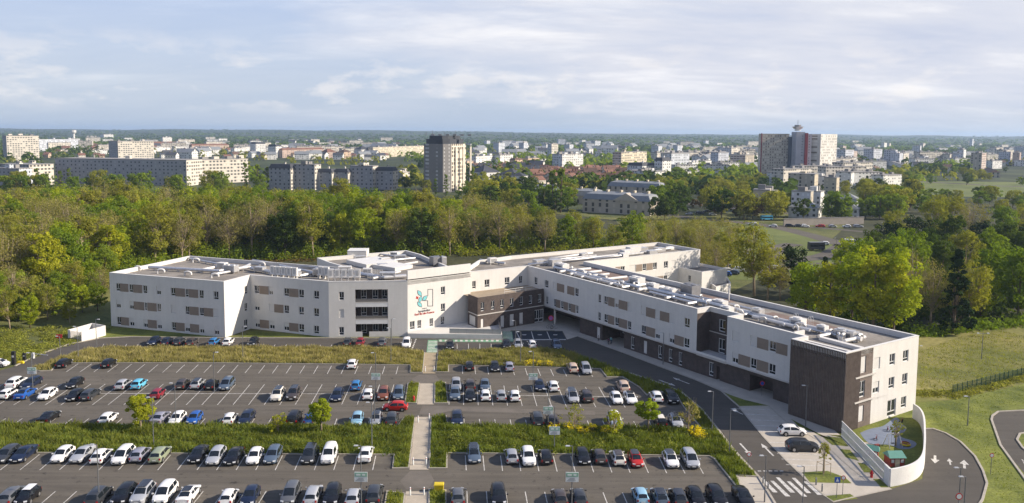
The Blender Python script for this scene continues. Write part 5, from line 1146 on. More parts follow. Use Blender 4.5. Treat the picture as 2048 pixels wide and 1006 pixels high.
for x, y in ((1055, 731), (1080, 732), (1100, 733), (1125, 720), (1065, 729), (1093, 731)):
    small_tree(x, y, .9, .8, LM['flower'], 'low clump of yellow flowers at the foot of the straw coloured bank', 'flower_clump', .02, 220, .15, cat='flowers', grp='yellow flower clumps on the straw bank')
# tall grass of the banks
def tufts(name, poly, dens, h, m, lean=.25, wdt=.07, z=.15, keep=None, inset=.25):
    q = offset([Vector((p[0], p[1])) for p in poly], inset); xs = [p.x for p in q]; ys = [p.y for p in q]; x0, x1, y0, y1 = max(min(xs), -105), min(max(xs), 120), min(ys), max(ys)
    n = int((x1-x0)*(y1-y0)*dens); X = rng.uniform(x0, x1, n); Y = rng.uniform(y0, y1, n); ok = np.zeros(n, bool); j = len(q)-1
    for i in range(len(q)):
        a, b = q[i], q[j]; c = ((a.y > Y) != (b.y > Y)) & (X < (b.x-a.x)*(Y-a.y)/((b.y-a.y) or 1e-9)+a.x); ok ^= c; j = i
    X, Y = X[ok], Y[ok]
    if keep is not None: k = keep(X, Y); X, Y = X[k], Y[k]
    n = len(X); hh = rng.uniform(h[0], h[1], n)*(.75+.35*np.sin(X*.9+Y*1.3)*np.sin(X*.31-Y*.7)); a = rng.uniform(0, 6.28, n); w = wdt*(.6+hh)
    dx, dy = np.cos(a)*w, np.sin(a)*w; lx = rng.normal(size=n)*lean*hh; ly = rng.normal(size=n)*lean*hh
    V = np.empty((n, 3, 3)); V[:, 0] = np.stack([X-dx, Y-dy, np.full(n, z)], 1); V[:, 1] = np.stack([X+dx, Y+dy, np.full(n, z)], 1); V[:, 2] = np.stack([X+lx, Y+ly, z+hh], 1)
    me = bpy.data.meshes.new(name); me.vertices.add(3*n); me.vertices.foreach_set('co', V.ravel().astype(np.float32)); me.loops.add(3*n); me.loops.foreach_set('vertex_index', np.arange(3*n, dtype=np.int32))
    me.polygons.add(n); me.polygons.foreach_set('loop_start', np.arange(0, 3*n, 3, dtype=np.int32)); me.polygons.foreach_set('loop_total', np.full(n, 3, dtype=np.int32)); me.materials.append(m); me.update(calc_edges=True)
    o = bpy.data.objects.new(name, me); COL.objects.link(o); o['kind'] = 'stuff'; return o
tufts('tall_grass', BP['A'], 40, (.4, 1.05), LM['straw'], .2, .05); tufts('tall_grass', BP['A'], 26, (.3, .75), LM['dryblade'], .25, .06)
kl = lambda X, Y: X < 12+(Y-150)*.4; kr = lambda X, Y: ~kl(X, Y)
tufts('tall_grass', BP['B'], 42, (.4, 1.05), LM['straw'], .2, .05, keep=kl); tufts('tall_grass', BP['B'], 22, (.3, .9), LM['dryblade'], keep=kl); tufts('tall_grass', BP['B'], 34, (.4, 1.0), LM['blade'], keep=kr)
for k, d in (('C', 34), ('D', 34)):
    tufts('tall_grass', BP[k], d, (.35, 1.0), LM['blade'], .3, .06); tufts('tall_grass', BP[k], 26, (.3, 1.0), LM['stem'], .35, .07)
for k in 'EFGI': tufts('tall_grass', BP[k], 34, (.25, .8), LM['blade'], .3, .08)
tufts('meadow_grass', P((1835, 700), (1980, 655), (2120, 690), (2120, 740), (1900, 798), (1838, 798)), 7, (.1, .45), LM['dryblade'], .3, .10, .02)
tufts('meadow_grass', P((1850, 815), (1905, 802), (2048, 770), (2100, 800), (1995, 820), (1978, 838), (2000, 900), (2040, 960), (2060, 1010), (1985, 1010), (1985, 960), (1955, 905), (1922, 876), (1870, 852)), 9, (.06, .22), LM['blade'], .3, .09, .02)
for k, n_ in (('C', 150), ('D', 160)):
    q = BP[k]; pts = []
    while len(pts) < n_:
        x = random.uniform(-62, 45); y = random.uniform(min(p.y for p in q), max(p.y for p in q))
        if inside((x, y), q) and inside((x, y+1.5), q) and inside((x-1, y), q) and inside((x+1, y), q): pts.append((x, y))
    scatter('undergrowth', pts, LM['stem'] if k == 'C' else LM['blade'], (.5, 1.3), .9, 46, .2)
for k, o in TP.items():
    for ch in list(o.children): bpy.data.objects.remove(ch)
    bpy.data.objects.remove(o)
# ---------------------------------------------------------------- street furniture, garden, people
M_lamp = mat('lamp_post_metal', (.16, .165, .17), .5, .05, 2, metal=.4, world=False); M_lh = mat('lamp_head_grey', (.48, .49, .50), .4, .03, 2, world=False)
M_signg = mat('sign_green', (.27, .45, .33), .5, .03, 2, world=False); M_signw = mat('sign_white', (.66, .68, .66), .5, .03, 2, world=False); M_red = mat('sign_red', (.50, .03, .03), .5, .03, 2, world=False); M_blue = mat('sign_blue', (.02, .08, .38), .5, .03, 2, world=False); M_yel = mat('yellow_plastic', (.62, .46, .02), .45, .04, 2, world=False)
def lamp(px, py, h, lab, head='l', sign=None, grp='lamp posts of the hospital grounds', single=False):
    p = G(px, py); o = empty('street_lamp', (p.x, p.y, 0), 0, lab, 'street lamp', grp)
    MB().tube([(0, 0, 0), (0, 0, 1.0), (0, 0, 1.02), (0, 0, h)], [.09, .09, .07, .055], 8).build('pole', M_lamp, o, smooth=True, sharp=40)
    s = -1 if head == 'l' else 1
    if head == 'b':
        for s in (-1, 1): MB().tube([(0, 0, h), (s*.9, 0, h+.05)], .04, 6).build('arm', M_lamp, o); MB().box((s*1.0, 0, h), (.45, .3, .14), 0, taper=.2).build('lamp_head', M_lh, o)
    else:
        MB().tube([(0, 0, h), (s*.35, 0, h+.06)], .04, 6).build('arm', M_lamp, o)
        MB().box((s*.55, 0, h+.0), (.55, .24, .09), 0, taper=.2).build('lamp_head', M_lh, o)
    if sign:
        zs = sign; q = MB().box((0, -.10, zs), (1.5, .05, 1.15)).build('sign_panel', M_signw, o)
        MB().box((0, -.13, zs+.60), (1.42, .02, .48)).build('green_field', M_signg, q)
        MB().box((-.3, -.145, zs+.74), (.5, .012, .18)).box((.32, -.145, zs+.74), (.34, .012, .18)).build('sign_lettering', M_signw, q)
        mb = MB()
        for r_ in range(3): mb.box((-.1+.05*r_, -.13, zs+.12+.14*r_), (1.0-.2*r_, .012, .05))
        mb.build('sign_text', M_steel, q)
    return o
LP_ = [(66, 782, 6.6, 'l', 3.0, 'lamp post with green and white sign by the ticket barrier'), (120.8, 712.7, 4.0, 'l', None, 'short lamp post beside the left access road'), (156.7, 718, 6.4, 'l', None, 'lamp post just right of the short one on the left bank end'),
 (193.5, 696.6, 6.0, 'r', None, 'lamp post in front of the white bin enclosure'), (486, 719.3, 6.6, 'r', None, 'lamp post on the straw bank below the inner corner of the left wing'), (428.8, 785.4, 7.0, 'r', None, 'lamp post behind the four dark cars of the second row'),
 (307.5, 894.7, 7.2, 'l', None, 'lamp post standing in the left middle bank'), (198.6, 1010, 7.4, 'l', None, 'tall lamp post rising from the nearest row at far left'), (352, 852, 6.6, 'l', None, 'thin lamp post above the white and blue cars of the fourth row'),
 (752, 789, 7.2, 'l', 2.6, 'lamp post with green and white sign between the second row cars'), (782, 725.5, 6.8, 'l', None, 'lamp post on the straw bank left of the sand path'), (783, 694, 5.9, 'r', None, 'lamp post at the road in front of the balconies'),
 (744, 898, 6.7, 'l', None, 'lamp post in the left middle bank near the path'), (749, 853, 6.2, 'l', None, 'lamp post between the fourth row cars near the path'), (723, 1036, 8.6, 'l', 4.4, 'tall lamp post with green and white sign in the nearest left row'),
 (1066, 785.6, 7.2, 'l', 2.3, 'lamp post with green and white sign in the right lot'), (1041, 729, 6.4, 'l', None, 'lamp post on the straw bank right of the path'), (1031, 694.6, 5.6, 'l', None, 'lamp post by the disabled bays at the entrance'),
 (1096, 856, 6.0, 'l', 2.2, 'lamp post with dark sign behind the right middle bank'), (1108.5, 902, 6.4, 'l', 2.4, 'lamp post with white and green sign on the right middle bank'), (1143, 1036, 8.6, 'l', 4.4, 'tall lamp post with sign in the nearest right row'),
 (1326, 729, 6.2, 'l', None, 'dark lamp post against the long facade'), (1424, 863.8, 6.2, 'l', None, 'lamp post at the bend of the shaded road'), (1458.5, 907.5, 6.2, 'r', None, 'lamp post on the grass below the shadow edge'), (1529, 1004, 5.8, 'l', None, 'lamp post beside the zebra crossing'),
 (1611, 852.6, 6.4, 'l', None, 'lamp post in front of the brown slatted tower'), (1833, 751, 5.6, 'r', None, 'lamp post behind the corner of the end wall'), (1963, 718, 5.2, 'b', None, 'double headed floodlight mast in the dry meadow'),
 (1935, 851, 4.6, 'l', None, 'lamp post on the slope above the curved road'), (1917, 1020, 5.2, 'l', None, 'lamp post inside the curve of the road with round sign'), (1926.5, 1040, 5.2, 'l', None, 'second lamp post inside the curve of the road'), (1604, 1040, 6.4, 'l', None, 'lamp post at the bottom edge by the zebra crossing')]
for x, y, h, hd, sg, lab in LP_: lamp(x, y, h, lab, hd, sg)
for x, y, h, lab in ((1766, 478, 7, 'curved street lamp among the right trees'), (1737, 500, 5, 'street lamp left of the curved one'), (1933, 520, 6, 'street lamp above the dark hollow of the right wood'), (1672, 508, 6, 'street lamp at the roundabout bus stop'), (1398, 436, 9, 'tall lamp at the far road by the brown tree')):
    lamp(x, y, h, lab, 'l', None, 'street lamps by the far road')
# bollards along the footpath
for i, (x, y, lab) in enumerate(((850.5, 743, 'white bollard at the lower left end of the sand path'), (868, 743, 'white bollard at the lower right end of the sand path'), (836.5, 844.5, 'white bollard at the upper left of the long path'), (858.5, 840, 'white bollard at the upper right of the long path'),
   (826.5, 930, 'white bollard at the lower left of the long path'), (852.5, 929, 'white bollard at the lower right of the long path'), (820.5, 990.5, 'white bollard left at the bottom path'), (848, 990, 'white bollard right at the bottom path'),
   (1526, 968, 'grey post left before the zebra crossing'), (1536, 979, 'grey post right before the zebra crossing'), (1632, 970, 'short post on the grass square'), (1644, 983, 'short post below the grass square'))):
    p = G(x, y); o = empty('bollard', (p.x, p.y, .02), 0, lab, 'bollard', 'bollards by the paths'); w = i < 8
    MB().tube([(0, 0, 0), (0, 0, .95), (0, 0, 1.0)], [.09, .09, .05], 10).build('post', M_signw if w else M_lamp, o, smooth=True, sharp=40); MB().tube([(0, 0, .8), (0, 0, .87)], .094, 10).build('band', M_red if w else M_lh, o)
for k in range(4):
    p = G(914+k*22.7, 697.5); o = empty('bollard', (p.x, p.y, .02), 0, f'white marker post on the road edge, {ORD[k]} from the left beyond the right bank', 'bollard', 'marker posts on the road edge'); MB().tube([(0, 0, 0), (0, 0, 1.0)], .07, 8).build('post', M_signw, o); MB().tube([(0, 0, .8), (0, 0, .86)], .075, 8).build('band', M_red, o)
# litter bin, yellow grit box, hydrant
p = G(857.5, 921); o = empty('litter_bin', (p.x, p.y, .02), 0, 'round grey litter bin on a foot beside the long path', 'bin'); MB().tube([(0, 0, 0), (0, 0, .5)], .12, 8).build('foot', M_lamp, o); MB().tube([(0, 0, .45), (0, 0, 1.1)], [.22, .26], 12).build('body', M_duct, o); MB().tube([(0, 0, 1.1), (0, 0, 1.16)], .28, 12).build('rim', M_lamp, o)
p = G(878, 983); o = empty('grit_bin', (p.x, p.y, .15), 0, 'bright yellow grit bin at the top of the small bottom verge', 'bin'); MB().box((0, 0, 0), (1.1, .7, .8), 0, taper=-.06).build('body', M_yel, o); MB().box((0, -.05, .8), (1.25, .85, .14), .02, taper=.12).build('lid', M_yel, o)
p = G(827.5, 803); o = empty('fire_hydrant', (p.x, p.y, .15), 0, 'small red fire hydrant in the little verge left of the path', 'hydrant'); MB().tube([(0, 0, 0), (0, 0, .7), (0, 0, .85)], [.16, .16, .08], 10).build('body', M_red, o); MB().tube([(-.25, 0, .5), (.25, 0, .5)], .07, 8).build('outlet', M_red, o)
# ticket barrier
p = G(75, 718); o = empty('ticket_barrier', (p.x, p.y, .05), rad(-15), 'ticket barrier with horizontal boom across the left access road', 'barrier'); MB().box((-1, 0, 0), (.4, .4, 1.1)).build('housing', M_lh, o); MB().tube([(-1, 0, .95), (2.6, -.1, .95)], .06, 8).build('boom', M_lh, o)
p = G(28, 729); o = empty('ticket_machine', (p.x, p.y, .05), 0, 'tall dark ticket machine at the car park entrance', 'ticket machine'); MB().box((0, 0, 0), (.6, .5, 2.5)).build('housing', M_trim, o); MB().box((0, -.27, 1.4), (.35, .04, .35)).build('screen', M_lh, o)
p = G(49, 722); o = empty('ticket_machine', (p.x, p.y, .05), 0, 'short dark ticket terminal beside the yellow kerb box', 'ticket machine'); MB().box((0, 0, 0), (.5, .4, 1.5)).build('housing', M_trim, o); MB().box((0, -.22, .9), (.3, .04, .2)).build('screen', M_lh, o)
p = G(41, 727); o = empty('kerb_box', (p.x, p.y, .05), 0, 'low yellow box on the kerb by the ticket machines', 'box'); MB().box((0, 0, 0), (1.3, .5, .35), 0, taper=.15).build('body', M_yel, o); MB().box((0, 0, .35), (1.0, .4, .06)).build('lid', M_yel, o)
p = G(119, 686); o = empty('marker_sign', (p.x, p.y, .05), 0, 'small red and white sign by the verge left of the bin enclosure', 'sign'); MB().tube([(0, 0, 0), (0, 0, 1.5)], .04, 6).build('post', M_lamp, o); MB().box((0, 0, 1.0), (1.2, .06, .8)).build('panel', M_red, o)
# signs
def sign(px, py, h, lab, shape, m, z=0.03, sz=.36, face=0.0):
    p = G(px, py); o = empty('road_sign', (p.x, p.y, z), face, lab, 'road sign'); MB().tube([(0, 0, 0), (0, 0, h)], .035, 6).build('post', M_lamp, o)
    if shape == 'r': q = MB().tube([(0, -.05, h), (0, -.02, h)], sz, 16).build('sign_plate', M_red, o); MB().tube([(0, -.06, h), (0, -.055, h)], sz*.72, 16).build('sign_face', m, q)
    else: q = MB().box((0, -.04, h-sz), (sz*2, .03, sz*2)).build('sign_plate', M_blue, o); MB().add([(-sz*.6, -.06, h-sz*.6), (sz*.6, -.06, h-sz*.6), (0, -.06, h+sz*.7)], [(0, 1, 2)]).build('sign_face', M_signw, q)
    return o
M_violet = mat('sign_violet', (.30, .10, .32), .5, .03, 2, world=False)
sign(1101.5, 659, 2.6, 'round violet and red no parking sign by the main entrance', 'r', M_violet, sz=.62); sign(1523.5, 792, 2.2, 'round no parking sign on the footway by the side entrance', 'r', M_blue, sz=.42)
sign(1673, 996, 2.3, 'blue square pedestrian crossing sign by the bottom kerb', 's', M_blue, sz=.35); sign(1685, 990, 2.2, 'white blank sign seen from behind right of the blue one', 'r', M_signw, sz=.3)
sign(1981, 949, 2.6, 'narrow white sign on the slope between the two roads', 'r', M_signw, sz=.3); sign(1916, 1024, 1.9, 'round prohibition sign at the bottom of the curved road', 'r', M_signw, sz=.42); sign(1497, 938, 2.0, 'sign seen from behind on the road near the verge', 'r', M_signw, sz=.3)
def lowfence():
    a, b = G(1905, 789), G(2048, 753); o = empty('mesh_fence', (a.x, a.y, .02), 0, 'dark green mesh fence with posts across the dry meadow', 'fence'); mg = mat('fence_green', (.018, .06, .04), .6, .1, 2); b2 = b+(b-a)*.4; n = 22; d = b2-a
    for i in range(n+1): q = d*(i/n); MB().box((q.x, q.y, 0), (.09, .09, 1.75)).build('post', mg, o)
    mb = MB(); k = 150
    for i in range(k+1): q = d*(i/k); mb.box((q.x, q.y, .05), (.035, .035, 1.55))
    an = math.atan2(d.y, d.x)
    for z in (.1, .5, .9, 1.3, 1.6): mb.box((d.x/2, d.y/2, z), (d.length, .03, .04), an)
    mb.build('wire_panel', mg, o)
lowfence()
scatter('undergrowth', [(q.x, q.y) for q in (G(1830+random.uniform(0, 90), 789+random.uniform(-4, 2)) for _ in range(30))]+[(q.x, q.y) for q in (G(x, 790-(x-1905)*.25+random.uniform(0, 7)) for x in np.linspace(1905, 2060, 60))], LM['dryblade'], (.3, .9), 1.2, 50, .25)
# garden
base = [(1682.5, 872), (1715, 907), (1748, 941), (1779, 973), (1800, 969), (1820, 963), (1836, 953), (1845, 938), (1848, 915), (1848, 890), (1847, 868), (1843, 853), (1836, 843), (1826, 836)]
gp = [G(*b) for b in base]; GW = smoothline(gp[3:], 4)
pts_in = [Vector(q[:2]) for q in gp[:4]]+GW[1:]
sheet('garden_lawn', [Vector((q.x, q.y, 0)) for q in pts_in]+[Vector(B_[:2])-dirv(123.4).xy*0, Vector(AB[:2]), Vector(TA[:2])], .018, M_grass)
fp = [G(*q) for q in ((1720, 866), (1740, 858), (1764, 853), (1777, 845), (1787, 837), (1795, 836), (1804, 848), (1813, 856), (1808, 864), (1798, 869), (1806, 876), (1826, 882), (1833, 889), (1822, 897), (1800, 898), (1778, 890), (1745, 889), (1730, 880))]
sheet('play_surface', smoothline(fp+[fp[0]], 4)[:-1], .030, mat('play_surface_blue', (.17, .20, .26), .85, .08, 1.0))
sheet('play_sand', P((1718, 884), (1735, 885), (1748, 892), (1728, 892)), .028, M_path)
gw_ = empty('garden_wall', (gp[3].x, gp[3].y, 0), 0, 'tall white curved wall around the playground garden', 'garden wall'); Hw = 2.3
def relwall(pts, w, h, name, m):
    pts = [Vector((q[0]-gp[3].x, q[1]-gp[3].y)) for q in pts]; L, R_ = [], []
    for i, q in enumerate(pts):
        d = (pts[min(i+1, len(pts)-1)]-pts[max(i-1, 0)]).normalized(); s = Vector((-d.y, d.x)); L.append(q+s*w/2); R_.append(q-s*w/2)
    n = len(pts); v = [(q.x, q.y, z) for z in (0, h) for S_ in (R_, L) for q in S_]; f = []
    for i in range(n-1): f += [(i, i+1, 2*n+i+1, 2*n+i), (2*n+i, 2*n+i+1, 3*n+i+1, 3*n+i), (3*n+i, 3*n+i+1, n+i+1, n+i)]
    f += [(0, 2*n, 3*n, n), (n-1, 2*n-1, 4*n-1, 3*n-1)]; return MB().add(v, f).build(name, m, gw_)
M_gw = mat('white_garden_wall', (.66, .645, .61), .8, .05, .8, fine=.03)
relwall(GW, .25, Hw, 'curved_wall', M_gw)
st_ = [Vector(q[:2]) for q in gp[:4]]; d = (st_[3]-st_[0]); n = 44; mb = MB(); a_ = math.atan2(d.y, d.x)
for i in range(n):
    q = st_[0]+d*((i+.5)/n)-Vector(gp[3][:2]); mb.box((q.x, q.y, .05), (.16, .07, 2.15), a_)
for z in (.0, 1.05, 2.18): q = st_[0]+d*.5-Vector(gp[3][:2]); mb.box((q.x, q.y, z), (d.length, .1, .14), a_)
mb.build('slatted_panel', M_gw, gw_)
relwall([st_[3]-d*.09, st_[3]], .27, Hw+.01, 'end_wall', M_gw)
# play things
M_pg = mat('play_green', (.10, .25, .20), .5, .05, 2, world=False); M_pr = mat('play_red', (.28, .055, .045), .5, .05, 2, world=False); M_pc = mat('play_cream', (.60, .50, .36), .6, .05, 2, world=False)
def playhouse(px, py, s, rz, lab):
    p = G(px, py); o = empty('playhouse', (p.x, p.y, .03), rz, lab, 'playhouse'); o.scale = (s,)*3
    wl_ = MB().box((0, 0, 0), (1.6, 1.3, 1.05)).build('wall', M_pr, o); MB().box((0, -.66, .0), (.5, .04, .85)).build('door', M_pc, o); MB().box((-.52, -.66, .45), (.3, .04, .35)).build('window', M_signw, o); MB().box((.52, -.66, .45), (.3, .04, .35)).build('window', M_signw, o)
    MB().add([(-.95, -.8, 1.0), (.95, -.8, 1.0), (.95, .8, 1.0), (-.95, .8, 1.0), (-.8, 0, 1.55), (.8, 0, 1.55)], [(0, 1, 5, 4), (2, 3, 4, 5), (0, 4, 3), (1, 2, 5), (3, 2, 1, 0)]).build('roof', M_pg, o)
playhouse(1788, 929, 1.25, .05, 'red and cream playhouse with green roof near the curved wall'); playhouse(1744, 912, 1.0, -.5, 'small playhouse with green roof beside the slatted fence')
p = G(1785, 893); o = empty('swing_frame', (p.x, p.y, .03), .3, 'pale A-frame swing on the playground garden', 'swing'); mb = MB()
for s in (-1, 1): mb.tube([(s*1.1, -.7, 0), (s*1.0, 0, 1.9)], .05, 6).tube([(s*1.1, .7, 0), (s*1.0, 0, 1.9)], .05, 6)
mb.tube([(-1.0, 0, 1.9), (1.0, 0, 1.9)], .05, 6).build('frame', M_duct, o); MB().box((0, 0, .45), (.5, .25, .05)).tube([(-.22, 0, .45), (-.22, 0, 1.9)], .015, 4).tube([(.22, 0, .45), (.22, 0, 1.9)], .015, 4).build('seat', M_trim, o)
def torus(name, c, R1, r1, m, par, tilt=0):
    mb = MB(); mb.tube([(c[0]+R1*math.cos(t*math.pi/8), c[1]+R1*math.sin(t*math.pi/8), c[2]) for t in range(17)], r1, 6); return mb.build(name, m, par, smooth=True)
p = G(1811, 891); o = empty('paddling_ring', (p.x, p.y, .12), 0, 'yellow and red round toy ring on the play surface', 'toy'); torus('ring', (0, 0, .1), .55, .16, M_yel, o); torus('rim', (0, 0, .28), .5, .08, M_pr, o)
p = G(1754, 894); o = empty('toy_car', (p.x, p.y, .04), .4, 'small orange red ride-on toy on the garden lawn', 'toy'); MB().box((0, 0, .12), (.8, .4, .25), taper=.15).build('body', M_pr, o); 
for sx in (-.25, .25): MB().tube([(sx, -.22, .12), (sx, .22, .12)], .12, 10).build('wheel', M_trim, o)
for x, y, lab in ((1752, 879.5, 'small tricycle lying left on the blue play surface'), (1776, 862, 'small tricycle in the middle of the blue play surface'), (1803, 845, 'small tricycle near the garden door')):
    p = G(x, y); o = empty('tricycle', (p.x, p.y, .04), random.uniform(0, 3), lab, 'tricycle'); mb = MB().tube([(-.3, 0, .2), (.1, 0, .45), (.35, 0, .22)], .035, 6).tube([(.3, -.2, .6), (.3, .2, .6)], .02, 5).tube([(.35, 0, .22), (.3, 0, .62)], .02, 5); mb.build('frame', M_pr, o)
    for wx, wy, r_ in ((-.3, -.2, .15), (-.3, .2, .15), (.36, 0, .2)): MB().tube([(wx, wy-.03, r_), (wx, wy+.03, r_)], r_, 10).build('wheel', M_trim, o)
# stakes round the sapling
p = G(1647, 948); o = empty('tree_guard', (p.x, p.y, .03), .4, 'wooden stake frame round the sapling by the zebra crossing', 'tree guard'); mb = MB()
for sx in (-.6, .6):
    for sy in (-.6, .6): mb.tube([(sx, sy, 0), (sx, sy, 1.6)], .04, 5)
for s in (-.6, .6): mb.tube([(-.6, s, 1.5), (.6, s, 1.5)], .03, 5).tube([(s, -.6, 1.5), (s, .6, 1.5)], .03, 5)
mb.build('stakes', M_barkl, o)
# bicycle at the entrance sign
def bicycle(px, py, rz, lab):
    p = G(px, py); o = empty('bicycle', (p.x, p.y, .02), rz, lab, 'bicycle')
    for sx in (-.5, .5):
        mb = MB(); mb.tube([(sx+.33*math.cos(t*math.pi/8), 0, .34+.33*math.sin(t*math.pi/8)) for t in range(17)], .025, 5); mb.build('wheel', M_trim, o)
    MB().tube([(-.5, 0, .34), (-.15, 0, .85), (.38, 0, .85), (.5, 0, .34)], .025, 5).tube([(-.15, 0, .85), (-.02, 0, .35), (.38, 0, .82)], .025, 5).tube([(.38, 0, .85), (.34, 0, 1.02)], .02, 5).build('frame', M_steel, o)
    MB().box((-.17, 0, .9), (.25, .1, .05)).build('saddle', M_trim, o); MB().tube([(.34, -.25, 1.02), (.34, .25, 1.02)], .018, 5).build('handlebar', M_trim, o)
bicycle(1108, 657, .3, 'grey bicycle parked right of the round violet sign'); bicycle(1099.5, 657.5, -.4, 'grey bicycle leaning left of the round violet sign')
# people
M_skin = mat('skin', (.42, .25, .17), .6, .05, 4, world=False)
def cloth(n_, c): return mat('cloth_'+n_, c, .9, .1, 3, world=False)
def person(px, py, rz, lab, top, bottom, hair, h=1.72, stride=.18, arm=.15, z=.02, pos=None, sit=0.0):
    """one skinned body; clothes follow the same skeleton slightly larger"""
    p = pos or G(px, py); o = empty('person', (p[0], p[1], z), rz, lab, 'person'); k = h/1.72
    J = {'pel': (0, 0, .95), 'spi': (0, .01, 1.15), 'che': (0, .0, 1.36), 'nec': (0, .01, 1.49), 'hea': (0, -.01, 1.60), 'top': (0, 0, 1.70),
         'lh': (.10, 0, .92), 'lk': (.11, -stride*.6, .50), 'la': (.11, -stride*.2, .09), 'lt': (.12, -stride*.2-.17, .04), 'rh': (-.10, 0, .92), 'rk': (-.11, stride*.2, .49), 'ra': (-.11, stride, .10), 'rt': (-.12, stride-.16, .04),
         'ls': (.18, 0, 1.42), 'le': (.24, .03, 1.14), 'lw': (.25, -arm, .92), 'lf': (.25, -arm-.05, .80), 'rs': (-.18, 0, 1.42), 're': (-.24, .04, 1.14), 'rw': (-.25, -arm*.6, .92), 'rf': (-.25, -arm*.6-.05, .80)}
    E_ = [('pel', 'spi'), ('spi', 'che'), ('che', 'nec'), ('nec', 'hea'), ('hea', 'top'), ('pel', 'lh'), ('lh', 'lk'), ('lk', 'la'), ('la', 'lt'), ('pel', 'rh'), ('rh', 'rk'), ('rk', 'ra'), ('ra', 'rt'), ('che', 'ls'), ('ls', 'le'), ('le', 'lw'), ('lw', 'lf'), ('che', 'rs'), ('rs', 're'), ('re', 'rw'), ('rw', 'rf')]
    Rr = dict(pel=.13, spi=.12, che=.135, nec=.055, hea=.10, top=.075, lh=.085, lk=.06, la=.042, lt=.035, rh=.085, rk=.06, ra=.042, rt=.035, ls=.065, le=.045, lw=.032, lf=.03, rs=.065, re=.045, rw=.032, rf=.03)
    def skin(name, names, grow, m):
        idx = {n_: i for i, n_ in enumerate(names)}; me = bpy.data.meshes.new(name); me.from_pydata([tuple(c*k for c in J[n_]) for n_ in names], [(idx[a], idx[b]) for a, b in E_ if a in idx and b in idx], [])
        ob = bpy.data.objects.new(name, me); COL.objects.link(ob); md = ob.modifiers.new('s', 'SKIN'); sv = me.skin_vertices[0].data
        for n_, i in idx.items(): r_ = (Rr[n_]+grow)*k; sv[i].radius = (r_*1.15, r_) if n_ in ('pel', 'spi', 'che') else (r_, r_)
        sv[0].use_root = True; ob.modifiers.new('d', 'SUBSURF').levels = 1; bpy.context.view_layer.update()
        m2 = bpy.data.meshes.new_from_object(ob.evaluated_get(bpy.context.evaluated_depsgraph_get())); bpy.data.objects.remove(ob)
        m2.materials.clear(); m2.materials.append(m); q = bpy.data.objects.new(name, m2); COL.objects.link(q); q.parent = o; m2.polygons.foreach_set('use_smooth', [True]*len(m2.polygons)); return q
    skin('body', list(J), 0, M_skin); skin('trousers', ['pel', 'lh', 'lk', 'la', 'rh', 'rk', 'ra'], .014, cloth(*bottom)); skin('jacket', ['pel', 'spi', 'che', 'ls', 'le', 'lw', 'rs', 're', 'rw'], .022, cloth(*top))
    MB().tube([(0, .02*k, 1.60*k), (0, .03*k, 1.70*k), (0, .02*k, 1.745*k)], [.098*k, .09*k, .03*k], 10).build('hair', cloth(*hair), o, smooth=True)
    return o
person(1222, 689, 2.4, 'person in light teal top and dark trousers standing on the footway at the passage', ('teal', (.16, .34, .34)), ('navy', (.02, .03, .06)), ('brown', (.05, .03, .02)))
person(1217, 690, 2.9, 'shorter person in dark coat beside the one in the teal top', ('plum', (.10, .04, .07)), ('charcoal', (.03, .03, .03)), ('dark', (.03, .02, .015)), 1.55)
person(1197, 683, 1.0, 'person in pale jacket by the brown wall left of the passage', ('pale', (.50, .46, .42)), ('charcoal', (.03, .03, .03)), ('dark', (.03, .02, .015)), 1.3)
person(1746, 968, 1.2, 'person in dark red coat on the paving beside the slatted garden fence', ('red', (.25, .04, .03)), ('charcoal', (.03, .03, .03)), ('dark', (.03, .02, .015)), 1.6) if False else None
pb = F2+dirv(math.degrees(ang))*(ba+3.9) if False else None
# red hydrant by the garden fence
p = G(1743, 955); o = empty('fire_hydrant', (p.x, p.y, .02), 0, 'red fire hydrant on the paving by the slatted garden fence', 'hydrant'); MB().tube([(0, 0, 0), (0, 0, .8), (0, 0, .95)], [.17, .17, .08], 10).build('body', M_red, o); MB().tube([(-.25, 0, .55), (.25, 0, .55)], .07, 8).build('outlet', M_red, o)
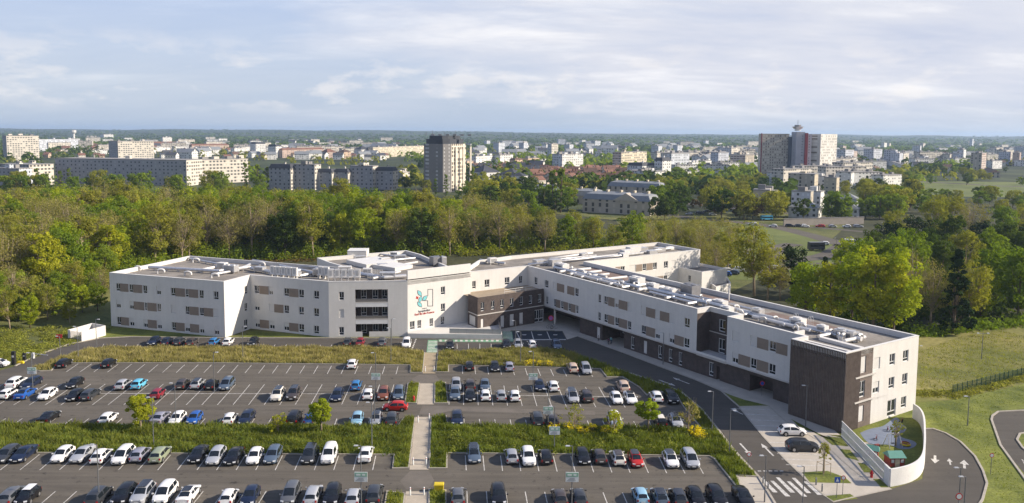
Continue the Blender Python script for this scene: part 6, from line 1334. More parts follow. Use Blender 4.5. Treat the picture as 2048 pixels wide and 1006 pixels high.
# ---------------------------------------------------------------- the town beyond the wood
def facade_mat(name, wall, pu=3.0, pz=2.8, wu=.42, wz=.42, glassc=(.04, .05, .06), band=None, bandw=.25, blind=.3, vband=None, vper=12.0, base=None, rnd=1.0):
    m = bpy.data.materials.new(name); m.use_nodes = True; g = N(m.node_tree)
    ob = g.n('ShaderNodeTexCoord').outputs['Object']; s = g.n('ShaderNodeSeparateXYZ', i_0=ob); u = g.m('ADD', s.outputs[0], s.outputs[1])
    uu = g.m('DIVIDE', u, pu); zz = g.m('DIVIDE', s.outputs[2], pz); fu = g.m('FRACT', uu); fz = g.m('FRACT', zz)
    inu = g.m('LESS_THAN', g.m('ABSOLUTE', g.m('SUBTRACT', fu, .5)), wu/2); inz = g.m('LESS_THAN', g.m('ABSOLUTE', g.m('SUBTRACT', fz, .55)), wz/2); win = g.m('MULTIPLY', inu, inz)
    cell = g.n('ShaderNodeCombineXYZ', i_0=g.m('FLOOR', uu), i_1=g.m('FLOOR', zz)).outputs[0]; wn = g.n('ShaderNodeTexWhiteNoise', noise_dimensions='3D'); g.t.links.new(cell, wn.inputs['Vector'])
    gl = g.mix(g.m('LESS_THAN', wn.outputs['Value'], blind), glassc, tuple(min(1, c*1.15) for c in wall))
    col = g.mix(g.ramp(g.noise(ob, .12, 4), [(.3, 0.0), (.7, 1.0)]), tuple(c*.9 for c in wall), tuple(c*1.06 for c in wall))
    if band: col = g.mix(g.m('LESS_THAN', fz, bandw), col, band)
    if vband: col = g.mix(g.m('LESS_THAN', g.m('FRACT', g.m('DIVIDE', u, vper)), .33), col, vband)
    col = g.mix(win, col, gl); geo = g.n('ShaderNodeNewGeometry')
    p = g.n('ShaderNodeBsdfPrincipled', i_Base_Color=col, i_Roughness=g.m('SUBTRACT', .85, g.m('MULTIPLY', win, .5))); g.n('ShaderNodeOutputMaterial', i_Surface=p.outputs[0]); return m
FM = {
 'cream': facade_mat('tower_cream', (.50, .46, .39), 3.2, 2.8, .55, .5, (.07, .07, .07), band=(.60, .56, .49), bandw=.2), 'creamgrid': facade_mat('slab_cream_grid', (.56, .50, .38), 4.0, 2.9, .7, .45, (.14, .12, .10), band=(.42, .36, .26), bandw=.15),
 'grey': facade_mat('slab_grey_and_shade', (.30, .30, .31), 3.6, 2.8, .32, .42, (.05, .055, .07)), 'white': facade_mat('apartments_white', (.62, .61, .58), 3.4, 2.8, .4, .45), 'bluewhite': facade_mat('apartments_bluewhite', (.50, .52, .56), 2.8, 2.8, .42, .5),  # grey also carries the shade painted on sides of cream blocks
 'stone': facade_mat('apartments_stone', (.42, .37, .30), 4.2, 3.0, .34, .7, (.07, .065, .06)), 'darktower': facade_mat('tower_shaded_side', (.20, .19, .18), 5.5, 2.8, .22, .5, (.42, .42, .40), blind=.2), 'darklit': facade_mat('tower_lit_stone_side', (.60, .53, .42), 3.4, 2.8, .62, .66, (.10, .09, .08), band=(.68, .62, .52), bandw=.12),  # darktower has shade, darklit sunlight, put into the colour of one tower
 'pink': facade_mat('block_pinkish', (.40, .30, .25), 4.0, 2.8, .6, .4, (.08, .07, .07), band=(.55, .50, .45), bandw=.3), 'orange': facade_mat('block_apricot', (.52, .38, .27), 3.4, 2.8, .45, .42), 'brick': facade_mat('long_house_brick', (.38, .29, .24), 5, 3.2, .3, .45),
 'checker': facade_mat('tower_checker', (.47, .43, .36), 2.4, 2.75, .5, .5, (.14, .11, .09), band=(.36, .31, .25), bandw=.18, blind=.45), 'checkerlit': facade_mat('tower_checker_lit', (.60, .58, .53), 2.6, 2.75, .5, .5, (.16, .13, .10), blind=.4), 'core': facade_mat('tower_core', (.38, .37, .40), 7, 2.75, .18, .3),
 'beige': facade_mat('block_beige', (.46, .40, .30), 4.5, 2.9, .3, .35), 'house': facade_mat('house_front', (.55, .50, .42), 2.6, 2.7, .32, .4)}
M_roofg = mat('flat_roof_grey', (.24, .23, .22), .9, .1, .1); M_slate = mat('slate_roof', (.055, .058, .068), .8, .12, .3); M_zinc = mat('zinc_roof', (.20, .21, .22), .6, .1, .3); M_tile = mat('tile_roof', (.17, .088, .062), .9, .25, .2); M_tileb = mat('brown_tile_roof', (.12, .075, .055), .9, .2, .2)
M_redp = mat('red_panel', (.22, .03, .04), .7, .05, .5); M_darkg = mat('dark_glass_core', (.06, .075, .11), .4, .1, .3)
def block(x0, xm, x1, yt, yb, th, style, lab, style2=None, roof='flat', setb=0, cat='apartment block', rm=None, name='apartment_block', group=None, boxes=3, h=None, dmin=9, dmax=999):
    """box building whose near vertical edge stands at photo column xm; left face spans x0..xm, right face xm..x1"""
    th = rad(th); c = G(xm, yb); Y = c.y; k = Y/F; w = max(dmin, min(dmax, (x1-xm)*k/math.cos(th))); d = max(dmin, min(dmax, (xm-x0)*k/math.sin(th)))
    hh = h or (yb-yt)*k*1.0; o = empty(name, (c.x, c.y, 0), th, lab, cat, group)
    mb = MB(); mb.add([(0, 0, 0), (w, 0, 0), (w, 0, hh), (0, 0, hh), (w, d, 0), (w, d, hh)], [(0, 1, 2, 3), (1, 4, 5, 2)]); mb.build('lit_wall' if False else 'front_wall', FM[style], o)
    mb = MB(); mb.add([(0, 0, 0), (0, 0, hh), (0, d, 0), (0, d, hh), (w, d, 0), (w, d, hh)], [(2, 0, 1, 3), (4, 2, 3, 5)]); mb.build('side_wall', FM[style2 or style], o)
    rm = rm or (M_roofg if roof == 'flat' else M_slate)
    if roof == 'flat':
        MB().box((w/2, d/2, hh-.02), (w+.3, d+.3, .5)).build('roof', rm, o)
        for i in range(boxes):
            bx = w*(i+.5)/boxes+random.uniform(-1, 1); MB().box((bx, d*.5, hh+.48), (min(w*.3, random.uniform(3, 6)), min(d*.5, 4), random.uniform(1.2, 2.8))).build('roof_housing', FM[style] if random.random() < .4 else M_roofg, o)
    elif roof == 'mansard':
        t = min(3.2, hh*.2); s_ = 1.2; MB().add([(-.2, -.2, hh), (w+.2, -.2, hh), (w+.2, d+.2, hh), (-.2, d+.2, hh), (s_, s_, hh+t), (w-s_, s_, hh+t), (w-s_, d-s_, hh+t), (s_, d-s_, hh+t)], [(0, 1, 5, 4), (1, 2, 6, 5), (2, 3, 7, 6), (3, 0, 4, 7), (4, 5, 6, 7)]).build('roof', rm, o)
        for i in range(max(1, int(w/14))): MB().box((w*(i+.5)/max(1, int(w/14)), d*.4, hh+t-.2), (1.2, 1.0, 1.8)).build('chimney', FM[style], o)
    else:
        t = min(w, d)*.32; MB().add([(-.4, -.4, hh), (w+.4, -.4, hh), (w+.4, d+.4, hh), (-.4, d+.4, hh), (d*.3 if w > d else w/2, d/2, hh+t), (w-d*.3 if w > d else w/2, d/2, hh+t)], [(0, 1, 5, 4), (2, 3, 4, 5), (0, 4, 3), (1, 2, 5)]).build('roof', rm, o)
    return o
B = block
B(-4, 15, 54, 272, 323, 48, 'cream', 'tall cream apartment tower at the left picture edge', 'grey'); B(56, 64, 112, 279, 302, 60, 'bluewhite', 'pale blue grey slab right of the cream tower at the left edge')  # grey on the cream tower's left side is painted shade
B(203, 237, 285, 283, 324, 48, 'cream', 'cream apartment tower rising behind the long grey slab', 'grey'); o = B(82, 374, 384, 321, 372, 80, 'cream', 'very long slab block with shaded grey face and small dark windows on the left', 'grey', boxes=1, dmin=11)  # grey on the tower side and the slab's long face is painted shade
B(386, 404, 471, 320, 368, 50, 'cream', 'cream lit end block right of the long grey slab', 'stone', boxes=4); B(-20, 60, 79, 330, 372, 70, 'cream', 'low grey block with cream end at the left edge', 'grey', boxes=2); B(-20, 40, 46, 338, 380, 80, 'bluewhite', 'lower blue grey block in front of the left edge', 'grey', boxes=2)
B(195, 208, 220, 269, 279, 50, 'white', 'small white block on the far left skyline'); B(288, 300, 340, 288, 300, 60, 'brick', 'long low brown red roofed hall on the left', roof='hip', rm=M_tile); B(320, 326, 338, 275, 291, 50, 'white', 'white church like building among the left roofs')
B(376, 384, 430, 291, 304, 60, 'brick', 'low building with red brown roof left of centre', roof='hip', rm=M_tile); B(340, 352, 372, 285, 300, 45, 'white', 'white stepped apartments left of centre'); B(345, 380, 398, 298, 312, 60, 'white', 'white low flats below the stepped ones')
B(495, 512, 527, 288, 312, 45, 'white', 'white apartment house with slate mansard left of centre', roof='mansard'); B(533, 552, 560, 293, 316, 60, 'white', 'white corner house with dark dome like roof', roof='mansard'); B(561, 565, 620, 300, 316, 65, 'brick', 'long brick building with red brown roof', roof='hip', rm=M_tile)
for x0, xm, x1, yt, st, lab in ((535, 582, 586, 337, 'grey', 'first dark mansard block of the grey terrace row'), (584, 630, 634, 330, 'grey', 'second grey block of the terrace row with plain parapet'), (632, 664, 668, 345, 'grey', 'third dark mansard block of the terrace row'), (666, 696, 700, 345, 'grey', 'fourth dark mansard block of the terrace row'), (698, 746, 752, 333, 'grey', 'fifth grey block of the terrace row with tall windows'), (749, 786, 792, 342, 'grey', 'sixth dark mansard block of the terrace row')):
    B(x0, xm, x1, yt, 380, 76, 'cream', lab, st, roof='flat' if 'grey block' in lab else 'mansard', group=None, dmin=10)
B(786, 806, 817, 345, 372, 60, 'cream', 'small cream block at the right end of the grey terrace row', 'grey'); B(743, 746, 823, 295, 316, 72, 'creamgrid', 'cream slab with brown window grid left of the dark tower', boxes=4)
B(672, 688, 700, 304, 318, 45, 'orange', 'yellow gabled house left of centre', roof='hip', rm=M_tileb); B(640, 655, 668, 304, 317, 50, 'brick', 'red brick gabled house left of centre', roof='hip', rm=M_tile); B(705, 722, 738, 299, 316, 45, 'white', 'pair of grey white gabled houses left of the grid slab', roof='hip', rm=M_slate)
# dark central tower: chamfered plan with set-back crown
def dark_tower():
    c = G(903, 384); Y = c.y; k = Y/F; o = empty('residential_tower', (c.x, c.y, 0), rad(0), 'dark grey residential tower with lit stone side and stepped dark crown', 'tower')
    L_ = 56*k; hh = 96*k*1.0; xs = [(-L_, 3), (-L_+3, -2), (-6, -4), (0, 0), (26*k*.45, 7), (26*k, 16), (26*k-4, 26), (-L_+6, 26)]
    n = len(xs); V = [(x, y, 0) for x, y in xs]+[(x, y, hh) for x, y in xs]
    mesh('dark_wall', V, [(i, (i+1) % n, n+(i+1) % n, n+i) for i in (0, 1, 2, 6, 7)], FM['darktower'], o); mesh('lit_stone_wall', V, [(i, (i+1) % n, n+(i+1) % n, n+i) for i in (3, 4, 5)], FM['darklit'], o)  # side away from the sun coloured darker, sunward side lighter
    q = offset([Vector(p) for p in xs], 1.6); MB().prism(q, hh, hh+3.6).build('upper_crown', mat('crown_dark', (.05, .055, .065), .7, .1, .3), o); q2 = offset(q, 2.2); MB().prism(q2, hh+3.6, hh+6.0).build('top_storey', mat('crown_dark', (0, 0, 0)), o)
    for i in range(3): MB().box((3+i*5.2, 3.5+i*4.6, 0), (1.0, 1.0, hh-2), rad(45)).build('stone_rib', mat('rib_stone', (.68, .62, .52), .8, .05, .5), o)
    mb = MB()
    for x, y, z in ((-20, 12, 3), (-15, 10, 4), (-6, 9, 2.5), (2, 12, 4)): mb.tube([(x, y, hh+6), (x, y, hh+6+z)], .18, 5)
    for i in range(6): mb.box((-L_+6+i*5.5, 9, hh+6), (2.6, 2.5, 1.2))
    mb.build('antenna', M_steel, o)
dark_tower()
B(931, 934, 946, 322, 340, 50, 'orange', 'small apricot block right of the dark tower'); B(948, 952, 990, 313, 338, 62, 'white', 'white apartments with balconies right of the dark tower', boxes=3); B(988, 1000, 1026, 310, 336, 50, 'white', 'taller white apartments with stepped balconies'); B(1024, 1030, 1046, 320, 337, 50, 'orange', 'apricot apartments right of the white ones', roof='mansard', rm=M_tileb); B(1050, 1056, 1080, 317, 336, 55, 'orange', 'peach coloured apartments before the pale tower', boxes=2)
B(1096, 1103, 1117, 288, 318, 50, 'cream', 'slim pale tower in the middle distance', 'bluewhite', boxes=1); B(1105, 1124, 1170, 309, 342, 45, 'white', 'white apartment complex below the slim pale tower', 'bluewhite', boxes=4); B(1078, 1080, 1096, 322, 334, 50, 'white', 'small white block between peach and white apartments')
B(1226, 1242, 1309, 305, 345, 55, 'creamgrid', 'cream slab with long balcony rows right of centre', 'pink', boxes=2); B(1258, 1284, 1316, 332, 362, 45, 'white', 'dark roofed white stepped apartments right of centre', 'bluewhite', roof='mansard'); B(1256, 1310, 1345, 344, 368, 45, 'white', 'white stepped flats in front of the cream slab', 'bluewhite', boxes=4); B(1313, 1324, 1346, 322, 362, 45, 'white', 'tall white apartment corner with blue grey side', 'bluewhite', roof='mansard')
B(1342, 1354, 1368, 340, 358, 45, 'white', 'white small flats right of the tall corner', 'bluewhite'); B(1370, 1372, 1426, 345, 362, 60, 'white', 'long white low flats among the plane trees', 'bluewhite', boxes=3); B(1368, 1384, 1412, 325, 342, 50, 'white', 'white flats with cream front in the right middle distance'); B(1425, 1440, 1488, 328, 342, 60, 'cream', 'low cream flats left of the high tower pair', boxes=3)
B(1440, 1462, 1488, 296, 324, 50, 'cream', 'dark glazed office tower with cream side', 'bluewhite', boxes=2); B(1465, 1490, 1518, 310, 338, 50, 'stone', 'grey brown apartment slab left of the high tower', 'pink', boxes=3)
# high slab tower with mushroom top
def high_tower():
    c = G(1582, 356); Y = c.y; k = Y/F; o = empty('high_rise_tower', (c.x, c.y, 0), 0, 'very high slab tower with red stripe and mushroom shaped lookout', 'tower'); hh = 90*k
    MB().box((-29.5*k, 12, 0), (55*k, 11, hh-1)).build('left_slab', FM['checker'], o); MB().box((-1.5*k, 9, 0), (5*k, 14, hh-4)).build('dark_core', M_darkg, o); MB().box((-57.7*k, 6.3, 0), (1.4*k, 1.2, hh-.6)).build('red_edge', M_redp, o)
    MB().box((9*k, -3, 0), (17*k, 14, hh+1)).build('pale_core', FM['core'], o); MB().box((20*k, -4.5, 0), (5.5*k, 14, hh)).build('red_stripe', M_redp, o); MB().box((27*k, -3, 0), (8*k, 14, hh-1)).build('grey_side', FM['core'], o)
    a = rad(38); w = 47*k/math.cos(a); MB().box((31*k+w/2*math.cos(a)+5, -8+w/2*math.sin(a)+4, 0), (w, 14, hh-1), a).build('right_slab', FM['checkerlit'], o)
    MB().tube([(11*k, 2, hh+2), (11*k, 2, hh+4), (11*k, 2, hh+4.1), (11*k, 2, hh+6.4)], [3, 3, 4.0, 5.6], 10).build('lookout', M_duct, o); MB().tube([(11*k, 2, hh+6.4), (11*k, 2, hh+8)], 3.4, 8).build('lookout_roof', M_roofg, o); MB().tube([(11*k, 2, hh+8), (11*k, 2, hh+13)], .22, 5).build('antenna', M_steel, o)
high_tower()
B(1584, 1628, 1650, 349, 384, 60, 'beige', 'beige block with blank wall below the high tower', 'stone', boxes=1); B(1560, 1574, 1583, 346, 372, 50, 'cream', 'yellowish low block below the high tower', boxes=1); B(1652, 1672, 1680, 356, 388, 55, 'beige', 'plain beige tower block between the trees', boxes=1); B(1630, 1650, 1662, 353, 380, 55, 'white', 'pale block left of the plain beige one')
B(1510, 1538, 1542, 381, 424, 70, 'stone', 'grey beige staircase block in front of the trees', 'beige', boxes=1); B(1536, 1540, 1580, 386, 412, 62, 'beige', 'long beige school like building right of the staircase block', boxes=3); B(1588, 1620, 1632, 384, 424, 60, 'stone', 'grey block with rounded vault roofs on the right', 'bluewhite', boxes=3); B(1618, 1640, 1653, 384, 420, 55, 'white', 'pale vaulted block beside the grey vault roofed one', 'bluewhite', boxes=2)
B(1584, 1612, 1622, 415, 437, 62, 'bluewhite', 'grey low house behind the long wall', roof='hip', rm=M_zinc); B(1620, 1634, 1652, 416, 437, 55, 'white', 'white fronted house behind the long wall', roof='hip', rm=M_zinc); B(1688, 1712, 1727, 398, 432, 60, 'bluewhite', 'grey house with arched roof near the right trees', roof='hip', rm=M_zinc); B(1692, 1716, 1722, 418, 440, 62, 'bluewhite', 'small grey house before the arched roofed one', roof='hip', rm=M_zinc)
B(1730, 1752, 1772, 386, 406, 50, 'orange', 'pink house with tiled roof above the right trees', roof='hip', rm=M_tileb); B(1750, 1778, 1795, 380, 402, 50, 'white', 'white gabled house above the right trees', roof='hip', rm=M_tileb); B(1718, 1722, 1762, 354, 364, 60, 'white', 'low white hall with green roof on the right', boxes=1)
B(1688, 1700, 1728, 303, 330, 50, 'pink', 'pinkish brown tower block right of the high tower', 'stone'); B(1785, 1798, 1815, 307, 332, 50, 'bluewhite', 'pale grey tower block on the right skyline'); B(1845, 1848, 1878, 313, 334, 55, 'bluewhite', 'pale wide block right of the grey tower block'); B(1922, 1926, 1951, 300, 326, 55, 'white', 'white block at the right skyline', 'bluewhite')
B(1947, 1962, 1993, 307, 344, 50, 'pink', 'brown and white banded tower on the right', 'stone'); B(2003, 2020, 2034, 304, 330, 55, 'pink', 'red brown banded block at the right edge', 'bluewhite'); B(2030, 2038, 2070, 306, 332, 55, 'brick', 'brick red block at the right picture edge'); B(1656, 1660, 1740, 327, 340, 70, 'white', 'long low banded building right of the high tower', boxes=3); B(1812, 1818, 1912, 330, 340, 70, 'white', 'long low white commercial building on the right', boxes=3)
B(1680, 1686, 1698, 292, 302, 50, 'pink', 'small brown block on the right skyline', boxes=1); B(1726, 1730, 1737, 295, 308, 50, 'white', 'thin white block on the right skyline', boxes=1); B(1764, 1768, 1780, 286, 299, 50, 'white', 'pale grey tower far on the right horizon', boxes=1); B(1940, 1944, 1952, 278, 294, 50, 'bluewhite', 'pale round water tower like block far right', boxes=1)
B(1994, 2000, 2060, 345, 356, 65, 'stone', 'low row of stone houses at the right edge', roof='hip', rm=M_tileb)
B(1440, 1442, 1450, 300, 310, 50, 'white', 'white chimney like block left of the office tower', boxes=1) if False else None
# U-shaped apartment house with zinc roof beyond the wood
B(1150, 1160, 1303, 396, 432, 78, 'stone', 'large stone apartment house with zinc roof and pediment', 'stone', roof='mansard', rm=M_zinc) if False else None
def zinc_block(x0, x1, yt, yb, dep, lab, ped=False, th=0.0):
    a, b = G(x0, yb), G(x1, yb+ (8 if ped else 5)); k = a.y/F; hh = (yb-yt)*k; an = math.atan2(b.y-a.y, b.x-a.x); w = (b-a).length; o = empty('apartment_house', (a.x, a.y, 0), an, lab, 'apartment house')
    MB().add([(0, 0, 0), (w, 0, 0), (w, dep, 0), (0, dep, 0), (0, 0, hh), (w, 0, hh), (w, dep, hh), (0, dep, hh)], [(0, 1, 5, 4), (1, 2, 6, 5), (2, 3, 7, 6), (3, 0, 4, 7)]).build('wall', FM['stone'], o)
    MB().add([(-.3, -.3, hh), (w+.3, -.3, hh), (w+.3, dep+.3, hh), (-.3, dep+.3, hh), (1.5, 1.5, hh+3), (w-1.5, 1.5, hh+3), (w-1.5, dep-1.5, hh+3), (1.5, dep-1.5, hh+3), (4, dep/2, hh+4.2), (w-4, dep/2, hh+4.2)], [(0, 1, 5, 4), (1, 2, 6, 5), (2, 3, 7, 6), (3, 0, 4, 7), (4, 5, 9, 8), (6, 7, 8, 9), (5, 6, 9), (7, 4, 8)]).build('roof', M_zinc, o)
    if ped: MB().add([(w*.45, -.5, hh-.2), (w*.85, -.5, hh-.2), (w*.65, -.5, hh+4.2), (w*.45, 3, hh-.2), (w*.85, 3, hh-.2), (w*.65, 6, hh+4.2)], [(0, 1, 2), (3, 0, 2, 5), (1, 4, 5, 2)]).build('pediment', mat('pediment_stone', (.42, .37, .31), .85, .06, .4), o)
    for i in range(5): MB().box((w*(i+.5)/5, dep*.5, hh+3), (1.2, 3, 2.2)).build('chimney', FM['beige'], o)
zinc_block(1165, 1300, 397, 424, 16, 'large stone apartment house with zinc roof and central pediment', True); zinc_block(1060, 1200, 388, 404, 14, 'dark zinc roofed terrace half hidden by the wood'); zinc_block(1215, 1320, 372, 388, 14, 'zinc roofed block with gables behind the pediment house')
zinc_block(1030, 1110, 378, 392, 12, 'low dark zinc roofed terrace left of the pediment house'); B(936, 966, 1000, 345, 366, 40, 'white', 'white terrace houses with dark gables, left group', roof='hip', rm=M_slate); B(995, 1030, 1052, 350, 368, 55, 'white', 'white terrace houses with dark gables, right group', roof='hip', rm=M_slate); B(1020, 1046, 1056, 352, 372, 60, 'white', 'white villa with slate roof right of the terrace houses', roof='hip', rm=M_slate)
# long wall by the far road, water tower on the horizon, gantry sign
a, b = G(1567, 452), G(1727, 447.5); o = empty('boundary_wall', (a.x, a.y, 0), math.atan2(b.y-a.y, b.x-a.x), 'long grey wall behind the cars parked by the roundabout', 'wall'); MB().box(((b-a).length/2, 0, 0), ((b-a).length, .5, 3.4)).build('wall', mat('far_wall_grey', (.27, .24, .21), .9, .1, .3), o); MB().box(((b-a).length/2, 0, 3.4), ((b-a).length+.2, .8, .2)).build('coping', M_roofg, o)
p = G(148, 282); o = empty('water_tower', (p.x, p.y, 0), 0, 'white water tower standing on the left skyline', 'water tower'); MB().tube([(0, 0, 0), (0, 0, 26), (0, 0, 32), (0, 0, 40)], [4, 4, 9, 9], 10).build('shaft', mat('water_tower_white', (.62, .60, .56), .8, .05, .1), o); MB().tube([(0, 0, 40), (0, 0, 42)], [8, 3], 10).build('cap', M_roofg, o)
# bus and lorry on the roundabout
def van_like(px, py, L, Wd, Hh, rz, mcol, lab, cat):
    p = G(px, py); o = empty(cat.replace(' ', '_'), (p.x, p.y, .1), rz, lab, cat); MB().box((0, 0, .5), (L, Wd, Hh-.5), taper=.03).build('body', mcol, o); MB().box((0, 0, Hh*.5), (L*.94, Wd+.04, Hh*.25)).build('windows', M_cglass, o)
    for sx in (-.33, .33):
        for s in (-1, 1): MB().tube([(sx*L, s*(Wd/2-.25), .5), (sx*L, s*(Wd/2+.03), .5)], .5, 12).build('wheel', M_tyre, o)
van_like(1632, 501, 6, 2.5, 3.2, .1, PM['dark grey'], 'dark lorry waiting on the roundabout', 'lorry'); van_like(1707, 492, 7, 2.3, 2.6, -.4, PM['white'], 'white lorry entering the roundabout from the right', 'lorry'); van_like(1533, 441, 6, 2.2, 2.6, .1, PM['light blue'], 'light blue van parked beyond the roundabout', 'van')
# plain flats: copies of three kinds
def flats_proto(w, d, h, st, n):
    o = empty('flats'); MB().add([(0, 0, 0), (w, 0, 0), (w, d, 0), (0, d, 0), (0, 0, h), (w, 0, h), (w, d, h), (0, d, h)], [(0, 1, 5, 4), (1, 2, 6, 5), (2, 3, 7, 6), (3, 0, 4, 7)]).build('wall', FM[st], o)
    mb = MB().box((w/2, d/2, h-.02), (w+.5, d+.5, .7))
    for i in range(n): mb.box((w*(i+.5)/n, d/2, h+.6), (3.5, 3, 2))
    mb.build('roof', M_roofg, o); return o
FPR = [(flats_proto(30, 12, 13, 'white', 2), 'white flats with flat roof'), (flats_proto(44, 12, 16, 'cream', 3), 'cream flats with flat roof'), (flats_proto(22, 14, 20, 'bluewhite', 1), 'pale blue white flats with flat roof'), (flats_proto(50, 22, 8, 'white', 0), 'wide white warehouse')]
random.seed(31)
for (xa, xb), (ya, yb), n_, ks, wh in (((90, 330), (278, 310), 24, (0, 1, 3), 'on the left plain'), ((330, 780), (280, 316), 40, (0, 3, 1), 'beyond the old town'), ((960, 1220), (286, 306), 30, (0, 3, 2), 'beyond the slim tower'), ((1310, 1510), (286, 330), 34, (0, 0, 1, 2), 'left of the high tower'), ((1340, 1440), (325, 356), 10, (0, 0, 2), 'behind the plane grove'), ((1665, 2060), (288, 340), 50, (0, 2, 3, 1), 'on the right plain'), ((1500, 1700), (360, 378), 6, (0, 1), 'below the high tower'), ((1700, 1800), (372, 384), 4, (0, 3), 'by the motorway')):
    for i in range(n_):
        k = random.choice(ks); p = G(random.uniform(xa, xb), random.uniform(ya, yb)); src, lab = FPR[k]
        dup(src, (p.x, p.y, 0), random.uniform(.2, 1.1), f'{lab} {wh}', f'{lab} {wh}', random.uniform(.8, 1.15))['category'] = 'apartment block'
for src, _ in FPR:
    for ch in list(src.children): bpy.data.objects.remove(ch)
    bpy.data.objects.remove(src)
# houses: prototypes then copies
def house_proto(w, d, h, rm, wallstyle='house', ch=True):
    o = empty('town_house'); MB().add([(0, 0, 0), (w, 0, 0), (w, d, 0), (0, d, 0), (0, 0, h), (w, 0, h), (w, d, h), (0, d, h), (0, d/2, h+d*.36), (w, d/2, h+d*.36)], [(0, 1, 5, 4), (2, 3, 7, 6), (1, 2, 6, 9, 5), (3, 0, 4, 8, 7)]).build('wall', FM[wallstyle], o)
    MB().add([(-.4, -.5, h-.2), (w+.4, -.5, h-.2), (w+.4, d/2, h+d*.38), (-.4, d/2, h+d*.38), (w+.4, d+.5, h-.2), (-.4, d+.5, h-.2)], [(0, 1, 2, 3), (3, 2, 4, 5)]).build('roof', rm, o)
    if ch: MB().box((w*.3, d*.5, h+d*.2), (.8, .8, 3)).build('chimney', M_tile, o)
    return o
HPR = [(house_proto(11, 9, 5.5, M_tile), 'white walled house with red tiled roof'), (house_proto(10, 8, 6, M_tileb), 'cream house with brown tiled roof'), (house_proto(14, 9, 6.5, M_slate, 'white'), 'white house with slate roof'), (house_proto(22, 11, 8.5, M_zinc, 'white'), 'pale low building with grey roof'), (house_proto(9, 8, 5, M_tile, 'orange'), 'apricot house with red roof')]
random.seed(21)
ZON = [((1060, 1240), (346, 372), 72, (0, 0, 1, 4), 'among the dense red roofs'), ((230, 780), (300, 322), 76, (2, 3, 3, 2, 1, 0), 'in the old town'), ((60, 240), (286, 318), 26, (0, 1, 4), 'left of the cream tower'), ((940, 1100), (338, 352), 20, (0, 1, 2), 'below the balcony apartments'),
       ((930, 1500), (292, 318), 56, (2, 3, 2, 3), 'beyond the slim pale tower'), ((1660, 2060), (300, 352), 34, (3, 1, 2), 'in the right hand suburb'), ((1340, 1500), (315, 345), 12, (2, 3), 'near the long white flats'), ((460, 800), (278, 292), 24, (2, 2, 1), 'in the far hill village')]
for (xa, xb), (ya, yb), n_, ks, wh in ZON:
    for i in range(n_):
        px, py = random.uniform(xa, xb), random.uniform(ya, yb); k = random.choice(ks); p = G(px, py); src, lab = HPR[k]; z = 0
        if p.y > 2200: z = 0
        s = random.uniform(.85, 1.25)*(1 if p.y < 1500 else 1.25)
        dup(src, (p.x, p.y, z), random.uniform(-.5, 1.2), f'{lab} {wh}', f'{lab}s {wh}', s)['category'] = 'house'
for src, _ in HPR:
    for ch in list(src.children): bpy.data.objects.remove(ch)
    bpy.data.objects.remove(src)
# trees of the town that stand out one by one
random.seed(5)
TP2 = {'p': tree_proto(24, 3.0, LM['green'], .05, 40, 1100, 1.1, 'column', name='poplar_tree'), 'o': tree_proto(15, 6.5, LM['olive'], .15, 44, 2600, .7, name='plane_tree'), 'g': tree_proto(14, 6.2, LM['green'], .12, 40, 2000, .8, name='town_tree'), 'd': tree_proto(15, 5.6, LM['dark'], .1, 40, 2000, .8, name='dark_tree'), 'r': tree_proto(11, 5.2, LM['rust'], .15, 26, 800, 1.0, name='copper_tree'), 'c': tree_proto(16, 4.2, LM['conifer'], .06, 34, 1000, 1.0, 'cone', name='town_conifer')}
def T2(k, px, py, s, lab, grp=None):
    p = G(px, py); o = dup(TP2[k], (p.x, p.y, 0), random.uniform(0, 6), lab, grp, s); o['category'] = 'tree'
for x, y, s, lab in ((1106, 425, .98, 'left poplar of the tall pair in front of the zinc roofs'), (1121, 425, 1.02, 'right poplar of the tall pair in front of the zinc roofs'), (946, 396, .8, 'poplar right of the dark tower foot'), (891, 392, .62, 'poplar at the foot of the dark tower'), (870, 392, .5, 'small poplar left of the dark tower foot'), (490, 380, .85, 'dark poplar right of the cream lit block'), (515, 380, .8, 'second dark poplar beside the grey terrace row'), (535, 378, .7, 'third dark poplar beside the grey terrace row')): T2('p', x, y, s, lab)
for i, x in enumerate((26, 52, 75, 98, 122, 140, 175, 212, 300, 330)): T2('p' if i % 3 else 'c', x, 382+random.uniform(-2, 2), random.uniform(.5, .7), 'poplar standing before the long grey slab', 'poplars before the long grey slab') if i else T2('c', 26, 382, .8, 'dark conifer before the low block at the left edge')
TL = {'o': 'olive plane tree', 'g': 'round green tree', 'd': 'dark green tree', 'r': 'copper leaved tree', 'c': 'dark conifer'}
for (xa, xb), (ya, yb), n_, ks, wh in (((1310, 1515), (374, 398), 42, 'oooo', 'in the plane tree grove by the far road'), ((1500, 1600), (362, 378), 6, 'oog', 'below the high tower'), ((1380, 1500), (408, 432), 13, 'rro', 'beside the far road junction'), ((1500, 1730), (405, 432), 7, 'gog', 'among the blocks by the long wall'), ((1640, 1760), (352, 392), 14, 'dgoc', 'on the green right of the beige blocks'),
   ((1200, 1340), (335, 372), 20, 'ogo', 'between the cream slab and white flats'), ((1060, 1230), (345, 380), 18, 'dgo', 'among the red roofs'), ((1740, 2060), (345, 372), 40, 'dgo', 'along the motorway on the right'), ((1300, 1350), (400, 430), 10, 'gd', 'right of the pediment house'), ((800, 1020), (348, 385), 26, 'gdo', 'behind the wood near the dark tower'), ((1800, 2060), (398, 430), 24, 'ogd', 'behind the right wood')):
    for i in range(n_): k = random.choice(ks); T2(k, random.uniform(xa, xb), random.uniform(ya, yb), random.uniform(.42, .78), f'{TL[k]} {wh}', f'{TL[k]}s {wh}')
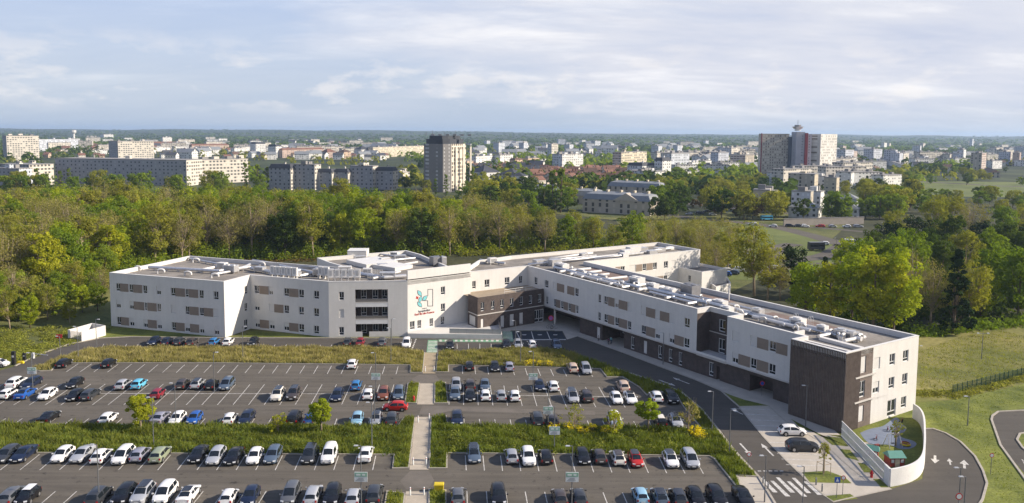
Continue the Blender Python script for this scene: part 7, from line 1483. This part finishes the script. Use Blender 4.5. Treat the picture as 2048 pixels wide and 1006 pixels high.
for (xa, xb), (ya, yb), n_, ks, wh in (((930, 1140), (395, 432), 30, 'god', 'between the wood and the zinc roofs'), ((1305, 1370), (405, 445), 8, 'dg', 'right of the pediment house'), ((1400, 1560), (425, 440), 14, 'rdo', 'at the roundabout edge'), ((1560, 1740), (437, 441), 5, 'dgo', 'behind the boundary wall'), ((1730, 1830), (395, 440), 18, 'ogd', 'left of the dark pines'), ((-40, 530), (384, 392), 22, 'gog', 'at the back of the wood')):
    for i in range(n_):
        k = random.choice(ks); px = random.uniform(xa, xb); py = random.uniform(ya, yb)
        T2(k, px, py, random.uniform(.8, 1.15), f'{TL[k]} {wh}', f'{TL[k]}s {wh}')
for k, o in TP2.items():
    for ch in list(o.children): bpy.data.objects.remove(ch)
    bpy.data.objects.remove(o)
# the far wooded plain: one mass nobody could count
rng = np.random.default_rng(3)
def ground_z(x, y):
    t = np.clip((y-2200)/6500, 0, 1); t = t*t*(3-2*t); return t*(43+7*np.sin(x*.00042+1.2+y*.0002)+5*np.sin(x*.0011+y*.0004)+3*np.sin(x*.0027+2+y*.001))
def mass(name, n, y0, y1, size, hgt, m, thr, seed, per=16):
    inv = rng.uniform(1/y1, 1/y0, n); Y = 1/inv; X = rng.uniform(-.70, .70, n)*Y; f = np.sin(X*.0041+seed)*np.cos(Y*.0033+seed*2)+.6*np.sin(X*.011+Y*.006+seed)+.35*np.sin(X*.03-Y*.021)+rng.normal(size=n)*.25
    ok = f > thr
    px = 1024+F*X/Y; py = HY+F*H/Y+ROLL*(px-1024)
    for (a, b, c, d) in ((82, 480, 320, 385), (530, 800, 330, 385), (1580, 2100, 372, 400), (846, 930, 340, 400), (1060, 1230, 343, 372)): ok &= ~((px > a) & (px < b) & (py > c) & (py < d))
    ok &= ~((py > 392) & (px > 1290) & (px < 1740)); ok &= ~((py > 372) & (px < 1100)); ok &= ~((py > 380) & (px < 1340) & (px > 1000))
    X, Y = X[ok], Y[ok]; n = len(X); sc_ = size*(.7+.6*rng.random(n))*np.where(Y > 2200, .75, 1.0); d = rng.normal(size=(n, per, 3)); d /= np.linalg.norm(d, axis=2)[..., None]; d[..., 2] = np.abs(d[..., 2])
    C = np.stack([X, Y, ground_z(X, Y)], 1)[:, None, :]+d*np.stack([sc_, sc_, hgt*(.7+.5*rng.random(n))*np.where(Y > 2200, .7, 1.0)], 1)[:, None, :]
    Nn_ = d+rng.normal(size=d.shape)*.35; o = cards(name, C.reshape(-1, 3), Nn_.reshape(-1, 3), (np.repeat(sc_, per)*rng.uniform(.5, .95, n*per)), m); o['kind'] = 'stuff'; return o
mass('distant_woodland', 5200, 560, 2400, 6.5, 11, LM['green'], .5, 1.0); mass('distant_woodland', 3400, 560, 2400, 6.5, 11, LM['dark'], .65, 2.3); mass('distant_woodland', 2600, 560, 2000, 6, 10, LM['olive'], .7, 4.1)
mass('distant_woodland', 8000, 1900, 7500, 11, 9, LM['dark'], -.5, 5.0, 12); mass('distant_woodland', 5200, 1900, 6000, 11, 9, LM['green'], .3, 6.2, 12)
def backwood():
    C = []; Nn_ = []; n = 0
    while n < 300:
        px = random.uniform(-100, 1000); y0 = 350 if px < 640 else 350-(px-640)*.05; y = random.uniform(y0, y0+26); x = (px-1024)/F*y*1.0
        top = random.uniform(16, 19.5) if px < 480 else random.uniform(15, 18) if px < 850 else random.uniform(12, 16); d = sph(170); r_ = random.uniform(3.8, 5.6)
        q = np.array([x, y, top-r_*1.1])+d*np.array([r_, r_, r_*1.15])*rng.uniform(.65, 1, 170)[:, None]; C.append(q); Nn_.append(d+rng.normal(size=(170, 3))*.4+np.array([0, 0, .3])); n += 1
    C = np.array(C); Nn_ = np.array(Nn_); k = np.arange(300) % 4
    for j, m in enumerate(('green', 'bud', 'olive', 'bright')): c = C[k == j].reshape(-1, 3); o = cards('back_of_wood', c, Nn_[k == j].reshape(-1, 3), rng.uniform(.7, 1.3, len(c))*.75, LM[m]); o['kind'] = 'stuff'
backwood()
# ---------------------------------------------------------------- the air
hz = bpy.data.materials.new('haze'); hz.use_nodes = True; g = N(hz.node_tree)
pv = g.n('ShaderNodeVolumePrincipled'); pv.inputs['Color'].default_value = (.56, .75, 1.0, 1); pv.inputs['Density'].default_value = 8.5e-5; pv.inputs['Anisotropy'].default_value = .2
g.n('ShaderNodeOutputMaterial', i_Volume=pv.outputs[0])
HB = MB().box((0, 6350, -1.2), (29000, 13900, 91)).build('haze', hz); HB['kind'] = 'stuff'
